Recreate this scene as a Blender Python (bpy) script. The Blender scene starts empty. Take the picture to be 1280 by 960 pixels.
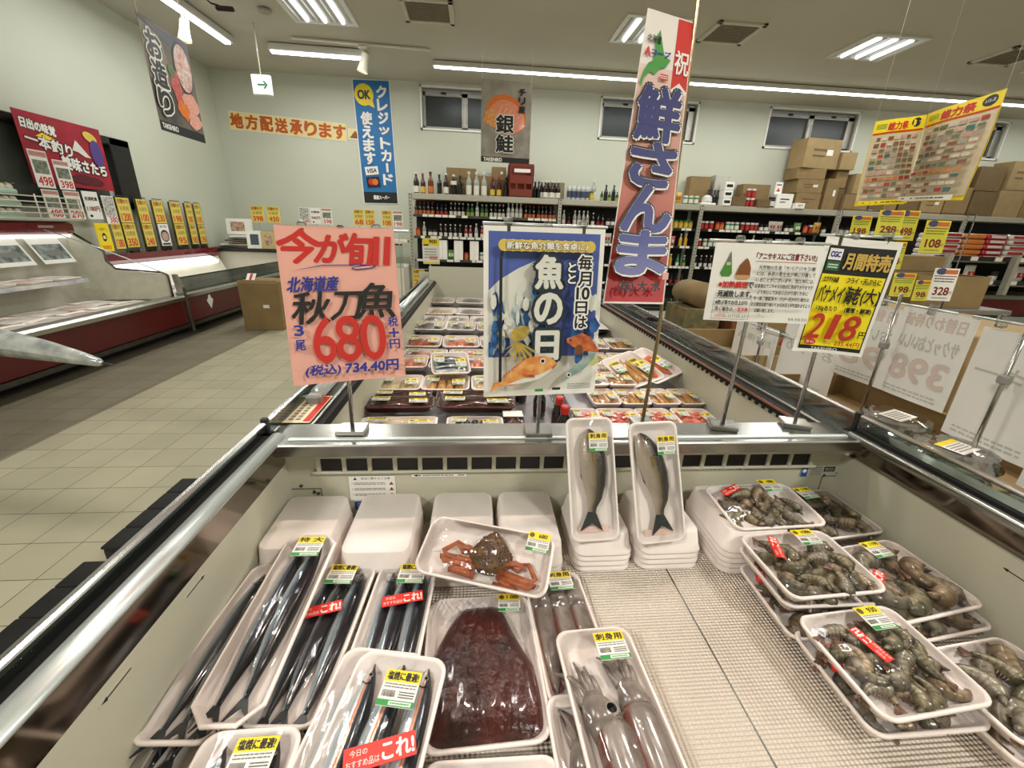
import bpy, bmesh, math, random
from mathutils import Vector, Matrix, Euler
random.seed(7)
PI = math.pi
SC = bpy.context.scene
COL = SC.collection
U = random.uniform

# ---------------------------------------------------------------- materials
def lin(c):
    return tuple((x/255/12.92 if x/255 <= .04045 else ((x/255+.055)/1.055)**2.4) for x in c)
MATS = {}
def M(name, rgb=None, rough=.5, metal=0., spec=.5, vary=.1, vs=14., bump=0., bs=60., emit=0., alpha=1., trans=0., rgb2=None, coat=0.):
    """procedural principled material: colour broken up by noise, optional bump"""
    if name in MATS: return MATS[name]
    m = bpy.data.materials.new(name); m.use_nodes = True
    nt = m.node_tree; N = nt.nodes; L = nt.links
    b = N['Principled BSDF']
    c = lin(rgb); c2 = lin(rgb2) if rgb2 else tuple(x*(1-vary) for x in c)
    tc = N.new('ShaderNodeTexCoord')
    nz = N.new('ShaderNodeTexNoise'); nz.inputs['Scale'].default_value = vs; nz.inputs['Detail'].default_value = 3
    L.new(tc.outputs['Object'], nz.inputs['Vector'])
    rp = N.new('ShaderNodeValToRGB')
    rp.color_ramp.elements[0].position = .35; rp.color_ramp.elements[1].position = .65
    rp.color_ramp.elements[0].color = (*c2, 1); rp.color_ramp.elements[1].color = (*c, 1)
    L.new(nz.outputs['Fac'], rp.inputs['Fac']); L.new(rp.outputs['Color'], b.inputs['Base Color'])
    b.inputs['Roughness'].default_value = rough; b.inputs['Metallic'].default_value = metal
    b.inputs['Specular IOR Level'].default_value = spec
    b.inputs['Coat Weight'].default_value = coat; b.inputs['Coat Roughness'].default_value = .08
    if trans:
        b.inputs['Transmission Weight'].default_value = trans
    if alpha < 1: b.inputs['Alpha'].default_value = alpha
    if emit:
        b.inputs['Emission Color'].default_value = (*c, 1); b.inputs['Emission Strength'].default_value = emit
    if bump:
        n2 = N.new('ShaderNodeTexNoise'); n2.inputs['Scale'].default_value = bs; n2.inputs['Detail'].default_value = 4
        L.new(tc.outputs['Object'], n2.inputs['Vector'])
        bp = N.new('ShaderNodeBump'); bp.inputs['Strength'].default_value = bump; bp.inputs['Distance'].default_value = .01
        L.new(n2.outputs['Fac'], bp.inputs['Height']); L.new(bp.outputs['Normal'], b.inputs['Normal'])
    MATS[name] = m
    return m

def M_uv(name, stops, rough=.3, metal=0., axis='Y', speck=None, bump=.0, bs=200., coat=0., bands=0, band_dark=.45):
    """colour ramp along a mesh's own UV (girth or length of a swept body), with speckle"""
    if name in MATS: return MATS[name]
    m = bpy.data.materials.new(name); m.use_nodes = True
    nt = m.node_tree; N = nt.nodes; L = nt.links; b = N['Principled BSDF']
    tc = N.new('ShaderNodeTexCoord'); sp = N.new('ShaderNodeSeparateXYZ'); L.new(tc.outputs['UV'], sp.inputs[0])
    nz = N.new('ShaderNodeTexNoise'); nz.inputs['Scale'].default_value = 90; nz.inputs['Detail'].default_value = 3
    L.new(tc.outputs['Object'], nz.inputs['Vector'])
    ad = N.new('ShaderNodeMath'); ad.operation = 'MULTIPLY_ADD'; ad.inputs[1].default_value = .10
    L.new(nz.outputs['Fac'], ad.inputs[0]); L.new(sp.outputs[axis], ad.inputs[2])
    sb = N.new('ShaderNodeMath'); sb.operation = 'SUBTRACT'; sb.inputs[1].default_value = .05; L.new(ad.outputs[0], sb.inputs[0])
    rp = N.new('ShaderNodeValToRGB')
    el = rp.color_ramp.elements
    el[0].position, el[0].color = stops[0][0], (*lin(stops[0][1]), 1)
    el[1].position, el[1].color = stops[-1][0], (*lin(stops[-1][1]), 1)
    for p, c in stops[1:-1]:
        e = el.new(p); e.color = (*lin(c), 1)
    L.new(sb.outputs[0], rp.inputs['Fac']); out = rp.outputs['Color']
    if speck:
        n2 = N.new('ShaderNodeTexNoise'); n2.inputs['Scale'].default_value = speck[1]; n2.inputs['Detail'].default_value = 2
        L.new(tc.outputs['Object'], n2.inputs['Vector'])
        r2 = N.new('ShaderNodeValToRGB'); r2.color_ramp.elements[0].position = .52; r2.color_ramp.elements[1].position = .66
        L.new(n2.outputs['Fac'], r2.inputs['Fac'])
        mx = N.new('ShaderNodeMixRGB'); L.new(r2.outputs['Color'], mx.inputs['Fac']); L.new(out, mx.inputs['Color1'])
        mx.inputs['Color2'].default_value = (*lin(speck[0]), 1); out = mx.outputs['Color']
    if bands:
        a1 = N.new('ShaderNodeMath'); a1.operation = 'MULTIPLY'; a1.inputs[1].default_value = bands; L.new(sp.outputs['X'], a1.inputs[0])
        a2 = N.new('ShaderNodeMath'); a2.operation = 'FRACT'; L.new(a1.outputs[0], a2.inputs[0])
        r3 = N.new('ShaderNodeValToRGB'); e3 = r3.color_ramp.elements; e3[0].position = 0; e3[0].color = (band_dark, band_dark*.94, band_dark*.88, 1); e3[1].position = .55; e3[1].color = (1, 1, 1, 1); L.new(a2.outputs[0], r3.inputs['Fac'])
        m3 = N.new('ShaderNodeMixRGB'); m3.blend_type = 'MULTIPLY'; m3.inputs['Fac'].default_value = 1; L.new(out, m3.inputs['Color1']); L.new(r3.outputs['Color'], m3.inputs['Color2']); out = m3.outputs['Color']
    L.new(out, b.inputs['Base Color'])
    b.inputs['Roughness'].default_value = rough; b.inputs['Metallic'].default_value = metal
    b.inputs['Coat Weight'].default_value = coat; b.inputs['Coat Roughness'].default_value = .06
    if bump:
        n3 = N.new('ShaderNodeTexNoise'); n3.inputs['Scale'].default_value = bs; L.new(tc.outputs['Object'], n3.inputs['Vector'])
        bp = N.new('ShaderNodeBump'); bp.inputs['Strength'].default_value = bump; bp.inputs['Distance'].default_value = .004
        L.new(n3.outputs['Fac'], bp.inputs['Height']); L.new(bp.outputs['Normal'], b.inputs['Normal'])
    MATS[name] = m
    return m

def M_film(name, gloss=.10, tint=(1, 1, 1), bump=.25, bs=40., rough=.07, stretch=(1, 1, 1), ior=1.45):
    """clear wrap or glass sheet: mostly transparent, a fresnel gloss over it"""
    if name in MATS: return MATS[name]
    m = bpy.data.materials.new(name); m.use_nodes = True
    nt = m.node_tree; N = nt.nodes; L = nt.links
    for n in list(N): N.remove(n)
    o = N.new('ShaderNodeOutputMaterial'); mx = N.new('ShaderNodeMixShader')
    t = N.new('ShaderNodeBsdfTransparent'); t.inputs['Color'].default_value = (*tint, 1)
    g = N.new('ShaderNodeBsdfGlossy'); g.inputs['Roughness'].default_value = rough
    fr = N.new('ShaderNodeFresnel'); fr.inputs['IOR'].default_value = ior
    ad = N.new('ShaderNodeMath'); ad.operation = 'MULTIPLY_ADD'; ad.inputs[1].default_value = .9; ad.inputs[2].default_value = gloss*.35
    L.new(fr.outputs[0], ad.inputs[0]); L.new(ad.outputs[0], mx.inputs['Fac'])
    L.new(t.outputs[0], mx.inputs[1]); L.new(g.outputs[0], mx.inputs[2]); L.new(mx.outputs[0], o.inputs['Surface'])
    if bump:
        tc = N.new('ShaderNodeTexCoord'); mp = N.new('ShaderNodeMapping'); mp.inputs['Scale'].default_value = stretch
        nz = N.new('ShaderNodeTexNoise'); nz.inputs['Scale'].default_value = bs; nz.inputs['Detail'].default_value = 2
        L.new(tc.outputs['Object'], mp.inputs[0]); L.new(mp.outputs[0], nz.inputs['Vector'])
        bp = N.new('ShaderNodeBump'); bp.inputs['Strength'].default_value = bump; bp.inputs['Distance'].default_value = .01
        L.new(nz.outputs['Fac'], bp.inputs['Height']); L.new(bp.outputs['Normal'], g.inputs['Normal'])
        L.new(bp.outputs['Normal'], fr.inputs['Normal'])
    MATS[name] = m
    return m

# ---------------------------------------------------------------- mesh builder
class MB:
    def __init__(s): s.v = []; s.f = []; s.mi = []; s.mats = []; s.uv = []; s.sm = []; s.has_uv = False
    def mat(s, m):
        if m not in s.mats: s.mats.append(m)
        return s.mats.index(m)
    def add(s, verts, faces, m, smooth=False, uvs=None, T=None):
        o = len(s.v)
        s.v += [tuple(T @ Vector(p)) if T is not None else tuple(p) for p in verts]
        k = s.mat(m)
        for i, f in enumerate(faces):
            s.f.append([o+j for j in f]); s.mi.append(k); s.sm.append(smooth)
            if uvs: s.has_uv = True; s.uv.append([uvs[j] for j in f])
            else: s.uv.append([(0, 0)]*len(f))
        return s
    def box(s, c, d, m, bev=0., T=None, seg=1):
        x, y, z = (q/2 for q in d)
        P = [(sx*x, sy*y, sz*z) for sz in (-1, 1) for sy in (-1, 1) for sx in (-1, 1)]
        F = [(0, 2, 3, 1), (4, 5, 7, 6), (0, 1, 5, 4), (2, 6, 7, 3), (0, 4, 6, 2), (1, 3, 7, 5)]
        if bev > 0:
            b = bmesh.new(); vs = [b.verts.new(p) for p in P]
            for f in F: b.faces.new([vs[i] for i in f])
            bmesh.ops.bevel(b, geom=b.edges[:], offset=min(bev, min(d)*.45), segments=seg, affect='EDGES', profile=.5)
            b.verts.index_update(); P = [v.co[:] for v in b.verts]; F = [[v.index for v in f.verts] for f in b.faces]; b.free()
        P = [(p[0]+c[0], p[1]+c[1], p[2]+c[2]) for p in P]
        return s.add(P, F, m, bev > 0 and seg > 1, None, T)
    def grid(s, fn, nu, nv, m, smooth=True, T=None):
        P = []; uv = []
        for j in range(nv+1):
            for i in range(nu+1):
                P.append(fn(i/nu, j/nv)); uv.append((i/nu, j/nv))
        F = [(j*(nu+1)+i, j*(nu+1)+i+1, (j+1)*(nu+1)+i+1, (j+1)*(nu+1)+i) for j in range(nv) for i in range(nu)]
        return s.add(P, F, m, smooth, uv, T)
    def tube(s, pts, ra, m, rb=None, n=10, up=(0, 0, 1), caps=True, smooth=True, T=None):
        """sweep an ellipse (ra sideways, rb along up) down a polyline"""
        pts = [Vector(p) for p in pts]; K = len(pts)
        ra = list(ra) if hasattr(ra, '__len__') else [ra]*K
        rb = ra if rb is None else (list(rb) if hasattr(rb, '__len__') else [rb]*K)
        P = []; uv = []; F = []
        up = Vector(up)
        for k in range(K):
            d = (pts[min(k+1, K-1)]-pts[max(k-1, 0)])
            d = d.normalized() if d.length > 1e-9 else Vector((0, 1, 0))
            u = up if abs(d.dot(up)) < .95 else Vector((1, 0, 0))
            sd = d.cross(u).normalized(); w = sd.cross(d).normalized()
            for i in range(n+1):
                a = 2*PI*i/n
                P.append(tuple(pts[k]+sd*ra[k]*math.cos(a)+w*rb[k]*math.sin(a))); uv.append((k/(K-1), .5-.5*math.cos(a)))
        for k in range(K-1):
            for i in range(n):
                a = k*(n+1)+i; F.append((a, a+1, a+n+2, a+n+1))
        if caps:
            F.append(tuple(reversed(range(n)))); F.append(tuple((K-1)*(n+1)+i for i in range(n)))
        return s.add(P, F, m, smooth, uv, T)
    def lathe(s, prof, m, c=(0, 0, 0), n=12, smooth=True, T=None):
        """profile [(r, z, material or None)] turned about a vertical axis"""
        for (a, b) in zip(prof[:-1], prof[1:]):
            mm = b[2] if len(b) > 2 and b[2] else m
            P = []; uv = []
            for r, z in (a[:2], b[:2]):
                for i in range(n+1):
                    t = 2*PI*i/n; P.append((c[0]+r*math.cos(t), c[1]+r*math.sin(t), c[2]+z)); uv.append((i/n, z))
            s.add(P, [(i, i+1, n+2+i, n+1+i) for i in range(n)], mm, smooth, uv, T)
        return s
    def prism(s, poly, axis, a, b, m, smooth=False, T=None):
        """extrude a 2-D outline along an axis from a to b"""
        def p3(p, t):
            return {'x': (t, p[0], p[1]), 'y': (p[0], t, p[1]), 'z': (p[0], p[1], t)}[axis]
        n = len(poly)
        P = [p3(p, a) for p in poly]+[p3(p, b) for p in poly]
        F = [tuple(range(n)), tuple(reversed(range(n, 2*n)))]+[(i, i+n, (i+1) % n+n, (i+1) % n) for i in range(n)]
        return s.add(P, F, m, smooth, None, T)
    def mesh(s, name, recalc=True):
        me = bpy.data.meshes.new(name)
        me.from_pydata(s.v, [], s.f)
        for m in s.mats: me.materials.append(m)
        me.polygons.foreach_set('material_index', s.mi)
        me.polygons.foreach_set('use_smooth', s.sm)
        if s.has_uv:
            ul = me.uv_layers.new(name='UVMap')
            flat = [c for f in s.uv for q in f for c in q]
            ul.data.foreach_set('uv', flat)
        if recalc:
            b = bmesh.new(); b.from_mesh(me)
            bmesh.ops.recalc_face_normals(b, faces=b.faces[:]); b.to_mesh(me); b.free()
        me.update()
        return me
    def build(s, name, parent=None, loc=(0, 0, 0), rot=(0, 0, 0), recalc=True):
        return ob(name, s.mesh(name, recalc), parent, loc, rot)

def ob(name, me, parent=None, loc=(0, 0, 0), rot=(0, 0, 0), sc=None):
    o = bpy.data.objects.new(name, me); COL.objects.link(o)
    o.location = loc; o.rotation_euler = rot
    if sc: o.scale = sc
    if parent: o.parent = parent; CH.setdefault(parent.name, []).append(o)
    return o
def tag(o, label, cat, group=None, kind=None):
    o['label'] = label; o['category'] = cat
    if group: o['group'] = group
    if kind: o['kind'] = kind
    return o
def thing(name, label, cat, loc=(0, 0, 0), rot=(0, 0, 0), group=None):
    return tag(ob(name, None, None, loc, rot), label, cat, group)
def struct(o): o['kind'] = 'structure'; return o
def dup(root, loc, rot=None, label=None, group=None, sc=None):
    r = root.copy(); COL.objects.link(r); r.location = loc
    if rot is not None: r.rotation_euler = rot
    if sc: r.scale = sc
    if label: r['label'] = label
    if group: r['group'] = group
    for ch in KIDS(root):
        c = ch.copy(); COL.objects.link(c); c.parent = r
        for g in KIDS(ch):
            d = g.copy(); COL.objects.link(d); d.parent = c
    return r
CH = {}
def KIDS(o): return CH.get(o.name, [])
ORD = ['first', 'second', 'third', 'fourth', 'fifth', 'sixth', 'seventh', 'eighth', 'ninth', 'tenth', 'eleventh', 'twelfth', 'thirteenth', 'fourteenth', 'fifteenth', 'sixteenth']

# ---------------------------------------------------------------- lettering
_TC = {}
def text_mesh(body):
    if body not in _TC:
        c = bpy.data.curves.new('lettering', 'FONT'); c.body = body; c.resolution_u = 5 if body.isascii() else 3; c.fill_mode = 'FRONT'
        o = bpy.data.objects.new('lettering', c)
        me = o.to_mesh()
        vs = [(v.co.x, v.co.y) for v in me.vertices]; fs = [tuple(p.vertices) for p in me.polygons]
        o.to_mesh_clear(); bpy.data.objects.remove(o); bpy.data.curves.remove(c)
        _TC[body] = (vs, fs)
    return _TC[body]

class Sheet:
    """a printed sheet in its own XZ plane, facing -Y; printing is laid over the paper in thin layers"""
    def __init__(s, w, h, paper, th=.0006, back=None, seg=1, outline=None):
        s.w, s.h, s.mb, s.y = w, h, MB(), 0.
        s.bend = None; s.seg = seg; s.st = max(.00008, min(w, h)*.0006)
        s.th = th
        if outline:
            s.mb.add([(x, th, z) for x, z in outline]+[(x, 0, z) for x, z in outline],
                     [tuple(range(len(outline))), tuple(range(2*len(outline)-1, len(outline)-1, -1))]+[(i, (i+1) % len(outline), (i+1) % len(outline)+len(outline), i+len(outline)) for i in range(len(outline))], paper)
        else:
            for yy, m in ((0, paper), (th, back or paper)):
                s.mb.grid(lambda u, v: ((u-.5)*w, yy, (v-.5)*h), seg, seg, m, True)
            s.mb.add([(sx*w/2, yy, sz*h/2) for yy in (0, th) for sx, sz in ((-1, -1), (1, -1), (1, 1), (-1, 1))], [(0, 1, 5, 4), (1, 2, 6, 5), (2, 3, 7, 6), (3, 0, 4, 7)], paper)
    def lay(s): s.y -= s.st; return s.y
    def rect(s, cx, cz, w, h, m, rot=0.):
        y = s.lay(); c, n = math.cos(rot), math.sin(rot)
        if s.seg > 1:
            s.mb.grid(lambda u, v: (cx+(u-.5)*w, y, cz+(v-.5)*h), s.seg, s.seg, m, True)
        else:
            P = [(cx+a*c-b*n, y, cz+a*n+b*c) for a, b in ((-w/2, -h/2), (w/2, -h/2), (w/2, h/2), (-w/2, h/2))]
            s.mb.add(P, [(0, 1, 2, 3)], m)
        return s
    def poly(s, pts, m):
        y = s.lay(); s.mb.add([(x, y, z) for x, z in pts], [tuple(range(len(pts)))], m); return s
    def ell(s, cx, cz, rx, rz, m, n=20, a0=0., rot=0.):
        c, t = math.cos(rot), math.sin(rot)
        return s.poly([(cx+rx*math.cos(q)*c-rz*math.sin(q)*t, cz+rx*math.cos(q)*t+rz*math.sin(q)*c) for q in (2*PI*i/n for i in range(n))], m)
    def blob(s, cx, cz, rx, rz, m, rnd, n=14, k=.25):
        return s.poly([(cx+rx*math.cos(2*PI*i/n)*(1+rnd.uniform(-k, k)), cz+rz*math.sin(2*PI*i/n)*(1+rnd.uniform(-k, k))) for i in range(n)], m)
    def text(s, body, cx, cz, size, m, fit=None, bold=0., rot=0., shear=0., outline=None, mirror=False, sz=1., over=None):
        """centred line of lettering; fit = width to stretch to; bold = stroke swelling; outline = (material, swelling)"""
        vs, fs = text_mesh(body)
        if not vs: return s
        x0, x1 = min(v[0] for v in vs), max(v[0] for v in vs); z0, z1 = min(v[1] for v in vs), max(v[1] for v in vs)
        k = size/(z1-z0) if z1 > z0 else size
        kx = fit/(x1-x0) if fit else k
        k *= sz
        c, n = math.cos(rot), math.sin(rot)
        def put(mat, r, cnt, ox=0., oz=0.):
            offs = [(0, 0)] if r <= 0 else [(0, 0)]+[(r*math.cos(2*PI*i/cnt), r*math.sin(2*PI*i/cnt)) for i in range(cnt)]
            for dx, dz in offs:
                y = s.y = s.y-s.st*(.3 if r > 0 else 1)
                P = []
                for vx, vz in vs:
                    a = (vx-(x0+x1)/2)*kx+dx+ox; b = (vz-(z0+z1)/2)*k+dz+oz; a += b*shear
                    if mirror: a = -a
                    P.append((cx+a*c-b*n, y, cz+a*n+b*c))
                s.mb.add(P, fs, mat)
        if outline: put(outline[0], outline[1]+bold, 10)
        if over: put(over[0], bold+.0020, 8, over[1], over[2])
        s.lay(); put(m, bold, 6)
        return s
    def vtext(s, body, cx, ztop, size, m, pitch=None, fit=None, **k):
        """one character under the other"""
        for i, ch in enumerate(body):
            if ch in 'ー': s.text('|', cx, ztop-(i+.5)*(pitch or size*1.1), size*.8, m, fit=size*.13, **k)
            else: s.text(ch, cx, ztop-(i+.5)*(pitch or size*1.1), size*(.6 if ch in 'ッョャュ' else 1), m, fit=fit, **k)
        return s
    def lines(s, x0, x1, zt, zb, n, m, rnd, th=.45):
        """rows of fine print too small to read"""
        p = (zt-zb)/n
        for i in range(n):
            x = x0
            while x < x1-(x1-x0)*.04:
                w = min(rnd.uniform(.05, .14)*(x1-x0), x1-x); s.mb.add([(x, s.y-s.st, zt-(i+.5)*p-p*th/2), (x+w*.8, s.y-s.st, zt-(i+.5)*p-p*th/2), (x+w*.8, s.y-s.st, zt-(i+.5)*p+p*th/2), (x, s.y-s.st, zt-(i+.5)*p+p*th/2)], [(0, 1, 2, 3)], m); x += w
        s.lay(); return s
    def mesh(s, name):
        if s.bend:
            s.mb.v = [s.bend(*p) for p in s.mb.v]
        return s.mb.mesh(name, False)
    def build(s, name, parent=None, loc=(0, 0, 0), rot=(0, 0, 0)): return ob(name, s.mesh(name), parent, loc, rot)

# common materials
WHITE = M('white_paper', (240, 238, 232), .6, vary=.03)
CREAM = M('cream_paper', (238, 226, 190), .6, vary=.05)
INK = M('black_ink', (22, 22, 24), .5, vary=.1)
REDI = M('red_ink', (205, 38, 28), .5, vary=.08)
YEL = M('yellow_ink', (250, 222, 30), .5, vary=.05)
GRN = M('green_ink', (40, 150, 62), .5, vary=.08)
GRY = M('grey_ink', (120, 118, 115), .5, vary=.1)
BLU = M('blue_ink', (36, 50, 150), .5, vary=.1)
ORG = M('orange_ink', (226, 118, 36), .5, vary=.1)
BRN = M('brown_ink', (120, 70, 34), .5, vary=.1)
STEEL = M('stainless_steel', (176, 176, 172), .24, 1., vary=.12, vs=5., bump=.02, bs=30)
CHROME = M('chrome_rail', (222, 230, 230), .34, .75, vary=.1, vs=20, bump=.04, bs=40)
DSTEEL = M('dark_steel', (96, 94, 90), .32, 1., vary=.2)
BLACK = M('black_plastic', (17, 17, 18), .45, vary=.3)
RUBBER = M('black_rubber', (10, 10, 10), .75, vary=.2)
WPL = M('white_enamel', (226, 222, 206), .35, vary=.05, vs=4)
GREYPL = M('grey_plastic', (150, 150, 146), .45, vary=.08)
FOAM = M('white_foam', (246, 236, 230), .42, vary=.03, vs=30, bump=.06, bs=260)
CLEAR = M_film('clear_plastic', .22, (.93, .95, .95), .15, 30, .05)
GLASS = M_film('pane_glass', .12, (.86, .93, .90), 0, 1, .02)
FILM = M_film('cling_film', .03, (.985, .985, .985), .45, 26, .05, (1, .35, 1), 1.28)
CARD = M('brown_cardboard', (142, 118, 78), .75, vary=.14, vs=6)
CARD2 = M('pale_cardboard', (160, 136, 94), .75, vary=.14, vs=6)
CARDD = M('dark_cardboard', (112, 90, 58), .8, vary=.14, vs=6)
# ---------------------------------------------------------------- the room
XL, YB, ZC, XR, YF = -4.6, 9.0, 3.71, 12.6, -4.2
def M_tiles():
    m = bpy.data.materials.new('floor_tiles'); m.use_nodes = True
    nt = m.node_tree; N = nt.nodes; L = nt.links; b = N['Principled BSDF']
    tc = N.new('ShaderNodeTexCoord'); mp = N.new('ShaderNodeMapping'); mp.inputs['Location'].default_value = (.036, .049, 0)
    L.new(tc.outputs['Object'], mp.inputs[0])
    br = N.new('ShaderNodeTexBrick'); br.offset = 0; br.inputs['Scale'].default_value = 1
    br.inputs['Brick Width'].default_value = .2; br.inputs['Row Height'].default_value = .2; br.inputs['Mortar Size'].default_value = .0018; br.inputs['Mortar Smooth'].default_value = .3
    br.inputs['Color1'].default_value = (*lin((186, 180, 155)), 1); br.inputs['Color2'].default_value = (*lin((175, 169, 145)), 1); br.inputs['Mortar'].default_value = (*lin((74, 68, 56)), 1)
    L.new(mp.outputs[0], br.inputs['Vector'])
    # floor colour made darker along the wall cases, straight edge crossing the tiles
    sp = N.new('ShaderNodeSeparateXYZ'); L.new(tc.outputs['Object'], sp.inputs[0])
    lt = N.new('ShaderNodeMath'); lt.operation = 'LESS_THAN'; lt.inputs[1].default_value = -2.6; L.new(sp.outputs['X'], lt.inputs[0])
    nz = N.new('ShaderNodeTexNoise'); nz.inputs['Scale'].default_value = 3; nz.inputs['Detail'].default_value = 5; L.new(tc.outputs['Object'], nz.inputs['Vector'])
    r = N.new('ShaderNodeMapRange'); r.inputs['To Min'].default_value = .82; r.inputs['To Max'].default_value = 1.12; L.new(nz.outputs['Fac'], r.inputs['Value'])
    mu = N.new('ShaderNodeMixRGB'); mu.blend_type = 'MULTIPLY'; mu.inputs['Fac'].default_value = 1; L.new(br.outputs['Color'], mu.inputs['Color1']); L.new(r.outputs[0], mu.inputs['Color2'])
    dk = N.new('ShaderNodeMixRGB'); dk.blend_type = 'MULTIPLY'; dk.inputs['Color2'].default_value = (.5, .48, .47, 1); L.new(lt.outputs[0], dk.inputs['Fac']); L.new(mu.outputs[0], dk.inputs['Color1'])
    L.new(dk.outputs[0], b.inputs['Base Color'])
    bp = N.new('ShaderNodeBump'); bp.inputs['Strength'].default_value = .3; bp.inputs['Distance'].default_value = .002; bp.invert = True
    L.new(br.outputs['Fac'], bp.inputs['Height']); L.new(bp.outputs['Normal'], b.inputs['Normal'])
    b.inputs['Roughness'].default_value = .42
    return m
WALL = M('cream_wall_paint', (203, 206, 191), .7, vary=.03, vs=1.2, bump=.03, bs=180)
CEIL = M('grey_ceiling_board', (196, 192, 178), .8, vary=.06, vs=.9)
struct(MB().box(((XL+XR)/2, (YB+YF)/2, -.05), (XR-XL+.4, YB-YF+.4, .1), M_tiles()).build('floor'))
struct(MB().box(((XL+XR)/2, (YB+YF)/2, ZC+.06), (XR-XL+.4, YB-YF+.4, .1), CEIL).build('ceiling'))
struct(MB().box((XL-.1, (YB+YF)/2, ZC/2), (.2, YB-YF, ZC+.02), WALL).build('wall_left'))
struct(MB().box((XR+.1, (YB+YF)/2, ZC/2), (.2, YB-YF, ZC+.02), WALL).build('wall_right'))
struct(MB().box(((XL+XR)/2, YF-.1, ZC/2), (XR-XL+.4, .2, ZC+.02), WALL).build('wall_front'))
# back wall with four window openings (one wall, pieces around the holes)
WINS = [(-1.04, .56), (2.28, 4.19), (5.6, 7.48), (9.0, 10.73)]
WZ0, WZ1 = 2.97, 3.67
mb = MB(); xs = [XL-.2]+[q for w in WINS for q in w]+[XR+.2]
mb.box(((XL+XR)/2, YB+.12, WZ0/2), (XR-XL+.4, .24, WZ0), WALL)
mb.box(((XL+XR)/2, YB+.12, (WZ1+ZC+.02)/2), (XR-XL+.4, .24, ZC+.02-WZ1), WALL)
for i in range(0, len(xs), 2):
    mb.box(((xs[i]+xs[i+1])/2, YB+.12, (WZ0+WZ1)/2), (xs[i+1]-xs[i], .24, WZ1-WZ0), WALL)
struct(mb.build('wall_back'))
ALU = M('aluminium_sash', (176, 174, 166), .4, .6, vary=.08)
NIGHT = M('frosted_night_glass', (58, 64, 66), .3, vary=.2, vs=2)
for i, (a, b) in enumerate(WINS):
    mb = MB(); w = b-a; cx = (a+b)/2; cz = (WZ0+WZ1)/2; h = WZ1-WZ0
    for (x, z, dx, dz) in ((cx, WZ0+.015, w, .03), (cx, WZ1-.015, w, .03), (a+.015, cz, .03, h), (b-.015, cz, .03, h)):
        mb.box((x, YB+.0, z), (dx, .05, dz), WHITE)
    for (x, z, dx, dz) in ((cx, WZ0+.05, w-.08, .05), (cx, WZ1-.11, w-.08, .06), (a+.06, cz, .05, h-.1), (b-.1, cz, .12, h-.1), (cx, cz, .11, h-.1)):
        mb.box((x, YB+.10, z), (dx, .06, dz), ALU)
    for k in (-1, 1):
        mb.box((cx+k*w*.24, YB+.07, WZ1-.09), (.1, .03, .035), BLACK, .008)
        mb.box((cx+k*.035, YB+.065, cz-.05), (.022, .02, .32), ALU, .005)
    fr = struct(mb.build('window_%d' % (i+1)))
    for k in (-1, 1):
        ob('pane', MB().box((0, 0, 0), (w/2-.12, .012, h-.2), NIGHT).mesh('pane'), fr, (cx+k*w*.245, YB+.12, cz-.02))
struct(MB().box(((XL+XR)/2, YB-.006, .06), (XR-XL, .012, .12), M('grey_skirting', (120, 116, 108), .6)).build('baseboard_back'))
struct(MB().box((XL+.006, (YB+YF)/2, .06), (.012, YB-YF, .12), M('grey_skirting')).build('baseboard_left'))
# pass-through window to the preparation room, above the wall cases
mb = MB()
for (y, z, dy, dz) in ((3.76, 2.15, 5.56, .09), (3.76, 1.42, 5.56, .09), (6.38, 1.785, .32, .82), (1.0, 1.785, .16, .82)):
    mb.box((XL+.05, y, z), (.10, dy, dz), BLACK, .01)
w5 = struct(mb.build('window_5'))
ob('pane', MB().box((0, 0, 0), (.02, 5.0, .69), M('dim_back_room_glass', (84, 90, 82), .12, rgb2=(40, 44, 38), vs=1.3)).mesh('pane'), w5, (XL+.03, 3.6, 1.785))

# ---------------------------------------------------------------- ceiling fixtures
TUBE = M('lit_tube', (246, 250, 255), .5, vary=0, emit=2)
REFL = M('lamp_reflector', (226, 226, 224), .3, .3, vary=.03)
LEDW = M('lit_led_strip', (248, 252, 255), .5, vary=0, emit=14)
def ceiling_lamp(label, x, y, watts=52):
    t = thing('ceiling_light', label, 'ceiling light', (x, y, ZC), group='recessed ceiling lights')
    mb = MB()
    for (a, b, dx, dy) in ((0, .36, .8, .06), (0, -.36, .8, .06), (.37, 0, .06, .7), (-.37, 0, .06, .7)):
        mb.box((a, b, .0), (dx, dy, .03), REFL, .006)
    mb.build('frame', t)
    mb = MB()
    for k in (-1, 0, 1):
        mb.prism([(k*.22-.11, .045), (k*.22-.05, .008), (k*.22+.05, .008), (k*.22+.11, .045)], 'y', -.33, .33, REFL)
        mb.prism([(k*.22-.108, .005), (k*.22-.1, -.02), (k*.22-.092, .005)], 'y', -.33, .33, REFL)
    mb.build('reflector', t)
    for k in (-1, 0, 1):
        MB().tube([(k*.22, -.3, -.008), (k*.22, .3, -.008)], .026, TUBE, n=8).build('tube', t)
    ld = bpy.data.lights.new('ceiling_lamp', 'AREA'); ld.shape = 'RECTANGLE'; ld.size = .06; ld.size_y = .6; ld.energy = watts/3; ld.color = (1, .97, .90)
    for k in (-1, 0, 1):
        lo = bpy.data.objects.new('ceiling_lamp', ld); COL.objects.link(lo); lo.location = (x+k*.22, y, ZC-.036)
    return t
ceiling_lamp('square recessed ceiling light with three tubes, at the top left near the square vent', -1.94, 6.48)
ceiling_lamp('square recessed ceiling light half hidden behind the tall fish banner', 2.15, 6.38)
ceiling_lamp('square recessed ceiling light with three tubes, above the paired flyer sheets', 5.26, 6.38)
ceiling_lamp('recessed ceiling light cut by the right edge of the picture', 8.35, 6.4)
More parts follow.
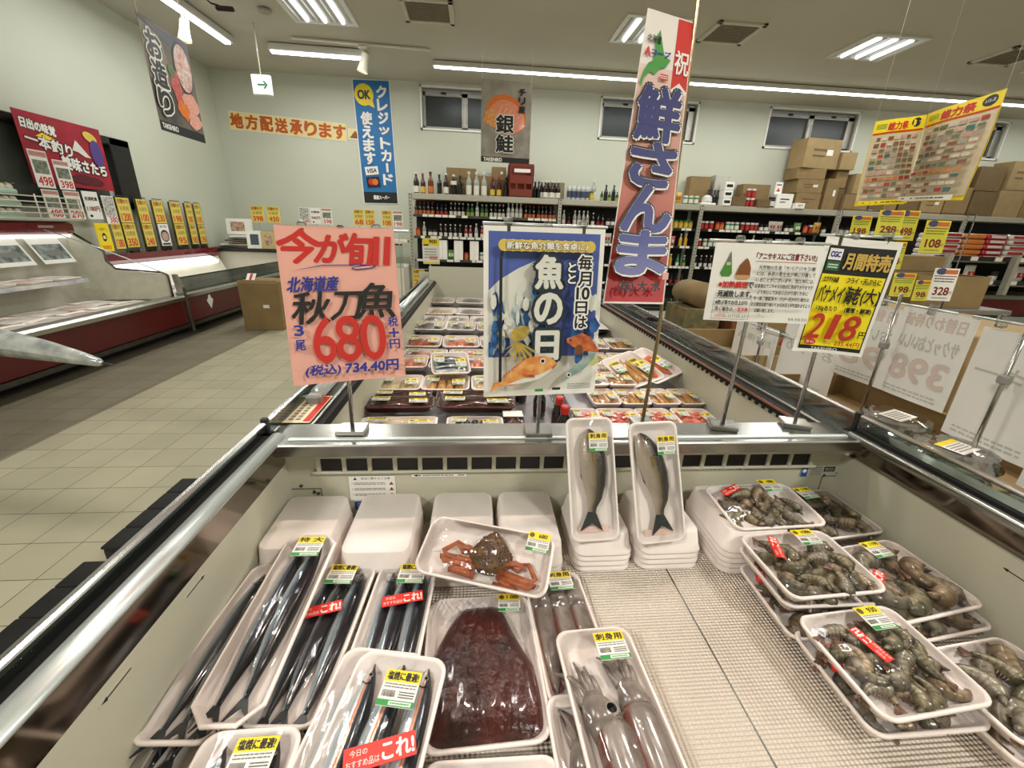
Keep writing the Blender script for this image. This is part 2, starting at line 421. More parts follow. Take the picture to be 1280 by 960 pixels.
for x in (-1.94, 2.15, 5.26):
    for y in (2.4, -1.6):
        ceiling_lamp('square recessed ceiling light in the row over the fish freezer', x, y, 52 if y > 0 else 120)
def vent(label, x, y, w=.62, l=.6):
    t = thing('ceiling_vent', label, 'ceiling vent', (x, y, ZC), group='ceiling vents')
    mb = MB()
    for (a, b, dx, dy) in ((0, l/2-.03, w, .06), (0, -l/2+.03, w, .06), (w/2-.03, 0, .06, l), (-w/2+.03, 0, .06, l)): mb.box((a, b, 0), (dx, dy, .03), M('vent_frame', (206, 200, 186), .6), .006)
    mb.build('frame', t)
    mb = MB().box((0, 0, .006), (w-.1, l-.1, .006), M('vent_dark', (112, 106, 94), .8))
    for k in range(12): mb.box((0, -l/2+.07+k*(l-.14)/11, -.002), (w-.12, .012, .01), M('vent_slat', (150, 142, 124), .7))
    mb.build('grille', t)
vent('square grey ceiling vent beside the top-left light', -.6, 6.33)
vent('square grey ceiling vent right of the tall fish banner', 3.18, 6.29)
vent('square grey ceiling vent near the right end of the ceiling', 7.2, 6.33)
vent('square grey ceiling vent in front of the light above the flyer sheets', 5.2, 4.55)
vent('long narrow ceiling slot vent at the top edge of the picture', 3.75, 4.7, .9, .26)
# cove strip light along the back wall
t = thing('strip_light', 'long continuous white strip light along the ceiling before the back wall', 'strip light', (0, 7.92, ZC))
MB().box((5.9, 0, -.035), (13.2, .11, .07), REFL, .008).build('housing', t)
MB().box((5.9, 0, -.078), (13.15, .055, .018), LEDW).build('led_bar', t)
def bar_light(label, x0, y0, x1, y1):
    t = thing('bar_light', label, 'bar light', ((x0+x1)/2, (y0+y1)/2, ZC), (0, 0, math.atan2(y1-y0, x1-x0)), group='short bar lights')
    L = math.hypot(x1-x0, y1-y0)
    MB().box((0, 0, -.045), (L, .16, .09), REFL, .01).build('housing', t)
    MB().box((0, 0, -.098), (L-.05, .07, .02), LEDW).build('led_bar', t)
    return t
bar_light('short white bar light above the credit card banner', -3.03, 7.68, -1.66, 7.72)
bar_light('bar light running over the wall cases at the top left', -3.62, 4.6, -3.5, 7.5)
def spotlight(label, x, y, ang, track_len, trot):
    t = thing('track_spotlight', label, 'spotlight', (x, y, ZC), (0, 0, ang))
    MB().box((0, 0, -.014), (.035, .035, .028), WPL).box((0, 0, -.012), (track_len, .036, .024), WPL, .004, Matrix.Rotation(trot, 4, 'Z')).build('track', t)
    MB().tube([(0, 0, -.03), (0, 0, -.13)], .012, WPL, n=8).box((0, 0, -.05), (.12, .04, .04), WPL, .006).build('stem', t)
    MB().lathe([(0, .12), (.05, .12), (.055, .0), (.07, -.09), (.075, -.11)], WPL, n=14, T=Matrix.Translation((.0, 0, -.24)) @ Matrix.Rotation(.25, 4, 'Y')).build('lamp_head', t)
    MB().lathe([(0, .0), (.062, .0)], M('lit_spot_lens', (255, 244, 220), .4, vary=0, emit=5), n=14, T=Matrix.Translation((-.02, 0, -.325)) @ Matrix.Rotation(.25, 4, 'Y')).build('lens', t)
spotlight('white track spotlight hanging beside the credit card banner', -1.64, 7.42, 0, 1.9, .05)
spotlight('white track spotlight above the hanging sashimi banner', -3.62, 6.68, PI/2, 1.5, 0)
# emergency exit sign on its rod
t = thing('exit_sign', 'small green and white hanging exit sign with an arrow', 'exit sign', (-2.92, 7.0, 3.02))
MB().box((0, 0, 0), (.25, .05, .24), WHITE, .01).build('sign_box', t)
sh = Sheet(.23, .22, M('exit_panel', (232, 242, 234), .4, vary=.02, emit=.5))
sh.rect(.0, 0, .1, .022, M('exit_green', (10, 110, 70), .4)); sh.poly([(.02, .045), (.045, .045), (.085, .0), (.045, -.045), (.02, -.045), (.055, 0)], M('exit_green'))
sh.build('face', t, (0, -.027, 0))
MB().tube([(0, 0, .12), (0, 0, .69)], .008, WPL, n=6).build('rod', t)
t = thing('ceiling_speaker', 'black cable and bracket hanging by the left bar light', 'cable bracket', (-2.95, 6.0, ZC))
MB().box((.05, 0, -.02), (.12, .1, .04), BLACK, .01).build('bracket', t)
MB().tube([(-.1, 0, -.02), (-.05, .02, -.14), (.03, 0, -.2), (.12, 0, -.22)], .009, BLACK, n=6).box((.17, 0, -.24), (.2, .05, .045), BLACK, .015).build('cable', t)
MB().lathe([(0, 0), (.07, 0), (.08, .02)], M('smoke_detector_grey', (170, 165, 150), .6), (-2.6, 6.6, ZC-.03), 14).build('ceiling_mount')
tag(bpy.data.objects['ceiling_mount'], 'small round grey detector on the ceiling beside the black cable', 'detector')
# ---------------------------------------------------------------- the island freezer
FX0, FX1, FYB, FYE, FZ = -.40, .85, .815, 3.75, .645
def M_deck():
    """embossed aluminium deck plate: rows of small diamond pimples"""
    m = bpy.data.materials.new('embossed_deck'); m.use_nodes = True
    nt = m.node_tree; N = nt.nodes; L = nt.links; b = N['Principled BSDF']
    tc = N.new('ShaderNodeTexCoord'); sp = N.new('ShaderNodeSeparateXYZ'); L.new(tc.outputs['Object'], sp.inputs[0])
    def wav(inp, f):
        a = N.new('ShaderNodeMath'); a.operation = 'MULTIPLY'; a.inputs[1].default_value = f; L.new(inp, a.inputs[0])
        s_ = N.new('ShaderNodeMath'); s_.operation = 'SINE'; L.new(a.outputs[0], s_.inputs[0]); return s_.outputs[0]
    ad = N.new('ShaderNodeMath'); ad.operation = 'ADD'; L.new(sp.outputs['X'], ad.inputs[0]); L.new(sp.outputs['Y'], ad.inputs[1])
    sb = N.new('ShaderNodeMath'); sb.operation = 'SUBTRACT'; L.new(sp.outputs['X'], sb.inputs[0]); L.new(sp.outputs['Y'], sb.inputs[1])
    mu = N.new('ShaderNodeMath'); mu.operation = 'ADD'; L.new(wav(sp.outputs['X'], 2*PI/.0066), mu.inputs[0]); L.new(wav(sp.outputs['Y'], 2*PI/.0058), mu.inputs[1])
    bp = N.new('ShaderNodeBump'); bp.inputs['Strength'].default_value = .75; bp.inputs['Distance'].default_value = .0015
    L.new(mu.outputs[0], bp.inputs['Height']); L.new(bp.outputs['Normal'], b.inputs['Normal'])
    b.inputs['Base Color'].default_value = (*lin((232, 220, 206)), 1); b.inputs['Metallic'].default_value = .12; b.inputs['Roughness'].default_value = .34
    return m
DECK = M_deck()
LINER = M('pale_green_liner', (196, 194, 174), .45, vary=.04, vs=5)
MIRR = M('polished_steel_panel', (150, 138, 126), .12, 1., vary=.16, vs=9)
fz = thing('island_freezer', 'long open-topped steel fish freezer divided by a crossbar, glass rims', 'display freezer', (0, 0, 0))
mb = MB()
mb.box((-.485, 1.85, .42), (.03, 3.9, .84), M('freezer_outer_grey', (120, 118, 112), .4))
mb.box((.935, 1.85, .42), (.03, 3.9, .84), M('freezer_outer_grey'))
mb.box((.225, FYE+.04, .46), (1.45, .03, .92), LINER)
mb.box((.225, 1.85, .02), (1.40, 3.86, .04), RUBBER)
mb.build('cabinet', fz)
# inner walls: front bay
mb = MB()
mb.box((FX0-.012, .40, (FZ+.80)/2), (.02, .86, .80-FZ+.02), LINER)
mb.box((FX1+.026, .40, (FZ+.80)/2), (.02, .86, .80-FZ+.02), LINER)
mb.box((.225, FYB+.010, (FZ+.845)/2), (1.29, .02, .845-FZ), LINER)
mb.box((.225, -.04, .74), (1.29, .02, .25), LINER)
# access plates and screws
for x0, x1, z0, z1 in ((-.40, -.338, .66, .736), (.832, .89, .67, .749)):
    for (x, z, dx, dz) in (((x0+x1)/2, z1, x1-x0, .0015), (x1 if x0 < 0 else x0, (z0+z1)/2, .0015, z1-z0)):
        mb.box((x, FYB-.001, z), (dx, .002, dz), GRY)
for x, z in ((-.379, .744), (-.353, .728), (-.345, .724), (.868, .757), (.834, .751)):
    mb.tube([(x, FYB+.001, z), (x, FYB-.003, z)], .0035, DSTEEL, n=8)
mb.tube([(-.299, FYB+.001, .696), (-.299, FYB-.003, .696)], .007, BLACK, n=10)
mb.build('liner', fz)
mb = MB(); mb.grid(lambda u, v: (FX0+u*(FX1-FX0+.02), -.03+v*(FYB+.03), FZ), 2, 2, DECK, False)
mb.add([(.383, -.03, FZ+.0005), (.386, -.03, FZ+.0005), (.386, .81, FZ+.0005), (.383, .81, FZ+.0005)], [(0, 1, 2, 3)], DSTEEL)
mb.build('deck_plate', fz)
# polished panels between the liner and the rims
for nm, sx, xa, xb in (('inner_panel', -1, -.388, -.402), ('inner_panel', 1, .842, .878)):
    MB().grid(lambda u, v: (xa+(xb-xa)*v, -.03+u*(FYB+.02), .868-.066*v), 2, 1, MIRR, False).build(nm, fz)
# front-bay rims
MB().tube([(-.402, -.03, .870), (-.402, .80, .870)], .015, CHROME, rb=.010, n=12).box((-.425, .385, .862), (.03, .83, .02), RUBBER).build('rim', fz)
MB().box((.852, .385, .868), (.02, .83, .018), STEEL, .004, None, 2).box((.868, .385, .870), (.012, .83, .022), RUBBER).box((.898, .385, .866), (.05, .83, .02), STEEL, .004).build('rim', fz)
MB().box((-.452, .385, .862), (.026, .83, .02), STEEL, .004).build('sill', fz)
# glass skirts with their top rails, both bays
for x in (-.432, .876):
    for y0, y1 in ((-.03, .81), (.825, 3.7)):
        g = MB().box((x, (y0+y1)/2, .880 if x < 0 else .884), (.006, y1-y0, .030 if x < 0 else .045), GLASS).build('glass_skirt', fz)
        MB().box((x, (y0+y1)/2, .894 if x < 0 else .908), (.012, y1-y0, .009), STEEL, .003).build('top_rail', g)
    MB().box((x, .817, .882 if x < 0 else .888), (.014, .012, .044 if x < 0 else .055), BLACK, .002).box((x*.985, .817, .862), (.03, .012, .02), BLACK).build('rail_bracket', fz)
# crossbar
mb = MB()
mb.box((.225, .808, .866), (1.26, .10, .012), STEEL, .003)
mb.box((.225, .763, .855), (1.25, .010, .022), STEEL, .003)
mb.box((.225, .782, .8735), (1.20, .010, .004), CHROME, .001)
mb.build('crossbar', fz)
# black air grille under the crossbar
mb = MB().box((.225, FYB-.002, .798), (1.12, .004, .032), BLACK)
n = 21
for k in range(n+1): mb.box((-.335+k*1.12/n, FYB-.006, .798), (.009, .006, .036), LINER, .001)
mb.box((.225, FYB-.005, .779), (1.15, .008, .006), LINER, .001); mb.box((.225, FYB-.005, .817), (1.15, .008, .006), LINER, .001)
mb.build('air_grille', fz)
# rear bay
mb = MB()
mb.box((FX0+.03, 2.3, .735), (.02, 2.9, .20), LINER); mb.box((FX1-.005, 2.3, .735), (.02, 2.9, .20), LINER)
mb.box((.225, FYE, .80), (1.27, .02, .34), LINER); mb.box((.225, .86, .75), (1.25, .02, .19), LINER)
mb.build('rear_liner', fz)
MB().grid(lambda u, v: (FX0+u*(FX1-FX0), .86+v*(FYE-.86), .684), 2, 2, M('rear_deck_steel', (150, 146, 150), .3, .6), False).build('rear_deck', fz)
for x0, x1, xg in ((-.455, -.365, -.362), (.845, .94, .838)):
    MB().box(((x0+x1)/2, 2.29, .852), (x1-x0, 2.90, .016), STEEL, .003).build('rear_sill', fz)
    mb = MB().box((xg, 2.29, .838), (.022, 2.88, .022), RUBBER)
    if xg > 0:
        mb.box((xg-.012, 2.29, .845), (.012, 2.88, .006), M('reddish_steel', (160, 120, 100), .3, .8))
        for k in range(90): mb.box((xg-.012, .9+k*.0318, .826), (.004, .012, .012), RUBBER)
    mb.build('gasket', fz)
for x in (-.40, .90):
    for y0, y1 in ((1.02, 2.2), (2.26, 3.5)):
        b = MB().tube([(x, y0, .878), (x, y1, .878)], .017, CHROME, n=12).build('night_cover_roller', fz)
        MB().box((x, y0-.02, .870), (.035, .03, .03), GREYPL, .005).build('roller_bracket', b)
# stickers
def caution_sheet():
    s_ = Sheet(.10, .062, WHITE); r = random.Random(3)
    s_.poly([(-.04, .022), (-.036, .029), (-.032, .022)], INK); s_.text('安全に関するご注意', .008, .0255, .0055, INK, fit=.062)
    for k in range(3):
        z = .013-k*.014; s_.ell(-.043, z, .001, .001, INK, 8); s_.lines(-.039, .03, z+.003, z-.004, 2, GRY, r); s_.poly([(.036, z-.004), (.041, z+.004), (.046, z-.004)], BRN)
    return s_
caution_sheet().build('caution_sticker', fz, (-.228, FYB-.002, .735))
s_ = Sheet(.12, .008, WHITE); s_.lines(-.035, .035, .003, -.003, 1, GRY, random.Random(4)); s_.poly([(-.056, 0), (-.048, .003), (-.048, .001), (-.04, .001), (-.04, -.001), (-.048, -.001), (-.048, -.003)], INK); s_.rect(.048, 0, .014, .002, INK)
s_.build('load_line_sticker', fz, (-.082, FYB-.002, .766))
s_ = Sheet(.11, .007, WHITE); s_.lines(-.05, .03, .003, -.003, 1, GRY, random.Random(5)); s_.poly([(.05, 0), (.042, .003), (.042, .001), (.032, .001), (.032, -.001), (.042, -.001), (.042, -.003)], INK)
s_.build('load_line_sticker', fz, (.573, FYB-.002, .772))
s_ = Sheet(.085, .030, M('liner_sticker', (196, 194, 178), .5)); s_.rect(-.034, 0, .016, .03, M('sticker_blue', (30, 84, 170), .4)); s_.ell(-.034, 0, .005, .005, WHITE); s_.lines(-.022, .01, .012, -.012, 4, GRY, random.Random(6)); s_.rect(.028, .004, .028, .013, INK); s_.text('ECO', .028, .004, .007, WHITE, fit=.02)
s_.build('maker_sticker', fz, (.815, FYB-.002, .764))
s_ = Sheet(.05, .02, M('sticker_blue')); s_.lines(-.02, .02, .008, -.008, 3, WHITE, random.Random(8)); s_.build('maker_sticker', fz, (-.245, FYB-.002, .690))
# load-line arrows on both side liners
for xw, rz, ys in ((FX0-.0015, -PI/2, (.50, .36)), (FX1+.0155, PI/2, (.46, .40))):
    for k, yy in enumerate(ys):
        s_ = Sheet(.05, .006, LINER); d = 1 if (k == 0) == (xw < 0) else -1
        s_.poly([(d*.022, 0), (d*.014, .003), (d*.014, .001), (d*-.02, .001), (d*-.02, -.001), (d*.014, -.001), (d*.014, -.003)], INK)
        s_.build('load_line_arrow', fz, (xw, yy, .785), (0, 0, -rz))
# price strip lying on the left sill, and bumper blocks on the floor outside
s_ = Sheet(.075, .16, CREAM); s_.rect(.028, 0, .016, .15, REDI); r = random.Random(9)
for k in range(3): s_.lines(-.03+k*.016, -.02+k*.016, .07, -.07, 9, GRY, r, .7)
tag(s_.build('notice_slip', None, (-.408, .96, .864), (-PI/2, 0, .0)), 'red and white printed slip lying on the left freezer sill', 'notice slip')
for k in range(7):
    y = [1.815, 1.695, 1.575, 1.455, 1.27, 1.15, 1.03][k]
    t = thing('bumper_block', 'black plastic bumper block, %s from the far end of the row beside the freezer' % ORD[k], 'bumper block', (-1.2, y, 0), group='black bumper blocks on the floor')
    MB().box((0, 0, .045), (.44, .115, .09), BLACK, .012, None, 2).build('block', t)
    MB().box((0, 0, .094), (.445, .117, .012), M('black_lid', (24, 24, 25), .5), .005, None, 2).build('lid', t)
# ---------------------------------------------------------------- packs of fish
def rr_loop(W, L, r, z, inset, n=5):
    w, l = W/2-inset, L/2-inset; r = max(.003, r-inset*.6); P = []
    for cx, cy, a0 in ((w-r, l-r, 0), (-w+r, l-r, PI/2), (-w+r, -l+r, PI), (w-r, -l+r, 1.5*PI)):
        for k in range(n+1):
            a = a0+PI/2*k/n; P.append((cx+r*math.cos(a), cy+r*math.sin(a), z))
    return P
_MC = {}
def tray_mesh(W, L, h=.024, r=.02, mat=None, inv=False, oct_=False, fl=1.):
    key = ('tray', round(W, 3), round(L, 3), h, r, inv, oct_, (mat or FOAM).name, fl)
    if key in _MC: return _MC[key]
    n = 1 if oct_ else 5
    prof = [(.016, 0), (.012, .002), (.003, h-.006), (0, h-.004), (0, h-.001), (.0015, h), (.004, h), (.006, h-.002), (.016, .006), (.02, .004)]
    if fl != 1: prof = [(i*fl, z) for i, z in prof]
    if inv: prof = [(i, h-z) for i, z in prof]
    mb = MB(); loops = [rr_loop(W, L, r, z, i, n) for i, z in prof]
    K = len(loops[0]); P = [p for lp in loops for p in lp]
    F = [(k*K+i, k*K+(i+1) % K, (k+1)*K+(i+1) % K, (k+1)*K+i) for k in range(len(loops)-1) for i in range(K)]
    F.append(tuple(range(K))); F.append(tuple((len(loops)-1)*K+i for i in range(K)))
    mb.add(P, F, mat or FOAM, not oct_)
    _MC[key] = mb.mesh('tray'); return _MC[key]
def film_mesh(W, L, h, dome, seed=0, mat=None):
    key = ('film', round(W, 3), round(L, 3), h, dome, seed, (mat or FILM).name)
    if key in _MC: return _MC[key]
    r = random.Random(seed)
    ph = [r.uniform(0, 6) for _ in range(6)]
    def fn(u, v):
        a, b = 2*u-1, 2*v-1; e = (1-abs(a)**3)*(1-abs(b)**3)
        w = .0012*(math.sin(9*a+4*b+ph[0])+math.sin(5*a-11*b+ph[1])+.6*math.sin(17*a+7*b+ph[2]))*e
        return (a*(W/2-.004), b*(L/2-.004), h+.0006+dome*e+w)
    _MC[key] = MB().grid(fn, 12, 14, mat or FILM).mesh('film'); return _MC[key]
def label_mesh(head, price=False, seed=0):
    """store label: yellow head, barcode and small print, green foot"""
    key = ('label', head, price)
    if key in _MC: return _MC[key]
    r = random.Random(hash(head) % 99 if False else len(head)*7+seed)
    s = Sheet(.046, .044, WHITE, .0003)
    if price:
        s.rect(0, .014, .046, .016, YEL); s.ell(-.0155, .014, .0055, .0055, M('olive_ink', (104, 92, 20), .5)); s.text(head, .008, .014, .0085, INK, bold=.0004)
    else:
        s.rect(0, .0145, .046, .015, YEL); s.text(head, 0, .0145, .0105, INK, fit=.040, bold=.0004)
    s.lines(-.02, .021, .006, -.001, 2, GRY, r, .4)
    for k in range(12): s.mb.add([(x, s.y-s.st, z) for x, z in ((-.02+k*.0014, -.011), (-.0194+k*.0014+r.choice((0, .0004)), -.011), (-.0194+k*.0014, -.003), (-.02+k*.0014, -.003))], [(0, 1, 2, 3)], INK)
    s.lay(); s.lines(.001, .021, -.003, -.012, 3, INK, r, .4)
    s.rect(0, -.018, .046, .007, GRN); s.rect(.006, -.018, .028, .0045, WHITE); s.lines(-.006, .018, -.0165, -.0195, 1, GRN, r, .6)
    _MC[key] = s.mesh('price_label'); return _MC[key]
STK = M('sticker_red', (226, 44, 28), .4, vary=.05)
def sticker_mesh():
    if 'stk' in _MC: return _MC['stk']
    s = Sheet(.066, .021, STK, .0003)
    s.text('これ!', .0165, 0, .015, WHITE, fit=.029, bold=.0006)
    s.text('今日の', -.0195, .0045, .006, WHITE, fit=.016); s.text('おすすめ品は', -.0155, -.0045, .0062, WHITE, fit=.030)
    _MC['stk'] = s.mesh('red_sticker'); return _MC['stk']

# --- contents meshes
SAU = M_uv('saury_skin', [(0, (216, 220, 218)), (.18, (192, 200, 204)), (.34, (140, 154, 162)), (.44, (64, 74, 84)), (.58, (26, 31, 38)), (1, (13, 16, 20))], .22, .35, coat=.5, bump=.06, bs=260)
SAUB = M_uv('saury_belly_skin', [(0, (206, 214, 216)), (.28, (186, 200, 206)), (.40, (214, 220, 222)), (.46, (222, 138, 96)), (.52, (228, 176, 148)), (.58, (60, 74, 86)), (.75, (20, 26, 34)), (1, (14, 18, 24))], .22, .3, coat=.5, bump=.06, bs=260)
FIN = M('dark_fin', (46, 50, 52), .35, vary=.3, vs=60)
EYEW = M('eye_white', (176, 172, 160), .2, rgb2=(120, 116, 108), vs=200); EYEB = M('eye_black', (8, 8, 10), .08)
def saury_mesh(L=.26, seed=0, skin=None):
    key = ('saury', L, seed, (skin or SAU).name)
    if key in _MC: return _MC[key]
    r = random.Random(seed); bx = r.uniform(-.004, .004)
    T = [0, .02, .05, .10, .16, .25, .36, .5, .64, .76, .86, .92, .955]
    R = [.0014, .0032, .0066, .0102, .0130, .0158, .0170, .0166, .0146, .0110, .0068, .0046, .0040]
    pts = [(bx*math.sin(t*PI), L*(.5-t), .009) for t in T]
    mb = MB(); mb.tube(pts, R, skin or SAU, rb=[q*.68 for q in R], n=14)
    y = L*(.5-.95)
    for s_ in (1, -1):
        mb.prism([(0, y+.004), (s_*.0035, y), (s_*.017, y-.030), (s_*.007, y-.019), (0, y-.012)], 'z', .0078, .0102, FIN)
    # lower jaw tip, gill cover line, small finlets
    mb.tube([(.0005, L*.5-.003, .008), (.0, L*.5+.003, .008)], [.0016, .0005], FIN, n=6)
    mb.tube([(.006, L*.40, .0162), (.001, L*.385, .0172), (-.006, L*.40, .0158)], .0007, FIN, n=5)
    _MC[key] = mb.mesh('saury'); return _MC[key]
def eye_mesh(r=.003):
    key = ('eye', r)
    if key in _MC: return _MC[key]
    mb = MB().lathe([(0, .0012), (r*.68, .0010), (r*.68, .0008)], EYEB, n=12).lathe([(r*.68, .0008), (r, .0003), (r*1.05, -.001)], EYEW, n=12)
    _MC[key] = mb.mesh('eye'); return _MC[key]
SHS = [M_uv('shrimp_shell%s' % n, [(0, c0), (.35, c1), (.62, c2), (1, c1)], .32, 0, 'Y', (c0, 70), .15, 160, .35, 7, .6) for n, c0, c1, c2 in (('_grey', (84, 78, 66), (122, 114, 98), (156, 147, 128)), ('_olive', (76, 72, 54), (112, 106, 82), (150, 140, 112)), ('_tan', (104, 86, 64), (146, 126, 98), (182, 164, 138)))]
SHT = M('shrimp_tail', (150, 118, 96), .4, rgb2=(84, 62, 50), vs=80, coat=.3)
def shrimp_mesh(v, c=0):
    key = ('shrimp', v, c)
    if key in _MC: return _MC[key]
    arc = (2.5, 1.3, 3.4)[v]; R = (.021, .034, .016)[v]
    K = 22; pts = []; ra = []
    for k in range(K):
        t = k/(K-1); a = -arc/2+arc*t
        pts.append((R*math.cos(a)-R*.6, R*math.sin(a), .0090-.002*t))
        base = .0050+.0055*min(1, t/.16) if t < .16 else .0105*(1-.70*((t-.16)/.84)**1.15)
        ra.append(base*(1.10-.14*((t*7) % 1)))
    mb = MB().tube(pts, ra, SHS[c], rb=[q*.9 for q in ra], n=12)
    e = Vector(pts[-1]); d = (e-Vector(pts[-2])).normalized(); sd = Vector((d.y, -d.x, 0))
    for q in (-.8, -.3, .3, .8):
        a = e+d*.010+sd*.005*q*1.5
        mb.prism([tuple((e+sd*.002*q)[:2]), tuple((a+sd*.0020)[:2]), tuple((a+d*.002)[:2]), tuple((a-sd*.0020)[:2])], 'z', e.z-.0006, e.z+.0008, SHT)
    for k in range(4, 15, 2):
        p = Vector(pts[k]); q = Vector((R*-.6, 0, p.z)); dd = (q-p).normalized()
        mb.tube([p+dd*ra[k]*.8, p+dd*(ra[k]+.004)+Vector((0, 0, -.003))], [.0013, .0005], SHT, n=5)
    s0 = Vector(pts[0]); d0 = (s0-Vector(pts[1])).normalized()
    mb.tube([s0, s0+d0*.006, s0+d0*.010+Vector((0, 0, .001))], [.0046, .0028, .0006], SHS[c], n=8)
    _MC[key] = mb.mesh('shrimp'); return _MC[key]
ISA = M_uv('grunt_skin', [(0, (188, 176, 160)), (.25, (158, 144, 128)), (.42, (124, 112, 98)), (.50, (112, 94, 60)), (.57, (66, 60, 54)), (1, (40, 40, 40))], .3, .15, 'Y', None, .2, 320, .6)
FINY = M('yellow_brown_fin', (122, 98, 52), .4, vary=.3, vs=60)
def grunt_mesh(v):
    key = ('grunt', v)
    if key in _MC: return _MC[key]
    T = [0, .03, .08, .16, .28, .42, .56, .68, .77, .82]
    R = [.003, .009, .015, .0205, .0235, .0232, .0195, .0135, .0085, .0076]
    L = .196; bend = (.005, .009)[v]
    pts = [(-bend*1.2+bend*2.4*math.sin(t*2.6)+(-.004 if t > .75 else 0), L*(.5-t), .013) for t in T]
    mb = MB().tube(pts, [q*1.16 for q in R], ISA, rb=[q*.58 for q in R], n=18)
    e = pts[-1]
    for s_ in (1, -1): mb.prism([(e[0], e[1]+.004), (e[0]+s_*.0078, e[1]), (e[0]+s_*.0225, e[1]-.036), (e[0]+s_*.013, e[1]-.030), (e[0], e[1]-.021)], 'z', .0115, .0145, FIN)
    # dorsal spines flat along the back, anal fin along the belly
    mb.prism([(pts[4][0]+.021, pts[4][1]+.01), (pts[4][0]+.026, pts[4][1]), (pts[6][0]+.0215, pts[6][1]), (pts[6][0]+.016, pts[6][1]-.004)], 'z', .0115, .0135, FIN)
    mb.prism([(pts[4][0]-.02, pts[4][1]+.004), (pts[4][0]-.0265, pts[4][1]-.004), (pts[5][0]-.026, pts[5][1]-.012), (pts[6][0]-.0175, pts[6][1]-.004)], 'z', .0115, .0135, FIN)
    _MC[key] = mb.mesh('grunt'); return _MC[key]
SQM = M_uv('squid_skin', [(0, (112, 50, 40)), (.14, (124, 80, 70)), (.26, (148, 138, 130)), (.6, (140, 130, 122)), (1, (100, 90, 84))], .25, 0, 'Y', ((122, 106, 98), 40), .05, 100, .8)
SQA = M('squid_flesh', (150, 140, 132), .25, rgb2=(104, 92, 86), vs=30, coat=.8)
def squid_body_mesh(L=.11, r=.02):
    key = ('sqb', L, r)
    if key in _MC: return _MC[key]
    T = [0, .05, .15, .4, .7, .9, 1]; R = [.84, .96, 1, .98, .8, .45, .08]
    mb = MB().tube([(0, -L*t, r*.62) for t in T], [r*q for q in R], SQM, rb=[r*.6*q for q in R], n=14)
    for s_ in (1, -1): mb.prism([(s_*r*.6, -L*.55), (s_*r*1.7, -L*.78), (s_*r*.1, -L)], 'z', r*.5, r*.58, SQM)
    _MC[key] = mb.mesh('mantle'); return _MC[key]
def squid_head_mesh():
    if 'sqh' in _MC: return _MC['sqh']
    mb = MB().tube([(0, -.016, .011), (0, .006, .0125), (0, .024, .0118), (0, .038, .009)], [.019, .0205, .0165, .011], SQA, rb=[.0105, .0125, .011, .008], n=16)
    r = random.Random(2)
    for k in range(8):
        q = (k-3.5)/3.5; pts = []; cl = r.uniform(-1, 1)
        for j in range(11):
            t = j/10
            pts.append((q*(.010+.012*t)+.010*cl*t*t-.006*t, .033+(.058-.018*abs(q))*t-.020*max(0, t-.6)*(k % 2), .008+.005*math.sin(t*3.1)*(1+(k % 3))*.6-.004*t))
        mb.tube(pts, [.0054*(1-.72*j/10) for j in range(11)], SQA, n=8)
    _MC['sqh'] = mb.mesh('head'); return _MC['sqh']
CRB = M('crab_shell', (112, 80, 44), .35, rgb2=(70, 50, 30), vs=60, bump=.7, bs=90, coat=.5)
CRL = M('crab_leg_shell', (186, 104, 66), .38, rgb2=(150, 78, 46), vs=50, bump=.3, bs=160, coat=.3)
def crab_body_mesh():
    if 'crb' in _MC: return _MC['crb']
    r = random.Random(5); mb = MB()
    def fn(u, v):
        a = 2*PI*u; q = v
        x = .034*math.sin(q*PI*.5)*math.cos(a); y = .034*math.sin(q*PI*.5)*math.sin(a)
        y *= 1.12 if y > 0 else .95; x *= 1-.35*max(0, y)/.034
        z = .004+.020*math.cos(q*PI*.5)**.7+.0022*math.sin(x*260)*math.cos(y*240)*(1-q)
        return (x, y, z)
    mb.grid(fn, 28, 10, CRB)
    for k in range(34):
        a = r.uniform(0, 2*PI); q = r.uniform(.3, .95); x, y, z = fn(a/2/PI, q)
        mb.lathe([(.0022, 0), (.001, .002), (0, .0034)], CRB, (x, y, z-.0005), 6)
    mb.lathe([(.005, 0), (.003, .005), (0, .008)], CRB, (0, .034, .012), 8)
    _MC['crb'] = mb.mesh('carapace'); return _MC['crb']
def crab_leg_mesh(v, sx):
    key = ('crl', v, sx)
    if key in _MC: return _MC[key]
    P = [[(.02, -.012, .010), (.062, -.006, .015), (.066, -.008, .016), (.030, -.001, .012), (.02, .0, .01)],
         [(.02, .004, .012), (.078, .008, .017), (.086, .014, .016), (.05, .018, .012), (.04, .016, .012)],
         [(.02, .012, .012), (.074, .016, .016), (.082, .026, .015), (.060, .046, .012), (.042, .040, .010)],
         [(.012, .022, .012), (.040, .036, .015), (.058, .036, .014), (.048, .028, .01), (.03, .028, .01)]][v]
    R = [.006, .0058, .0052, .004, .0012]
    mb = MB().tube([(sx*x, y, z) for x, y, z in P], R, CRL, rb=[q*.75 for q in R], n=9)
    _MC[key] = mb.mesh('leg'); return _MC[key]
ROE = M('dark_red_roe', (78, 22, 15), .3, rgb2=(44, 12, 9), vs=18, bump=.35, bs=60, coat=.6)
def roe_mesh(W, L):
    def fn(u, v):
        a, b = 2*u-1, 2*v-1
        w = .32+.68*min(1, (1-v)*1.8+.05)**.75; e = max(0, 1-abs(a)**4)*max(0, 1-abs(b)**6)
        return (a*W*.46*w+.004*math.sin(7*v), b*L*.45, .004+.022*e**.5+.0016*math.sin(a*11+3*b)*e+.001*math.sin(23*a-9*b)*e)
    return MB().grid(fn, 24, 26, ROE).mesh('roe_sac')

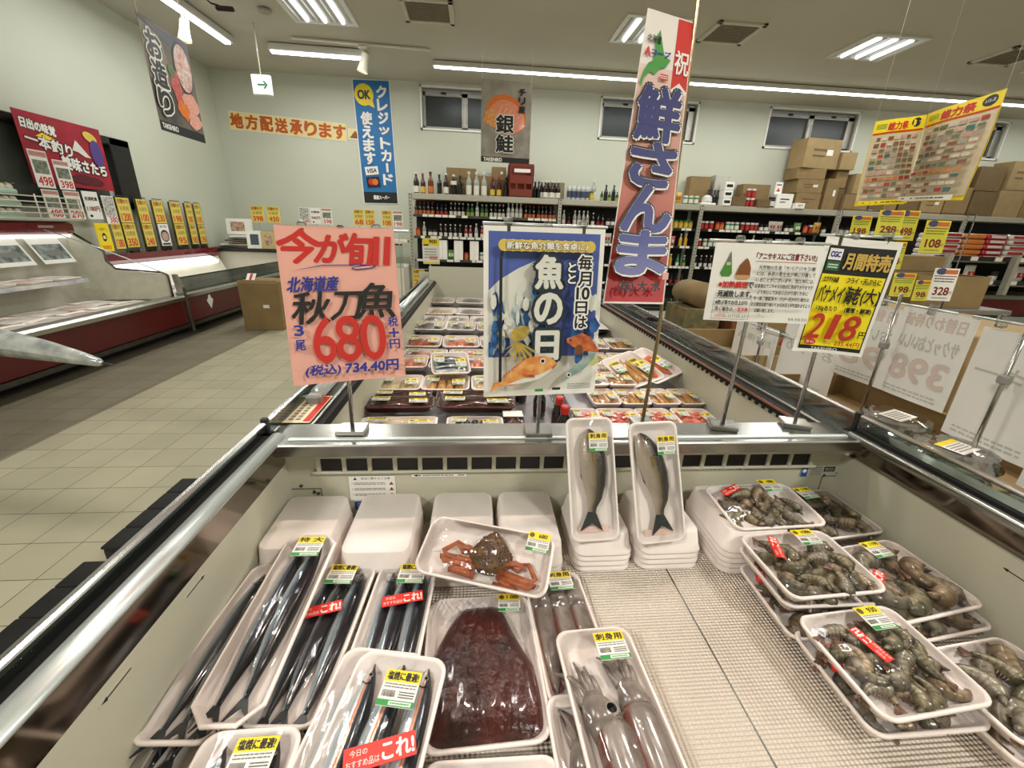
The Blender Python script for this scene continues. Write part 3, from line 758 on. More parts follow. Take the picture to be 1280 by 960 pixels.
def pack(label, P, group=None, h=.024, film=True, tray=None, r=.02, dome=.004, oct_=False, cat='fish pack', seed=0, name='fish_pack'):
    x, y, z, ex, ey, ez, W, L = P
    t = thing(name, label, cat, (x, y, z), (ex, ey, ez), group)
    ob('tray', tray_mesh(W, L, h, r, tray, False, oct_), t)
    if film: ob('cling_film', film_mesh(W, L, h, dome, seed % 3), t)
    return t
def put_label(t, P, head, x, y, z=None, rot=0., price=False, k=1., tilt=0.):
    lo = ob('price_label', label_mesh(head, price), t, (x, y, z), (-PI/2+tilt, 0, rot)); lo.scale = (k, k, k); lo.rotation_mode = 'XYZ'
    lo.rotation_euler = (Matrix.Rotation(rot, 3, 'Z') @ Matrix.Rotation(-PI/2, 3, 'X')).to_euler(); return lo
def put_sticker(t, x, y, z, rot, k=1.):
    so = ob('red_sticker', sticker_mesh(), t, (x, y, z)); so.scale = (k, k, k)
    so.rotation_euler = (Matrix.Rotation(rot, 3, 'Z') @ Matrix.Rotation(-PI/2, 3, 'X')).to_euler(); return so
FP = {
'S1':(-0.354,0.490,0.676, 0,0,-0.050, 0.100,0.286),
'S1b':(-0.372,0.455,0.652, 0,0,-0.047, 0.096,0.267),
'S2':(-0.300,0.508,0.706, 0.084,0,-0.029, 0.090,0.310),
'S3':(-0.238,0.496,0.670, 0,0,-0.061, 0.100,0.271),
'S4':(-0.130,0.500,0.668, 0,0,-0.063, 0.104,0.262),
'S6':(-0.145,0.312,0.690, 0.025,0,-0.165, 0.118,0.262),
'S5':(-0.118,0.284,0.711, 0.040,0,-0.181, 0.119,0.270),
'S7':(-0.258,0.216,0.690, 0,0,0.010, 0.112,0.270),
'crab':(0.019,0.600,0.723, 0.346,0,-0.312, 0.234,0.113),
'roe':(0.010,0.451,0.650, 0,0,0.040, 0.174,0.233),
'Q1':(0.147,0.500,0.648, 0,0,0.06, 0.106,0.239),
'Q2':(0.185,0.333,0.678, 0,0,0.051, 0.117,0.280),
'Q3':(0.147,0.273,0.652, 0,0,0.03, 0.099,0.243),
'B1':(0.019,0.226,0.650, 0,0,-0.009, 0.165,0.200),
'P480':(0.602,0.702,0.732, 0.091,0,0.038, 0.200,0.132),
'P1086':(0.598,0.558,0.715, 0.041,0,0.052, 0.183,0.147),
'P1086b':(0.597,0.556,0.691, 0,0,-0.003, 0.178,0.147),
'P1086c':(0.586,0.529,0.660, 0,0,-0.028, 0.165,0.163),
'Pb':(0.755,0.722,0.690, 0.036,0,0.120, 0.200,0.150),
'P1199':(0.742,0.535,0.693, 0.036,0,0.150, 0.215,0.160),
'P1199b':(0.750,0.52,0.664, 0,0,0.12, 0.21,0.165),
'P930':(0.596,0.393,0.695, 0.039,0,0.083, 0.176,0.153),
'P930b':(0.596,0.388,0.664, 0,0,0.011, 0.178,0.157),
'Pr':(0.752,0.352,0.680, 0.036,0,0.10, 0.165,0.13),
'Prb':(0.752,0.35,0.654, 0,0,0.08, 0.17,0.15),
'L1':(0.226,0.714,0.819, 1.077,0,0.052, 0.097,0.238),
'L2':(0.350,0.699,0.820, 1.120,0,0.107, 0.103,0.233),
}
def saury_pack(key, label, n, skin=None, head='塩焼に最適!', lx=0, ly=.08, sticker=None, dome=.004, oct_=False, L=.255, xs=None, lk=1., r=.02, rz=None):
    P = FP[key]; W, Lt = P[6:]
    t = pack(label, P, 'packs of saury', dome=dome, oct_=oct_, r=r, seed=len(key)+n)
    L = min(L, Lt*.91)
    for i in range(n):
        x = (xs[i] if xs else (i-(n-1)/2)*W*.245)
        f = ob('saury', saury_mesh(round(L, 2), i % 3, skin), t, (x, -.004+.004*((i*2) % 3), .005), (0, 0, (rz or [.02, -.015, .0])[i % 3]))
        ob('eye', eye_mesh(.0028), f, (.002, L*.445, .0138), (.0, .1, 0))
    if head: put_label(t, P, head, lx, ly, .030+dome*.5, 0, k=lk)
    if sticker: put_sticker(t, sticker[0], sticker[1], .030+dome*.5, sticker[2], sticker[3] if len(sticker) > 3 else 1)
    return t
saury_pack('S1', 'pack of saury in the white tray furthest left, along the freezer side wall', 3, lx=.022, ly=.105, sticker=(.03, .015, .35))
saury_pack('S1b', 'saury pack lying lowest under the leftmost saury tray, mostly hidden', 2, head=None)
saury_pack('S2', 'two large saury in an eight-sided clear-lidded tray lying on top of its neighbours', 2, head='特 大', lx=.004, ly=.115, dome=.006, oct_=True, L=.27, xs=(-.016, .013), r=.024, rz=[-.02, -.01, 0])
saury_pack('S3', 'pack of three saury with a red sticker, directly right of the eight-sided tray', 3, lx=-.004, ly=.105, sticker=(-.012, .03, .33))
saury_pack('S4', 'pack of three saury with a red sticker, between front saury packs and crab', 3, lx=.010, ly=.10, sticker=(.006, .045, .25))
saury_pack('S6', 'saury pack underneath the front saury pack, its left edge showing', 2, head=None, skin=SAUB, xs=(-.03, .0))
saury_pack('S5', 'front pack of three saury with orange-lined bellies and a large red sticker', 3, skin=SAUB, lx=.010, ly=.086, sticker=(.012, .02, .38, 1.15), lk=.98, xs=(-.036, -.002, .034))
saury_pack('S7', 'saury pack at the bottom left whose fish heads point up past its label', 3, lx=.012, ly=.098)
# empty upturned trays in stacks along the crossbar wall
STK_ = [('W1', -.333, .718, .133, .17, 'in the far left corner of the freezer', 4), ('W2', -.182, .712, .132, .19, 'second from the left along the crossbar wall', 4), ('W3', -.030, .712, .134, .19, 'third from the left, behind the crab pack', 4), ('W4', .105, .712, .124, .19, 'just left of the leaning fish packs', 4),
        ('W5', .253, .727, .118, .168, 'under the left leaning fish pack', 4), ('W6', .390, .727, .130, .168, 'under the right leaning fish pack', 4), ('W7', .560, .715, .145, .18, 'under the shrimp pack marked 480', 5)]
for key, x, y, W, L, where, n in STK_:
    for k in range(n):
        tp = k == n-1
        o = ob('foam_tray', tray_mesh(W, L, .045, .022, None, True, False, .42 if key in ('W1', 'W2', 'W3', 'W4') else .8), None, (x+U(-.0015, .0015), y, FZ+.001+k*.0125), (0, 0, U(-.012, .012)))
        tag(o, ('topmost upturned white foam tray of the stack %s' if tp else 'upturned white foam tray lower in the stack %s') % where, 'foam tray', 'upturned foam trays '+where)
# two leaning packs of whole fish
for key, v, lab, lx in (('L1', 0, 'left one of the two whole-fish packs leaning on the crossbar', .012), ('L2', 1, 'right one of the two whole-fish packs leaning on the crossbar', .018)):
    P = FP[key]; t = pack(lab, P, 'leaning packs of whole fish', h=.022, r=.016, dome=.006, seed=v)
    f = ob('whole_fish', grunt_mesh(v), t, ((-.001, -.008)[v], -.002, .004), (0, 0, (-.05, .10)[v]))
    ob('eye', eye_mesh(.0036), f, (.0005, .085, .0225), (0, 0, 0))
    ob('pectoral_fin', MB().prism([(0, 0), (.0045, -.003), (.005, -.03), (.001, -.038), (-.002, -.015)], 'z', 0, .0014, FINY).mesh('pectoral_fin'), f, (-.001, .052, .0262), (.06, .0, .08))
    put_label(t, P, '刺身用', lx, .070, .034, 0, k=.82)
    MB().box((0, -.098, .012), (.06, .012, .003), M('pink_pad', (240, 208, 196), .7)).build('absorbent_pad', t)
# crab
P = FP['crab']; t = pack('red-brown crab pack with folded legs, tilted across the gap between the saury and the squid', P, h=.024, r=.022, dome=.016, name='crab_pack', cat='crab pack')
c = ob('carapace', crab_body_mesh(), t, (.008, .004, .005), (0, 0, .06)); c.scale = (1.15, 1.1, 1.1)
for sx in (-1, 1):
    for v in range(4): ob('leg', crab_leg_mesh(v, sx), t, (.008, -.024 if sx < 0 else -.030, .003), (0, 0, .1 if sx < 0 else -.25))
put_label(t, P, '680', .088, .034, .034, -.02, True, .85)
# roe
P = FP['roe']; t = pack('large tray of glossy dark red roe under wrinkled film, front bay middle', P, r=.026, dome=.010, film=False, name='roe_pack', cat='roe pack')
ob('roe_sac', roe_mesh(P[6], P[7]), t, (0, -.002, .004))
ob('cling_film', film_mesh(P[6], P[7], .024, .012, 1, M_film('wrinkled_film', .02, (.98, .97, .97), 1., 90, .03, (2.4, .4, 1), 1.12)), t)
put_label(t, P, '1 080', .05, .088, .036, -.06, True, .8)
# squid packs
def squid(t, xs, y0, z, eyes=True, L=.11, r=.02, rot=0.):
    for i, x in enumerate(xs):
        q = ob('squid', squid_body_mesh(L, r), t, (x, y0, z), (0, 0, rot+.04*(i-1)))
        hd = ob('head', squid_head_mesh(), q, (0, .0, .001))
        if eyes:
            e = ob('eye', eye_mesh(.0050), q, (.006, .008, .0228), (-.1, .2, 0)); e.scale = (1, 1, 1.6); hd.scale = (.8, .8, .8)
P = FP['Q1']; t = pack('pack of three squid right of the roe tray, under the crab pack corner', P, 'packs of squid', dome=.006, name='squid_pack', cat='squid pack')
squid(t, (-.030, .002, .032), .055, .004, False, .15, .019); put_label(t, P, '刺身用', .012, .088, .034, .0, k=.95)
P = FP['Q2']; t = pack('nearest squid pack with one big black eye facing up', P, 'packs of squid', dome=.010, name='squid_pack', cat='squid pack', seed=2)
q = ob('squid', squid_body_mesh(.17, .026), t, (-.014, .006, .004), (0, 0, .02)); ob('head', squid_head_mesh(), q, (-.006, .0, .002), (0, 0, .22)).scale = (1.2, 1.05, 1.15)
e = ob('eye', eye_mesh(.0085), q, (.004, .012, .0272), (-.1, .15, 0)); e.scale = (1.15, 1.15, 2)
q = ob('squid', squid_body_mesh(.19, .024), t, (.028, .024, .004), (0, 0, .0)); ob('head', squid_head_mesh(), q, (.000, 0, .0), (0, 0, .02)).scale = (1.1, .95, 1.05)
put_label(t, P, '刺身用', .018, .098, .038, .0, k=.98)
P = FP['Q3']; t = pack('squid pack tucked low between the nearest squid pack and the roe tray', P, 'packs of squid', name='squid_pack', cat='squid pack', seed=1)
squid(t, (-.012, .016), .03, .003, False, .13, .02)
P = FP['B1']; t = pack('pack at the bottom edge in front of the roe tray, one dark feeler showing', P, name='squid_pack', cat='squid pack', dome=.003)
squid(t, (-.03, .02), .01, .003, False, .1, .02)
MB().tube([(.018, .075, .012), (.026, .083, .022), (.036, .075, .024), (.05, .06, .022)], [.001, .0015, .002, .0025], FIN, n=6).build('feeler', t)
# shrimp packs
def shrimp_pack(key, label, n, head=None, lx=.0, ly=.0, st=None, seed=0, dome=.006, big=1., area=(.40, .36), lrot=0., x0=0.):
    P = FP[key]; W, L = P[6:]; t = pack(label, P, 'packs of shrimp', dome=dome, seed=seed, name='shrimp_pack', cat='shrimp pack'); r = random.Random(seed)
    nx = max(2, int(round(math.sqrt(n*W/L)))); ny = max(1, int(math.ceil(n/nx))); k = 0
    for lay in range(2):
        for j in range(ny):
            for i in range(nx):
                if lay and r.random() < .45: continue
                lx_, ly_ = W/2-.030*big, L/2-.030*big; x = max(-lx_, min(lx_, x0+(-.5+(i+.5)/nx)*W*2*area[0]+r.uniform(-.006, .006))); y = max(-ly_, min(ly_, (-.5+(j+.5)/ny)*L*2*area[1]+r.uniform(-.005, .005)-.008))
                o = ob('shrimp', shrimp_mesh(r.choice((0, 1, 1, 2)), r.choice((0, 0, 1, 2))), t, (x, y, .004+lay*.009), (r.uniform(-.2, .2), r.uniform(-.2, .2), r.uniform(0, 6.3)))
                s_ = big*r.uniform(1.0, 1.2); o.scale = (s_, s_, s_)
    if head: put_label(t, P, head, lx, ly, .032+dome*.6, lrot, True, .9)
    if st: put_sticker(t, st[0], st[1], .033+dome*.6, st[2], .8)
    return t
shrimp_pack('P480', 'shrimp pack with the price 480, on the tray stack right of the leaning fish', 10, '480', .045, .045, (-.055, .035, .45), 1, x0=-.01)
shrimp_pack('P1086', 'upper shrimp pack with the price 1086, topmost of three', 12, '1086', .03, .045, (-.05, .025, 1.2), 2, x0=-.005)
shrimp_pack('P1086b', 'shrimp pack just beneath the one priced 1086, middle of the three', 8, None, seed=3)
shrimp_pack('P1086c', 'lowest shrimp pack of three under the one priced 1086, a red sticker on it', 9, None, st=(-.06, .045, 1.1), seed=4)
shrimp_pack('Pb', 'shrimp pack in the far right corner of the front bay', 11, '1190', .02, .055, (-.035, .02, 1.25), 5)
shrimp_pack('P1199', 'pack of big curled shrimp priced 1199 beside the right side wall', 7, '1199', .03, .052, (-.045, -.008, .6), 6, big=1.5, x0=-.005)
shrimp_pack('P1199b', 'shrimp pack lying under the one priced 1199', 8, None, seed=7, big=1.3)
shrimp_pack('P930', 'nearest shrimp pack, price 930, with a red sticker down its middle', 16, '930', .028, .05, (-.022, .012, 1.75), 8)
shrimp_pack('P930b', 'shrimp pack lying under the one priced 930, empty corner showing', 8, None, seed=9, x0=-.02, st=(-.065, .02, 1.1))
shrimp_pack('Pr', 'shrimp pack at the right edge of the front bay, single shrimp along its side', 6, None, seed=10, big=1.2)
shrimp_pack('Prb', 'shrimp pack lowest at the right edge, under another shrimp pack', 6, None, seed=11)
# ---------------------------------------------------------------- packs in the rear bay
TRW = FOAM
def slab(W, L, h, mat, seed=0, wob=.15):
    r = random.Random(seed); ph = [r.uniform(0, 6) for _ in range(4)]
    def fn(u, v):
        a, b = 2*u-1, 2*v-1; e = (1-abs(a)**3)**.5*(1-abs(b)**3)**.5
        return (a*W/2*(1+wob*math.sin(3*b+ph[0])*.4), b*L/2*(1+wob*math.sin(2.5*a+ph[1])*.4), h*(.15+.85*e)*(1+.15*math.sin(6*a+ph[2])*math.sin(5*b+ph[3])))
    return MB().grid(fn, 9, 9, mat)
SAL = M('salmon_flesh', (226, 122, 86), .3, rgb2=(238, 160, 128), vs=60, coat=.5)
PINK = M('pink_flesh', (232, 176, 160), .3, rgb2=(216, 140, 124), vs=50, coat=.5)
DRED = M('dark_red_flesh', (84, 30, 26), .22, rgb2=(50, 18, 18), vs=40, coat=.8)
BEIG = M('pale_fillet', (222, 206, 168), .35, rgb2=(196, 170, 120), vs=40, coat=.4)
YELF = M('yellow_brown_fillet', (206, 162, 88), .35, rgb2=(170, 118, 58), vs=40, coat=.4)
SILV = M('silver_fish_skin', (164, 166, 162), .25, .2, rgb2=(96, 98, 98), vs=50, coat=.6)
CRED = M('red_crab_meat', (214, 66, 46), .3, rgb2=(236, 150, 126), vs=60, coat=.5)
MUS = M('black_shellfish', (44, 38, 36), .3, vary=.4, vs=60, coat=.5)
ORF = M('orange_roe', (216, 112, 52), .3, rgb2=(190, 82, 36), vs=80, coat=.5)
KINDS = {}
def kind_pieces(kind):
    """(part name, mesh, [(x, y, z, yaw)]) for a tray 1 unit wide and deep, scaled later"""
    if kind in KINDS: return KINDS[kind]
    r = random.Random(len(kind)*3+ord(kind[0])); out = []
    def rows(nm, me, n, m, zz=.004, jr=.3, sp=.8):
        return (nm, me, [((-.5+(i+.5)/n)*sp*.16, (-.5+(j+.5)/m)*sp*.11, zz+(.002 if (i+j) % 2 else 0), r.uniform(-jr, jr)) for j in range(m) for i in range(n)])
    if kind == 'salmon': out = [rows('fillet', slab(.048, .075, .016, SAL, 1).mesh('fillet'), 3, 1)]
    elif kind == 'pink': out = [rows('fillet', slab(.066, .036, .015, PINK, 2).mesh('fillet'), 2, 2)]
    elif kind == 'darkslab': out = [('fillet', slab(.15, .085, .022, DRED, 3, .1).mesh('fillet'), [(0, 0, .004, 0)])]
    elif kind == 'beige': out = [rows('fillet', slab(.07, .08, .015, BEIG, 4).mesh('fillet'), 2, 1)]
    elif kind == 'yellow': out = [rows('fillet', slab(.032, .085, .018, YELF, 5).mesh('fillet'), 4, 1, jr=.15)]
    elif kind == 'silver': out = [('small_fish', MB().tube([(-.06, 0, .007), (-.05, 0, .008), (-.02, 0, .009), (.03, 0, .008), (.05, 0, .006), (.062, 0, .006)], [.002, .006, .010, .007, .003, .008], SILV, rb=[.002, .005, .007, .005, .002, .001], n=10).mesh('small_fish'), [(r.uniform(-.006, .006), -.036+i*.018, .004, r.uniform(-.12, .12)) for i in range(5)])]
    elif kind == 'crab': out = [rows('crab_piece', MB().tube([(-.03, -.006, .006), (-.005, .004, .010), (.028, -.003, .006)], [.006, .009, .005], CRED, rb=[.005, .007, .004], n=8).mesh('crab_piece'), 3, 4, jr=.6)]
    elif kind == 'mussel': out = [rows('shellfish', slab(.022, .016, .014, MUS, 7).mesh('shellfish'), 5, 4, jr=3, zz=.006)]
    elif kind == 'roe': out = [rows('roe_cluster', slab(.062, .075, .02, ORF, 8, .4).mesh('roe_cluster'), 2, 1)]
    elif kind == 'saury': out = [('saury', saury_mesh(.15, 0).copy(), [(0, 0, .004, PI/2)])]; out[0][2][:] = [(0, -.034+i*.02, .003, PI/2+r.uniform(-.05, .05)) for i in range(4)]
    KINDS[kind] = out; return out
WORD = {'salmon': 'orange salmon fillets', 'pink': 'pink fish fillets', 'darkslab': 'dark red meat slab', 'beige': 'pale dried fillets', 'yellow': 'yellow-brown fillets', 'silver': 'small silver fish', 'crab': 'red and white crab pieces', 'mussel': 'black shellfish', 'roe': 'orange roe clusters', 'saury': 'thin silver saury'}
CAT_ = {'salmon': 'salmon pack'}
BTRAY = M('black_foam', (20, 19, 20), .4); DKT = M('dark_wrap_tray', (84, 46, 42), .3, vary=.2, coat=.5)
def rear_pack(kind, x, y, w, l, rowname, place, z=.687, rx=0., ry=0., rz=0., lab=True, dark=False):
    W, L = .18, .125; w *= 1.05; l *= 1.12
    t = thing('fish_pack', 'pack of %s, %s, %s' % (WORD[kind], rowname, place), 'fish pack', (x, y, z), (rx, ry, rz), 'fish packs in the rear bay')
    t.scale = (w/W, l/L, 1)
    ob('tray', tray_mesh(W, L, .024, .02, BTRAY if dark else (DKT if kind == 'darkslab' else None)), t)
    for nm, me, pl in kind_pieces(kind):
        for (px, py, pz, yaw) in pl: ob(nm, me, t, (px, py, pz), (0, 0, yaw))
    ob('cling_film', film_mesh(W, L, .024, .004, 0), t)
    if lab:
        q = ob('price_label', label_mesh('398', True), t, (W*.27, -L*.1, .031)); q.rotation_euler = (Matrix.Rotation(.06, 3, 'Z') @ Matrix.Rotation(-PI/2, 3, 'X')).to_euler(); q.scale = (1.05, 1.05, 1.05)
        q = ob('description_label', label_mesh('北海道産', False), t, (-W*.28, L*.12, .030)); q.rotation_euler = (-PI/2, 0, 0)
    return t
LEFT_ROWS = [
 (1.20, .085, [('beige', -.24, .225), ('mussel', -.005, .17)]), (1.325, .09, [('darkslab', -.255, .215), ('darkslab', .0, .25)]), (1.435, .09, [('darkslab', -.27, .205), ('darkslab', -.01, .26)]),
 (1.575, .15, [('beige', -.30, .165), ('yellow', -.12, .175), ('beige', .065, .165)]), (1.79, .16, [('salmon', -.29, .145), ('pink', -.135, .135), ('salmon', .005, .12)]), (1.985, .14, [('pink', -.25, .20), ('salmon', -.04, .18)]),
 (2.23, .22, [('roe', -.285, .185), ('salmon', -.085, .185), ('pink', .10, .16)]), (2.53, .22, [('silver', -.28, .185), ('silver', -.095, .165), ('beige', .085, .165)]), (2.82, .20, [('silver', -.30, .15), ('silver', -.135, .15), ('silver', .03, .15)]),
 (3.12, .24, [('beige', -.265, .195), ('silver', -.05, .205)]), (3.50, .26, [('beige', -.28, .185), ('silver', -.05, .22)])]
for j, (y, l, items) in enumerate(LEFT_ROWS):
    for i, (kd, x, w) in enumerate(items):
        rear_pack(kd, x, y, w, l, '%s row behind the crossbar' % ORD[j], ['at the left liner', 'second from left liner', 'third from left liner'][i], rz=U(-.04, .04), z=.687+.02*(j % 3 == 1), lab=(j < 8))
t = rear_pack('saury', -.11, 1.69, .15, .15, 'and pale fillets on the left side', 'lying tilted on top of the salmon', z=.735, rx=.25, rz=.12)
t['label'] = 'small pack of thin silver saury lying tilted on the left fillet packs'
RIGHT_ROWS = [
 (1.24, .13, [('crab', .36, .09), ('crab', .475, .13), ('crab', .605, .115), ('crab', .735, .125)]), (1.43, .14, [('yellow', .47, .10), ('yellow', .58, .105), ('yellow', .69, .10), ('yellow', .79, .085)]), (1.58, .14, [('silver', .46, .11), ('yellow', .575, .11)]),
 (1.74, .15, [('roe', .45, .13), ('salmon', .60, .14)]), (1.93, .17, [('pink', .45, .12), ('yellow', .58, .12), ('pink', .71, .12)]), (2.15, .20, [('roe', .48, .13), ('pink', .62, .13), ('yellow', .765, .13)]), (2.40, .22, [('salmon', .46, .14), ('roe', .62, .15)]), (2.70, .24, [('pink', .5, .17), ('salmon', .68, .15)]), (3.05, .26, [('pink', .38, .2), ('beige', .62, .2)]), (3.42, .26, [('silver', .40, .22), ('silver', .66, .2)])]
for j, (y, l, items) in enumerate(RIGHT_ROWS):
    for i, (kd, x, w) in enumerate(items):
        n = len(items)
        rear_pack(kd, x, y, w, l, '%s row behind the crossbar' % ORD[j], ['at the right liner', 'second from right liner', 'third from right liner', 'fourth from right liner'][n-1-i], rz=U(-.05, .05), z=.687+.018*(j % 3 == 2), lab=(j < 7))
t = rear_pack('yellow', .66, 1.66, .16, .22, '', '', z=.725, rx=.20, ry=-.25, rz=.25); t['label'] = 'pack of yellow-brown fillets lying tilted, left of two tilted packs at the right liner'
t = rear_pack('roe', .740, 1.67, .14, .23, '', '', z=.74, rx=.16, ry=-.3, rz=.3); t['label'] = 'pack of brown clusters tipped up against the right liner'
t = rear_pack('darkslab', .72, 2.62, .2, .24, '', '', z=.69, dark=True, lab=False); t['label'] = 'black tray pack with a white cover sheet, by the right liner far back'
MB().box((0, 0, .032), (.17, .10, .004), WHITE, .001).build('cover_sheet', t)
t = rear_pack('darkslab', .118, 1.235, .065, .10, '', '', lab=False); t['label'] = 'small brown slab pack with a white paper label, next to the sauce bottles'
MB().box((0, .02, .030), (.17, .05, .002), WHITE).build('paper_label', t)
# black sauce bottles with red caps in the gap
SOY = M('black_sauce_glass', (16, 12, 12), .12, coat=.8); RCAP = M('red_cap', (196, 34, 34), .35)
def sauce(label, x, y, lay=False):
    t = thing('sauce_bottle', label, 'sauce bottle', (x, y, .686), group='black sauce bottles in the rear bay')
    MB().lathe([(0, 0), (.019, 0), (.021, .004), (.021, .065), (.012, .085), (.011, .095)], SOY, n=16).build('body', t)
    MB().lathe([(.0135, .088), (.0135, .108), (.011, .112), (0, .112)], RCAP, n=14).build('cap', t)
    MB().lathe([(.0213, .02), (.0213, .055)], M('dark_label', (50, 20, 18), .5), n=16).build('label_band', t)
sauce('black sauce bottle with a red cap, standing under the fish-day poster, left of two', .162, 1.43)
sauce('black sauce bottle with a red cap, standing under the fish-day poster, right of two', .212, 1.30)
sauce('black sauce bottle with a red cap right behind the crossbar, nearest of the row', .262, 1.13)
sauce('black sauce bottle with a red cap second behind the crossbar by the clear panel', .258, 1.20)
t = thing('divider_panel', 'clear ribbed plastic divider panel leaning beside the sauce bottles', 'divider panel', (.312, 1.30, .687))
MB().box((0, 0, .05), (.05, .34, .005), M_film('ribbed_clear', .3, (.8, .84, .84), .8, 60, .15), .001, Matrix.Rotation(-.55, 4, 'Y')).build('panel', t)
MB().box((-.02, 0, .005), (.012, .34, .01), GREYPL, .002).build('foot', t)
# ---------------------------------------------------------------- signs on stands
CLIPM = M_film('clip_plastic', .5, (.9, .9, .88), .1, 20, .1)
def stand(label, x, y, z0, top, bar=None, clips=(), lean=(0, 0), rad=.0042, base=True, yaw=0., group='sign stands'):
    """square-footed pole with a cross rod and clips; bar = (centre x offset, length, yaw, dy)"""
    t = thing('sign_stand', label, 'sign stand', (x, y, z0), (0, 0, 0), group)
    if base: MB().box((0, 0, .006), (.058, .046, .012), STEEL, .002, Matrix.Rotation(yaw, 4, 'Z')).build('base', t)
    MB().tube([(0, 0, .01), (lean[0], lean[1], top-z0)], rad, STEEL, n=10).build('pole', t)
    if bar:
        bx, bl, by, dy = bar
        R = Matrix.Translation((lean[0]+bx, lean[1]+dy, top-z0)) @ Matrix.Rotation(by, 4, 'Z')
        b = MB().tube([(-bl/2, 0, 0), (bl/2, 0, 0)], .0028, CHROME, n=8, T=R).box((-bx*.6, 0, 0), (.014, .02, .014), CLIPM, .003, R).build('cross_rod', t)
        for c in clips:
            MB().box((c, -.004, .004), (.016, .012, .014), CLIPM, .003, R).box((c, -.007, -.012), (.013, .006, .026), CLIPM, .002, R).box((c, -.0105, -.010), (.006, .002, .020), DSTEEL, 0, R).build('clip', t)
    return t
PAPERP = M('salmon_pink_paper', (236, 174, 158), .6, vary=.04)
# pink hand-written sheet
s = Sheet(.199, .279, PAPERP, .0008, seg=16); s.st = .00025
s.text('今', -.066, .105, .056, REDI, fit=.066, bold=.0022, shear=.25); s.text('が', -.012, .103, .048, REDI, fit=.050, bold=.0022, shear=.25); s.text('旬', .034, .098, .060, REDI, fit=.046, bold=.0022, shear=.15)
for x in (.064, .084): s.poly([(x-.009, .073), (x+.003, .073), (x+.009, .124), (x-.002, .124)], REDI)
s.poly([(-.085, .062), (-.03, .072), (.03, .073), (.085, .070), (.03, .0745), (-.03, .0735)], BLU); s.ell(.04, .069, .022, .003, BLU, 20, 0, .1); s.ell(.04, .069, .018, .0016, PAPERP, 20, 0, .1)
s.text('北海道産', -.048, .040, .026, BLU, fit=.082, bold=.0008, shear=.25, rot=.02)
s.text('秋', -.055, -.002, .056, INK, fit=.062, bold=.0012, shear=.15); s.text('刀', .004, .000, .050, INK, fit=.050, bold=.0012, shear=.2); s.text('魚', .058, .008, .064, INK, fit=.070, bold=.0013, shear=.15)
for ch, x, f in (('6', -.040, .037), ('8', .001, .042), ('0', .045, .044)): s.text(ch, x, -.060, .082, REDI, fit=f, bold=.0010)
s.vtext('3尾', -.080, -.028, .018, BLU, .026, fit=.015, bold=.0006); s.vtext('税+円', .083, -.022, .017, BLU, .021, fit=.018, bold=.0005)
s.text('(税込)', -.047, -.115, .021, BLU, fit=.058, bold=.0007, shear=.2); s.text('734.40円', .038, -.114, .020, BLU, fit=.095, bold=.0009, shear=.1)
s.bend = lambda x, y, z: (x, y+.004*math.sin((z+.14)*11)-.003*(x/.1)**2, z)
tag(s.build('price_poster', None, (-.244, .80, 1.139), (-.20, 0, .305)), 'pink hand-written price poster with a big red 680, left front stand', 'poster')
stand('pole stand with a square foot behind the pink poster', -.258, .815, .872, 1.272, (.012, .23, .305, .0), (-.07, .055), lean=(.004, .025))
# fish-day poster
NAVY = M('navy_ink', (24, 40, 54), .5, vary=.1); BLUE1 = M('poster_blue', (70, 92, 164), .5, rgb2=(82, 100, 176), vs=8); BLUE2 = M('wave_blue', (24, 62, 128), .5, rgb2=(60, 120, 180), vs=60)
LBLUE = M('pale_wave', (150, 186, 208), .5, rgb2=(206, 214, 210), vs=50); PALE = M('poster_white', (222, 222, 212), .5, vary=.03); GOLD = M('gold_band', (222, 196, 84), .5, vary=.1)
FORG = M('fish_orange', (214, 122, 52), .5, rgb2=(232, 178, 110), vs=60); FRED = M('fish_red_brown', (164, 70, 40), .5, rgb2=(206, 120, 60), vs=90); OLIV = M('octopus_olive', (150, 132, 62), .5, rgb2=(196, 164, 70), vs=70); SQGR = M('squid_grey_green', (120, 146, 140), .5, rgb2=(160, 180, 172), vs=50)
r = random.Random(11); W, H = .227, .314
s = Sheet(W, H, WHITE, .0008)
s.rect(0, .002, W-.018, H-.022, BLUE1); s.rect(0, -.112, W-.018, .066, PALE)
s.poly([(-.1045, .045), (-.085, .064), (-.05, .085), (-.02, .098), (.0, .098), (.02, .08), (.012, .05), (.03, .03), (.01, .0), (-.02, -.03), (-.1045, -.05)], PALE)
for k in range(70):
    x = r.uniform(-.102, .02); z = r.uniform(-.085, .055-.3*abs(x+.03)); q = .25+.5*(z > 0); s.blob(x, z, r.uniform(.003, .008), r.uniform(.007, .02), r.choice((BLUE2, BLUE2, LBLUE, PALE) if z < .02 else (LBLUE, PALE, BLUE2)), r, 12, .22)
for k in range(10): s.blob(r.uniform(.055, .1), r.uniform(-.08, .03), .010, .016, r.choice((BLUE2, LBLUE, PALE)), r, 9, .35)
for k in range(16): s.blob(r.uniform(-.1, .03), r.uniform(-.07, .01), .005, .007, PALE, r, 8, .5)
for x0 in (-.084, .080):
    s.rect(x0, -.015+(.0 if x0 < 0 else .035), .0055, .235 if x0 < 0 else .165, INK)
for k in range(8):
    a0, a1 = PI/2*k/8, PI/2*(k+1)/8
    for sx in (-1, 1):
        P = [(sx*(.056+q*math.cos(a)), .104+q*math.sin(a)) for q, a in ((.030, a0), (.030, a1), (.0245, a1), (.0245, a0))]; s.poly(P, INK)
s.rect(0, .1313, .115, .0055, INK); s.rect(0, .124, .158, .019, GOLD)
for x in [-.079+.0158*k for k in range(11)]: s.ell(x, .124, .0105, .0105, GOLD, 12)
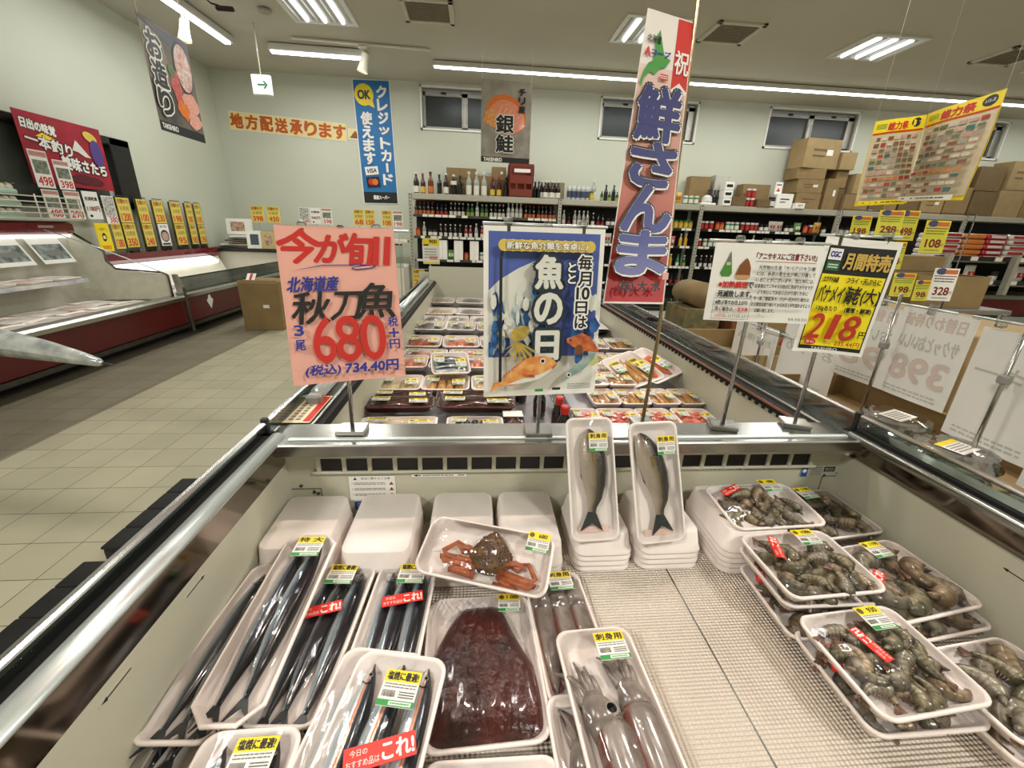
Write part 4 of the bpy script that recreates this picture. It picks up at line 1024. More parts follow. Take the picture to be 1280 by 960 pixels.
s.text('新鮮な魚介類を食卓に♪', 0, .124, .013, WHITE, fit=.15, bold=.0004, outline=(BRN, .0007))
for ch, z, h in (('魚', .079, .056), ('の', .014, .054), ('日', -.054, .052)):
    s.text(ch, .004, z, h, PALE, fit=.050 if ch != '日' else .042, bold=.0026, outline=(NAVY, .0055))
s.vtext('毎月', .070, .110, .025, INK, .028, fit=.025, bold=.0007, outline=(WHITE, .003))
s.text('10', .068, .042, .021, INK, fit=.024, bold=.001, outline=(WHITE, .003))
s.vtext('日は', .066, .030, .022, INK, .027, fit=.022, bold=.0007, outline=(WHITE, .003))
s.vtext('とと', .044, .098, .016, WHITE, .020, fit=.014, bold=.0007, outline=(NAVY, .0026))
# octopus, sea bream, rockfish, squid
s.ell(-.050, -.03, .019, .013, OLIV, 18, 0, .5)
for k in range(8):
    a = -2.7+k*.32; s.poly([(-.058, -.045), (-.052, -.045), (-.055+.036*math.cos(a)+.004, -.048+.034*math.sin(a)), (-.055+.036*math.cos(a), -.048+.034*math.sin(a)-.003)], OLIV)
body = [(-.093, -.128), (-.075, -.112), (-.055, -.088), (-.030, -.074), (-.002, -.072), (.016, -.080), (.021, -.086), (.008, -.104), (-.014, -.118), (-.045, -.124), (-.07, -.128)]
s.poly(body, FORG); s.poly([(-.075, -.126), (-.045, -.124), (-.014, -.118), (.008, -.104), (.014, -.096), (-.01, -.108), (-.04, -.114)], PALE)
s.poly([(-.105, -.140), (-.099, -.122), (-.085, -.120), (-.082, -.128)], FORG)
for k in range(9): s.poly([(-.082+k*.005, -.113+k*.0043), (-.079+k*.005, -.103+k*.0036), (-.077+k*.005, -.110+k*.0043)], FRED)
s.ell(-.006, -.082, .0055, .0055, WHITE, 14); s.ell(-.006, -.082, .0035, .0035, INK, 12); s.poly([(.012, -.095), (.021, -.085), (.022, -.089), (.014, -.099)], FRED); s.poly([(-.045, -.106), (-.022, -.108), (-.020, -.113), (-.038, -.112)], FRED)
s.poly([(.038, -.040), (.052, -.036), (.068, -.030), (.086, -.038), (.100, -.058), (.105, -.068), (.09, -.066), (.070, -.064), (.052, -.056), (.040, -.048)], FRED); s.ell(.046, -.043, .002, .002, INK, 8); s.ell(.064, -.062, .008, .010, BRN, 12)
s.poly([(.100, -.066), (.094, -.082), (.070, -.104), (.050, -.114), (.030, -.125), (.036, -.116), (.046, -.102), (.066, -.084), (.088, -.070)], SQGR); s.poly([(.102, -.072), (.104, -.088), (.092, -.094), (.084, -.090), (.094, -.080)], M('squid_fin_yellow', (196, 200, 130), .5)); s.ell(.046, -.110, .0045, .0045, WHITE, 12); s.ell(.046, -.110, .0028, .0028, INK, 10)
s.rect(-.012, -.138, .016, .005, GRN); s.rect(.022, -.136, .016, .005, NAVY); s.lines(.044, .09, -.126, -.138, 4, GRY, r)
tag(s.build('event_poster', None, (.125, .785, 1.131), (-.09, 0, .11)), 'blue and white fish-day poster with sea bream, rockfish and squid, middle stand', 'poster')
stand('pole stand with a square foot below the fish-day poster', .130, .802, .872, 1.291, (-.004, .235, .11, .0), (-.072, .068), lean=(.0, .008))
# tall table banner
def vec(*a): return Vector(a)
BA = [vec(.255, .842, 1.147), vec(.384, .846, 1.147), vec(.455, 1.066, 1.706), vec(.353, 1.07, 1.726)]
def ban(x, y, z):
    u, v = x/.12+.5, z/.60+.5
    p = (BA[0]*(1-u)+BA[1]*u)*(1-v)+(BA[3]*(1-u)+BA[2]*u)*v
    return tuple(p+Vector((0, y, 0)))
BW = M('banner_white', (232, 226, 220), .55, vary=.03)
def M_grad(name, stops, z0, z1, axis='Z'):
    m = bpy.data.materials.new(name); m.use_nodes = True; nt = m.node_tree; N = nt.nodes; L = nt.links; b = N['Principled BSDF']
    tc = N.new('ShaderNodeTexCoord'); sp = N.new('ShaderNodeSeparateXYZ'); L.new(tc.outputs['Object'], sp.inputs[0])
    mr = N.new('ShaderNodeMapRange'); mr.inputs['From Min'].default_value = z0; mr.inputs['From Max'].default_value = z1; L.new(sp.outputs[axis], mr.inputs['Value'])
    rp = N.new('ShaderNodeValToRGB'); el = rp.color_ramp.elements
    el[0].position, el[0].color = stops[0][0], (*lin(stops[0][1]), 1); el[1].position, el[1].color = stops[-1][0], (*lin(stops[-1][1]), 1)
    for p, c in stops[1:-1]: e = el.new(p); e.color = (*lin(c), 1)
    L.new(mr.outputs[0], rp.inputs[0]); L.new(rp.outputs[0], b.inputs['Base Color']); b.inputs['Roughness'].default_value = .5
    return m
BRED = M_grad('printed_red_fade', [(0, (176, 26, 34)), (.22, (168, 58, 50)), (.5, (190, 116, 98)), (.78, (210, 164, 148)), (1, (228, 206, 196))], 1.15, 1.62)
s = Sheet(.12, .60, BW, .0006, seg=12); s.st = .0003
s.rect(0, -.055, .116, .482, BRED); s.rect(.040, .222, .038, .15, REDI); s.poly([(.021, .146), (.04, .163), (.059, .146), (.059, .14), (.021, .14)], BW)
s.y -= .0012; s.text('祝', .040, .205, .050, WHITE, fit=.034, bold=.0008)
GREENH = M('map_green', (70, 150, 64), .5)
s.poly([(-.022, .262), (-.012, .232), (-.004, .21), (.012, .205), (.002, .188), (-.012, .182), (-.022, .168), (-.034, .172), (-.046, .158), (-.05, .14), (-.055, .146), (-.048, .172), (-.04, .19), (-.03, .196), (-.028, .22), (-.032, .24)], GREENH)
s.text('北海道', -.034, .240, .016, INK, fit=.034, bold=.0003); s.text('A', -.046, .212, .017, REDI, fit=.012, bold=.0012); s.text('コープ', -.014, .213, .012, BLU, fit=.046, bold=.0008); s.rect(.0, .166, .018, .012, REDI); s.lines(-.008, .008, .170, .162, 2, WHITE, r)
BLET = M_grad('letter_fade', [(0, (128, 132, 178)), (.25, (66, 72, 140)), (.5, (40, 44, 112)), (1, (36, 40, 104))], 1.16, 1.60)
s.y -= .0004
for ch, z, h in (('鮮', .088, .108), ('さ', -.016, .086), ('ん', -.106, .090), ('ま', -.195, .084)):
    s.text(ch, -.002, z, h, BLET, fit=.096, bold=.0044, outline=(INK, .0044), over=(WHITE, .0012, -.0018))
s.text('(株) 大 水', .0, -.263, .022, INK, fit=.085, bold=.0009); s.rect(.050, -.240, .012, .014, M('pale_tape', (222, 160, 150), .5))
s.bend = ban
tag(s.build('table_banner', None), 'tall narrow red and white vertical banner on a pole, blue lettering', 'banner')
t = thing('banner_pole', 'thin steel pole carrying the tall red and white banner', 'banner pole', (.379, .85, .872))
MB().tube([(0, 0, .0), (.012, .012, .20), (.093, .26, .98)], .0042, M('brass_pole', (150, 132, 96), .35, .8), n=8).build('pole', t)
MB().box((0, 0, .005), (.05, .04, .010), STEEL, .002).build('base', t)
# anisakis notice
r = random.Random(21); s = Sheet(.207, .151, WHITE, .0008, seg=16); s.st = .00022
s.text('「アニサキスにご注意下さい!!」', .035, .053, .0125, M('maroon_ink', (126, 26, 36), .5), fit=.115, bold=.0004); s.rect(.035, .043, .115, .0008, REDI)
BG = M('bottle_green', (76, 140, 52), .5); NUT = M('chestnut_brown', (142, 82, 34), .5, vary=.2)
s.poly([(-.083, .012), (-.087, .018), (-.079, .040), (-.0735, .056), (-.0725, .060), (-.071, .056), (-.068, .040), (-.064, .018), (-.068, .012)], BG); s.poly([(-.0785, .041), (-.0735, .056), (-.0725, .060), (-.0715, .056), (-.069, .041)], GRY); s.rect(-.0737, .0365, .008, .006, M('pale_green_ink', (190, 206, 170), .5))
s.poly([(-.055, .012), (-.057, .016), (-.052, .034), (-.043, .046), (-.040, .048), (-.035, .042), (-.030, .030), (-.029, .012)], NUT); s.poly([(-.057, .012), (-.055, .016), (-.031, .016), (-.029, .012), (-.033, .008), (-.053, .008)], M('nut_tan', (206, 160, 106), .5))
s.text('※加熱調理', -.058, -.003, .0125, REDI, fit=.056, bold=.0005); s.text('で', -.025, -.003, .0115, INK, bold=.0003); s.text('死滅致します。', -.052, -.021, .0125, INK, fit=.066, bold=.0004)
s.text('※酢〆等でお召上がり', -.056, -.038, .0085, INK, fit=.062, bold=.0002); s.text('頂く場合は、', -.068, -.051, .0085, INK, fit=.038, bold=.0002); s.text('一度冷凍', -.036, -.051, .0085, REDI, fit=.026, bold=.0002); s.text('24時間', -.076, -.064, .008, REDI, fit=.02); s.text('以上をおすすめ致します', -.046, -.064, .008, INK, fit=.042)
for x, z, w, h in ((-.056, -.0295, .072, .0007), (-.056, -.071, .072, .0007), (-.092, -.050, .0007, .042), (-.020, -.050, .0007, .042)): s.rect(x, z, w, h, GRY)
TX = ['天然物の生食「サバ/アジ/キラ/鯵', 'には、糸状の寄生虫が稀に付着して', 'いることがございます。加工時には、', '従業員はアニサキスの除去に努めておりますが', 'より安心してお召し上がり頂くために', '今一度ご確認頂き、万が一見かけた場合は、', 'その部位は取り除いてからお召上がり頂きますよう', 'お願い致します。']
for k, q in enumerate(TX): s.text(q, .036-(.030 if k == 7 else 0), .032-.0118*k, .0078, INK, fit=(.108, .112, .112, .112, .098, .110, .114, .038)[k], bold=.00015)
s.text('鮮魚 売場 担当', .074, -.066, .006, INK, fit=.036)
s.bend = lambda x, y, z: (x, y-.003*math.cos(x*12), z)
tag(s.build('notice_poster', None, (.567, .815, 1.196), (-.045, 0, -.14)), 'white printed notice about cooking with a green bottle and a chestnut drawing', 'notice')
stand('pole stand with a square foot under the white notice', .560, .830, .872, 1.275, (.01, .235, -.14, .0), (-.06, .055), lean=(.012, .012), yaw=-.3)
# yellow shrimp price poster
r = random.Random(5); s = Sheet(.150, .236, WHITE, .0008, seg=16); s.st = .00022; yb = M('bright_yellow_print', (246, 226, 24), .45, vary=.02)
s.rect(.003, -.004, .132, .214, INK); s.rect(.003, -.028, .127, .150, yb); s.rect(-.044, .086, .030, .022, WHITE); s.text('CGC', -.044, .086, .010, BLU, fit=.022, bold=.0007); s.rect(-.044, .063, .030, .018, M('deep_green', (40, 104, 60), .5)); s.lines(-.055, -.032, .068, .058, 2, WHITE, r)
s.text('月間特売', .022, .075, .032, M('tan_print', (206, 172, 84), .5), fit=.086, bold=.0012)
s.text('エクアドル産', -.038, .037, .0115, INK, fit=.034, bold=.0004); s.text('フライ・天ぷらに', .028, .037, .0115, INK, fit=.064, bold=.0003)
s.text('バナメイ', -.030, .008, .034, INK, fit=.056, bold=.0006); s.text('海老', .016, .008, .036, INK, fit=.028, bold=.0009); s.text('(大)', .049, .007, .036, INK, fit=.032, bold=.0006)
s.text('100gあたり', -.030, -.023, .012, INK, fit=.046, bold=.0003); s.text('(養殖・解凍)', .034, -.023, .012, INK, fit=.050, bold=.0005)
for ch, x in (('2', -.040), ('1', -.004), ('8', .030)): s.text(ch, x, -.060, .052, M('price_red', (186, 48, 24), .5), fit=.030 if ch != '1' else .013, bold=.0011, shear=.15)
s.text('円', .056, -.072, .014, INK, fit=.013, bold=.0004); s.ell(-.046, -.094, .014, .0065, REDI, 18); s.text('税 8%', -.046, -.094, .006, WHITE, fit=.018); s.text('(税込)', -.008, -.094, .008, INK, fit=.018); s.text('235.44円', .032, -.094, .010, M('price_red'), fit=.048, bold=.0002)
s.text('TAKEHIRO', -.012, -.107, .0055, WHITE, fit=.058); s.bend = lambda x, y, z: (x, y+.012*math.cos(x*20)-.010-.006*math.sin(z*12), z)
tag(s.build('price_poster', None, (.765, .835, 1.168), (-.07, 0.05, -.13)), 'bright yellow shrimp price poster reading 218, rightmost stand on the crossbar', 'poster')
stand('pole stand with a square foot under the yellow 218 poster', .742, .838, .872, 1.292, (.022, .16, -.13, -.006), (-.045, .05), lean=(.010, .012), yaw=-.35)
# sheets seen from behind on the counter to the right
FAINT = M('show_through_red', (222, 204, 194), .6); FAINTG = M('show_through_grey', (204, 202, 192), .6)
def back_sheet(label, x, y, z, w, h, big, mid, top, rx=0., rz=-PI/2, group=None):
    s = Sheet(w, h, WHITE, .0006, seg=12)
    if top: s.text(top, 0, h*.38, h*.14, FAINT, fit=w*.8, bold=.0012, mirror=True)
    if mid: s.text(mid, 0, h*.14, h*.16, FAINTG, fit=w*.82, bold=.0008, mirror=True)
    if big: s.text(big, 0, -h*.16, h*.27, FAINT, fit=w*.78, bold=.003, mirror=True)
    rr = random.Random(int(y*100)); s.lines(-w*.4, w*.4, -h*.38, -h*.46, 2, FAINTG, rr)
    s.bend = lambda px, py, pz: (px, py+.006*math.sin(px*14+y*5), pz)
    return tag(s.build('price_poster', None, (x, y, z), (rx, 0, rz)), label, 'poster', group)
back_sheet('back of a white price sheet with 398 showing through, on the right counter', 1.20, 1.00, .995, .188, .246, '398', 'サクッとおいしい', '日替わり特価')
back_sheet('back of a white price sheet with 98 showing through, left of the 398 one', 1.21, 1.19, .985, .178, .240, '98', 'おいしい', '日替わり')
back_sheet('back of a white sheet with grey letters showing through, right of the 398 one', 1.20, .80, .965, .19, .275, None, 'スキ一', None)
back_sheet('back of a white sheet at the right edge above the long carton', 1.17, .60, .90, .20, .21, '58', None, None)
back_sheet('back of a white sheet hanging behind the notice pole, over the freezer glass', 1.22, 1.72, .84, .30, .19, None, 'お買得品', None)
back_sheet('back of a long white sheet hanging under the yellow 218 poster', 1.21, 1.40, .87, .26, .23, None, 'おすすめ', None)
for k, (y, lab, top) in enumerate(((1.085, 'pole stand between the 98 and 398 sheets on the right counter', 1.15), (.79, 'nearest pole stand on the right counter, in front of the white sheets', 1.15), (1.60, 'pole stand on the right counter behind the notice', .96))):
    t = stand(lab, 1.165, y, .722, top, None, (), rad=.0045, group='pole stands on the right counter')
    MB().box((0, 0, (top-.72)*.66), (.020, .020, .020), GREYPL, .003).build('clamp', t)
    T = Matrix.Translation((.03, 0, top-.72-.03)) @ Matrix.Rotation(PI/2, 4, 'Z')
    MB().tube([(-.13, 0, 0), (.13, 0, 0)], .003, CHROME, n=8, T=T).build('cross_rod', t)
    for c in (-.07, .07): MB().box((c, 0, .0), (.02, .014, .03), CLIPM, .003, T).build('clip', t)
# paired flyer sheets hanging over the aisle at the right
def flyer(label, A, B, C, D, w, h, seed):
    """A top-left, B top-right, C bottom-right, D bottom-left"""
    r = random.Random(seed); s = Sheet(w, h, YEL, .001, WHITE, 8)
    s.rect(0, h*.43, w*.98, h*.13, YEL); s.text('総力祭', -w*.02, h*.42, h*.085, REDI, fit=w*.42, bold=w*.006); s.ell(w*.34, h*.435, w*.09, h*.05, INK); s.text('2日間', w*.34, h*.435, h*.03, WHITE, fit=w*.12); s.lines(-w*.45, -w*.26, h*.46, h*.40, 3, GRN, r)
    s.rect(0, h*.352, w*.98, h*.018, REDI); s.rect(0, -h*.06, w*.985, h*.79, M('flyer_beige', (216, 200, 168), .55))
    cols = [M('flyer_tint%s' % n, c, .55, vary=.25, vs=50) for n, c in (('_pink', (206, 168, 156)), ('_grey', (176, 168, 158)), ('_brown', (140, 96, 68)), ('_green', (112, 124, 88)), ('_orange', (214, 136, 70)), ('_cream', (226, 216, 190)), ('_red', (180, 66, 54)), ('_teal', (62, 112, 104)))]
    n, mm = 7, 11
    for j in range(mm):
        for i in range(n):
            x = -w*.43+(i+.5)*w*.86/n; z = h*.32-(j+.5)*h*.74/mm
            c = r.choice(cols[:4]+cols[5:6]) if j != 7 else r.choice((cols[4], cols[6], cols[4]))
            if r.random() < .06: c = r.choice(cols[6:])
            s.rect(x, z, w*.86/n*r.uniform(.7, .92), h*.74/mm*r.uniform(.45, .62), c); s.lines(x-w*.05, x+w*.05, z-h*.018, z-h*.03, 1, r.choice((INK, REDI, GRY)), r)
    s.rect(0, -h*.468, w*.97, h*.05, YEL if seed == 1 else WHITE); s.lines(-w*.4, w*.4, -h*.455, -h*.48, 1, INK, r)
    def bend(x, y, z):
        u, v = x/w+.5, z/h+.5; p = (D*(1-u)+C*u)*(1-v)+(A*(1-u)+B*u)*v
        n_ = (B-A).cross(A-D).normalized()
        return tuple(p-n_*y+n_*(-.012*math.sin(u*6+v*3)))
    s.bend = bend
    o = tag(s.build('flyer_sheet'), label, 'flyer')
    for q in (A, B):
        tag(MB().tube([tuple(q), (q.x, q.y, ZC)], .0009, WHITE, n=5).build('hanging_string'), 'thin string from the ceiling to the %s corner of the %s flyer' % ('near' if q is B else 'far', 'first' if seed == 1 else 'second'), 'string')
    return o
flyer('yellow-headed flyer sheet hanging over the aisle, left one of the pair', vec(2.70, 3.10, 2.056), vec(2.965, 3.0, 2.09), vec(3.00, 3.0, 1.546), vec(2.72, 3.10, 1.525), .36, .53, 1)
flyer('yellow-headed flyer sheet hanging over the aisle, right one of the pair', vec(2.965, 3.0, 2.094), vec(2.80, 2.43, 2.077), vec(2.79, 2.43, 1.529), vec(2.985, 3.0, 1.561), .58, .54, 2)
# banners hung near the back wall
r = random.Random(31); W, H = .726, 1.03
GB = M('grey_banner', (166, 160, 150), .6, rgb2=(140, 134, 124), vs=6)
s = Sheet(W, H, GB, .003); s.rect(0, -H*.465, W, H*.07, INK); s.text('TAKEHIRO', -W*.26, -H*.465, .045, WHITE, fit=.27, bold=.004)
s.ell(.0, .10, .30, .24, ORG, 24, 0, -.4); s.ell(.02, .08, .26, .19, SAL, 24, 0, -.4)
for k in range(6): s.poly([(-.18+k*.07, .02-k*.02), (-.06+k*.06, .22-k*.03), (-.05+k*.06, .22-k*.03), (-.165+k*.07, .02-k*.02)], M('pale_orange', (240, 190, 140), .5))
s.poly([(-.34, .0), (-.30, .12), (-.2, .2), (-.1, .0), (-.16, -.08)], FORG); s.blob(.16, .0, .12, .06, SAL, r)
s.vtext('銀鮭', -.02, .11, .22, INK, .25, fit=.25, bold=.008, outline=(WHITE, .012)); s.vtext('チリ産', .22, .44, .085, INK, .105, fit=.09, bold=.005)
o = tag(s.build('hanging_banner', None, (.41, 7.0, 2.737), (.0, 0, .08)), 'grey hanging banner with salmon picture and black characters before the back wall', 'banner')
for k, x in enumerate((.06, .76)): tag(MB().tube([(x, 7.0+(x-.41)*.08, 3.25), (x, 7.0+(x-.41)*.08, ZC)], .003, WHITE, n=5).build('hanging_string'), 'string from the ceiling to the %s corner of the grey salmon banner' % ('left', 'right')[k], 'string')
W, H = .655, 2.02; CB = M('card_blue', (28, 112, 176), .55, vary=.04)
s = Sheet(W, H, WHITE, .004); s.rect(0, 0, W-.03, H-.02, CB); s.rect(0, -H*.445, W-.03, H*.095, INK)
s.ell(-.14, .78, .165, .17, YEL, 26); s.poly([(-.09, .63), (.0, .70), (.03, .58)], YEL); s.text('OK', -.14, .78, .13, NAVY, fit=.21, bold=.008)
s.vtext('クレジットカード', .17, .93, .175, WHITE, .202, fit=.17, bold=.010); s.vtext('使えます', -.13, .52, .19, WHITE, .215, fit=.19, bold=.010)
s.rect(-.12, -.44, .24, .14, WHITE, .1); s.text('VISA', -.12, -.44, .07, NAVY, fit=.18, bold=.003, shear=.2, rot=.1); s.rect(-.11, -.63, .24, .17, INK, .08); s.ell(-.145, -.63, .055, .055, REDI, 18); s.ell(-.075, -.63, .055, .055, ORG, 18)
s.text('業務スーパー', .02, -H*.445, .07, WHITE, fit=.30, bold=.003)
tag(s.build('wall_banner', None, (-1.87, YB-.012, 2.69), (0, -.02, 0)), 'tall blue credit card banner fixed on the back wall', 'banner')
LET = '地方配送承ります'
LTP = M('letter_sheet', (244, 222, 146), .6, vary=.05); LOR = M('letter_orange', (194, 88, 22), .5, vary=.1)
for k in range(9):
    x = -4.28+k*.253; z = 2.955-k*.0135
    s = Sheet(.245, .285 if k < 8 else .17, WHITE, .003); s.rect(0, 0, .232, .27 if k < 8 else .155, LTP)
    if k < 8: s.text(LET[k], 0, 0, .215, LOR, fit=.20, bold=.012)
    else: s.poly([(-.08, -.05), (-.05, .0), (-.02, .03), (0, .06), (.03, .03), (.06, 0), (.08, -.05)], NUT); s.rect(0, -.055, .19, .015, INK)
    tag(s.build('letter_sheet', None, (x+(.0 if k < 8 else .02), YB-.008, z-(0 if k < 8 else .01)), (0, .05, 0)), ('yellow wall sheet with one orange character, %s of the row from the room corner' % ORD[k]) if k < 8 else 'small yellow wall sheet with a brown picture, ending the row of character sheets', 'letter sheet', None)
# sashimi banner over the left cases
W, H = .74, .97; s = Sheet(W, H, M('dark_slate_banner', (62, 64, 66), .6, rgb2=(120, 108, 92), vs=3), .003)
s.poly([(-W/2, -.02), (-W/2, H*.46), (-.1, H*.40), (.0, .1), (-.1, -.1)], M('banner_taupe', (136, 126, 112), .6)); s.poly([(-.3, H*.48), (W/2, H*.48), (W/2, .36), (.1, .34), (-.2, .42)], M('slate_ink', (58, 62, 76), .5)); s.rect(0, -.44, W, .09, INK); s.text('TAKEHIRO', -.22, -.435, .045, WHITE, fit=.24, bold=.003)
s.ell(.20, .20, .15, .24, INK, 24); s.ell(.205, .20, .135, .22, M('white_sashimi', (208, 198, 190), .5, rgb2=(190, 120, 110), vs=20), 24)
s.blob(.02, -.02, .08, .15, M('tuna_red', (176, 60, 52), .5, rgb2=(200, 96, 84), vs=30), r); s.blob(.22, -.13, .13, .10, PINK, r); s.blob(.08, -.22, .10, .09, ORG, r); s.blob(.24, -.29, .12, .08, PINK, r); s.blob(-.02, .12, .05, .06, M('shiso_green', (84, 110, 50), .5), r)
s.vtext('お造り', -.22, .40, .22, INK, .245, fit=.20, bold=.010, outline=(WHITE, .016))
o = tag(s.build('hanging_banner', None, (-3.2, 5.53, 2.61), (0, .0, PI/2)), 'dark hanging banner with sashimi picture over the wall cases at the left', 'banner')
for k, y in enumerate((5.18, 5.88)): tag(MB().tube([(-3.2, y, 3.09), (-3.2, y, ZC)], .003, WHITE, n=5).build('hanging_string'), 'string from the ceiling to the %s corner of the sashimi banner' % ('near', 'far')[k], 'string')
# red banner on the pass-through
W, H = 1.0, .66; RB = M('crimson_banner', (172, 26, 48), .55, rgb2=(140, 18, 40), vs=4)
s = Sheet(W, H, RB, .003)
s.text('日出の味覚', -.27, .21, .09, WHITE, fit=.36, bold=.005, rot=-.08, outline=(INK, .006)); s.poly([(-.33, .12), (-.25, .16), (-.12, .12), (-.2, .10)], YEL); s.text('一本釣り', -.20, .06, .12, WHITE, fit=.50, bold=.005, rot=-.12, outline=(INK, .007)); s.text('美味さたち', .16, -.10, .13, WHITE, fit=.56, bold=.006, rot=-.05, outline=(INK, .008))
s.poly([(.05, .05), (.12, .16), (.18, .10), (.25, .02), (.28, .0), (.20, .0), (.12, .04)], PALE); s.ell(.33, .22, .09, .05, GOLD, 16, 0, -.3); s.ell(.37, .06, .08, .14, M('purple_ink', (84, 64, 140), .5), 14); s.blob(.15, -.24, .22, .05, M('dark_crimson', (90, 14, 28), .5), r)
tag(s.build('wall_banner', None, (-4.44, 5.52, 1.90), (0, .0, PI/2)), 'crimson banner with white brush lettering above the left wall case', 'banner')
# ---------------------------------------------------------------- wall cases on the left
MAR = M('maroon_enamel', (104, 12, 24), .22, vary=.08, coat=.6); MARP = M('maroon_panel', (82, 9, 13), .3, vary=.12, vs=3)
CIN = M('case_interior', (206, 204, 190), .4, vary=.05)
def case_end(y0, y1, poly, m): return MB().prism(poly, 'y', y0, y1, m)
# case with the canopy
Y0, Y1 = .6, 5.06
t = thing('wall_case', 'maroon refrigerated wall case with a canopy and shelf, nearer of the two', 'refrigerated case', (-3.3, Y1, 0), group='maroon wall cases')
def P(o, nm, mb, parent=None): return mb.build(nm, parent or o)
def yb(x0, x1, z0, z1, y0, y1, m, bev=0.): return MB().box(((x0+x1)/2, (y0+y1)/2, (z0+z1)/2), (x1-x0, y1-y0, z1-z0), m, bev)
A, B = Y0-Y1, 0
P(t, 'plinth', yb(-1.25, -.22, 0, .10, A, B, RUBBER)); P(t, 'kick_trim', MB().prism([(-.06, .10), (.02, .12), (.02, .16), (-.06, .16)], 'y', A, B, DSTEEL))
P(t, 'front_panel', yb(-.06, .0, .16, .42, A, B, MARP, .006))
P(t, 'front_rail', MB().prism([(-.10, .42), (.02, .42), (.02, .455), (-.0, .475), (-.10, .475)], 'y', A, B, STEEL))
P(t, 'deck', yb(-1.0, -.09, .36, .40, A, B, CIN)); P(t, 'back_panel', yb(-1.06, -1.0, .36, 1.10, A, B, CIN))
sf = P(t, 'shelf', yb(-1.0, -.66, .655, .675, A, B-.35, CIN)); P(t, 'price_rail', MB().box((-.655, (A+B-.35)/2, .665), (.012, B-.35-A, .035), M('price_rail_blue', (128, 146, 176), .4, rgb2=(226, 224, 216), vs=5)), sf)
P(t, 'canopy', MB().prism([(-1.1, 1.09), (-.98, 1.09), (-.95, 1.13), (-.955, 1.19), (-1.0, 1.215), (-1.1, 1.215)], 'y', A, B+.02, MAR)); P(t, 'canopy_lamp', MB().prism([(-1.08, 1.05), (-.97, 1.06), (-.96, 1.09), (-1.08, 1.09)], 'y', A, B, M('lit_canopy_lamp', (250, 250, 244), .4, vary=0, emit=2.2)))
P(t, 'badge', MB().box((-.957, -.28, 1.165), (.01, .16, .022), GREYPL))
P(t, 'end_panel', MB().prism([(-1.05, .40), (-.12, .44), (-.12, .70), (-.62, .74), (-.70, .82), (-.70, .92), (-.96, 1.10), (-1.05, 1.10)], 'y', -.03, 0, M('frosted_end_panel', (214, 212, 194), .3)))
P(t, 'end_trim', MB().tube([(-.10, -.015, .44), (-.10, -.015, .69), (-.16, -.015, .72), (-.62, -.015, .75), (-.69, -.015, .83), (-.69, -.015, .93), (-.94, -.015, 1.10)], .010, DSTEEL, n=6))
P(t, 'end_post', MB().prism([(-.02, .07), (.035, .07), (.02, .56), (-.03, .70), (-.06, .70)], 'y', -.02, .03, STEEL))
P(t, 'wire_guard', MB().tube([(-.10, -.015, .70), (-.5, -.3, .98), (-.92, -.35, 1.14)], .006, CHROME, n=6))
# second case, low back
Y2 = 7.75
t2 = thing('wall_case', 'maroon refrigerated wall case without canopy, farther one up to the corner', 'refrigerated case', (-3.3, Y1+.04, 0), group='maroon wall cases')
A, B = 0, Y2-Y1
P(t2, 'plinth', yb(-1.25, -.22, 0, .10, A, B, RUBBER)); P(t2, 'kick_trim', MB().prism([(-.06, .10), (.02, .12), (.02, .16), (-.06, .16)], 'y', A, B, DSTEEL))
P(t2, 'front_panel', yb(-.06, .0, .16, .44, A, B, MARP, .006)); P(t2, 'front_rail', MB().prism([(-.10, .44), (.02, .44), (.02, .475), (0, .495), (-.10, .495)], 'y', A, B, STEEL))
P(t2, 'deck', yb(-1.1, -.09, .40, .44, A, B, CIN)); P(t2, 'back_slope', MB().prism([(-1.22, .44), (-.95, .44), (-1.08, .72), (-1.22, .74)], 'y', A, B, WPL))
P(t2, 'top_trim', MB().prism([(-1.24, .74), (-1.06, .74), (-1.04, .78), (-1.06, .855), (-1.24, .855)], 'y', A, B, MAR)); P(t2, 'lamp_cover', MB().prism([(-1.10, .70), (-.98, .62), (-.96, .66), (-1.08, .73)], 'y', A+.2, B-.2, M('lit_canopy_lamp')))
P(t2, 'glass_front', MB().box((-.05, (A+B)/2, .57), (.008, B-A-.05, .16), GLASS)); P(t2, 'glass_rail', MB().box((-.05, (A+B)/2, .655), (.016, B-A-.05, .014), DSTEEL))
q = Sheet(.13, .17, WHITE, .001, outline=[(-.065, .02), (-.03, .05), (-.02, .085), (.02, .085), (.03, .05), (.065, .02), (0, -.085)]); q.build('white_tag', t2, (.003, .42, .33), (0, 0, PI/2))
Sheet(.07, .09, M('pink_tag', (226, 150, 160), .5), .001).build('pink_tag', t2, (.003, 1.95, .34), (0, 0, PI/2))
# packs on the shelf and decks of the cases
PT = [M('wrapped_white', (232, 226, 220), .3, vary=.06, coat=.5), M('wrapped_pink', (226, 196, 186), .3, vary=.1, coat=.5), M('wrapped_grey', (176, 174, 168), .3, vary=.15, coat=.5), M('wrapped_brown', (132, 100, 80), .35, vary=.2, coat=.5)]
def flat_pack(label, x, y, z, w, l, m, rot, rx=0., group=None):
    t = thing('flat_pack', label, 'food pack', (x, y, z), (rx, 0, rot), group)
    ob('tray', tray_mesh(round(w, 2), round(l, 2), .024, .02), t)
    ob('contents', slab(w*.8, l*.8, .022, m, 1).mesh('contents'), t, (0, 0, .004))
    return t
for k in range(9):
    flat_pack('flat wrapped pack leaning on the canopy case shelf, %s from its far end' % ORD[k], -4.12+U(-.03, .03), 4.55-k*.30, .677, .24, .30, PT[k % 3], PI/2+U(-.2, .2), 0, 'packs on the canopy case shelf')
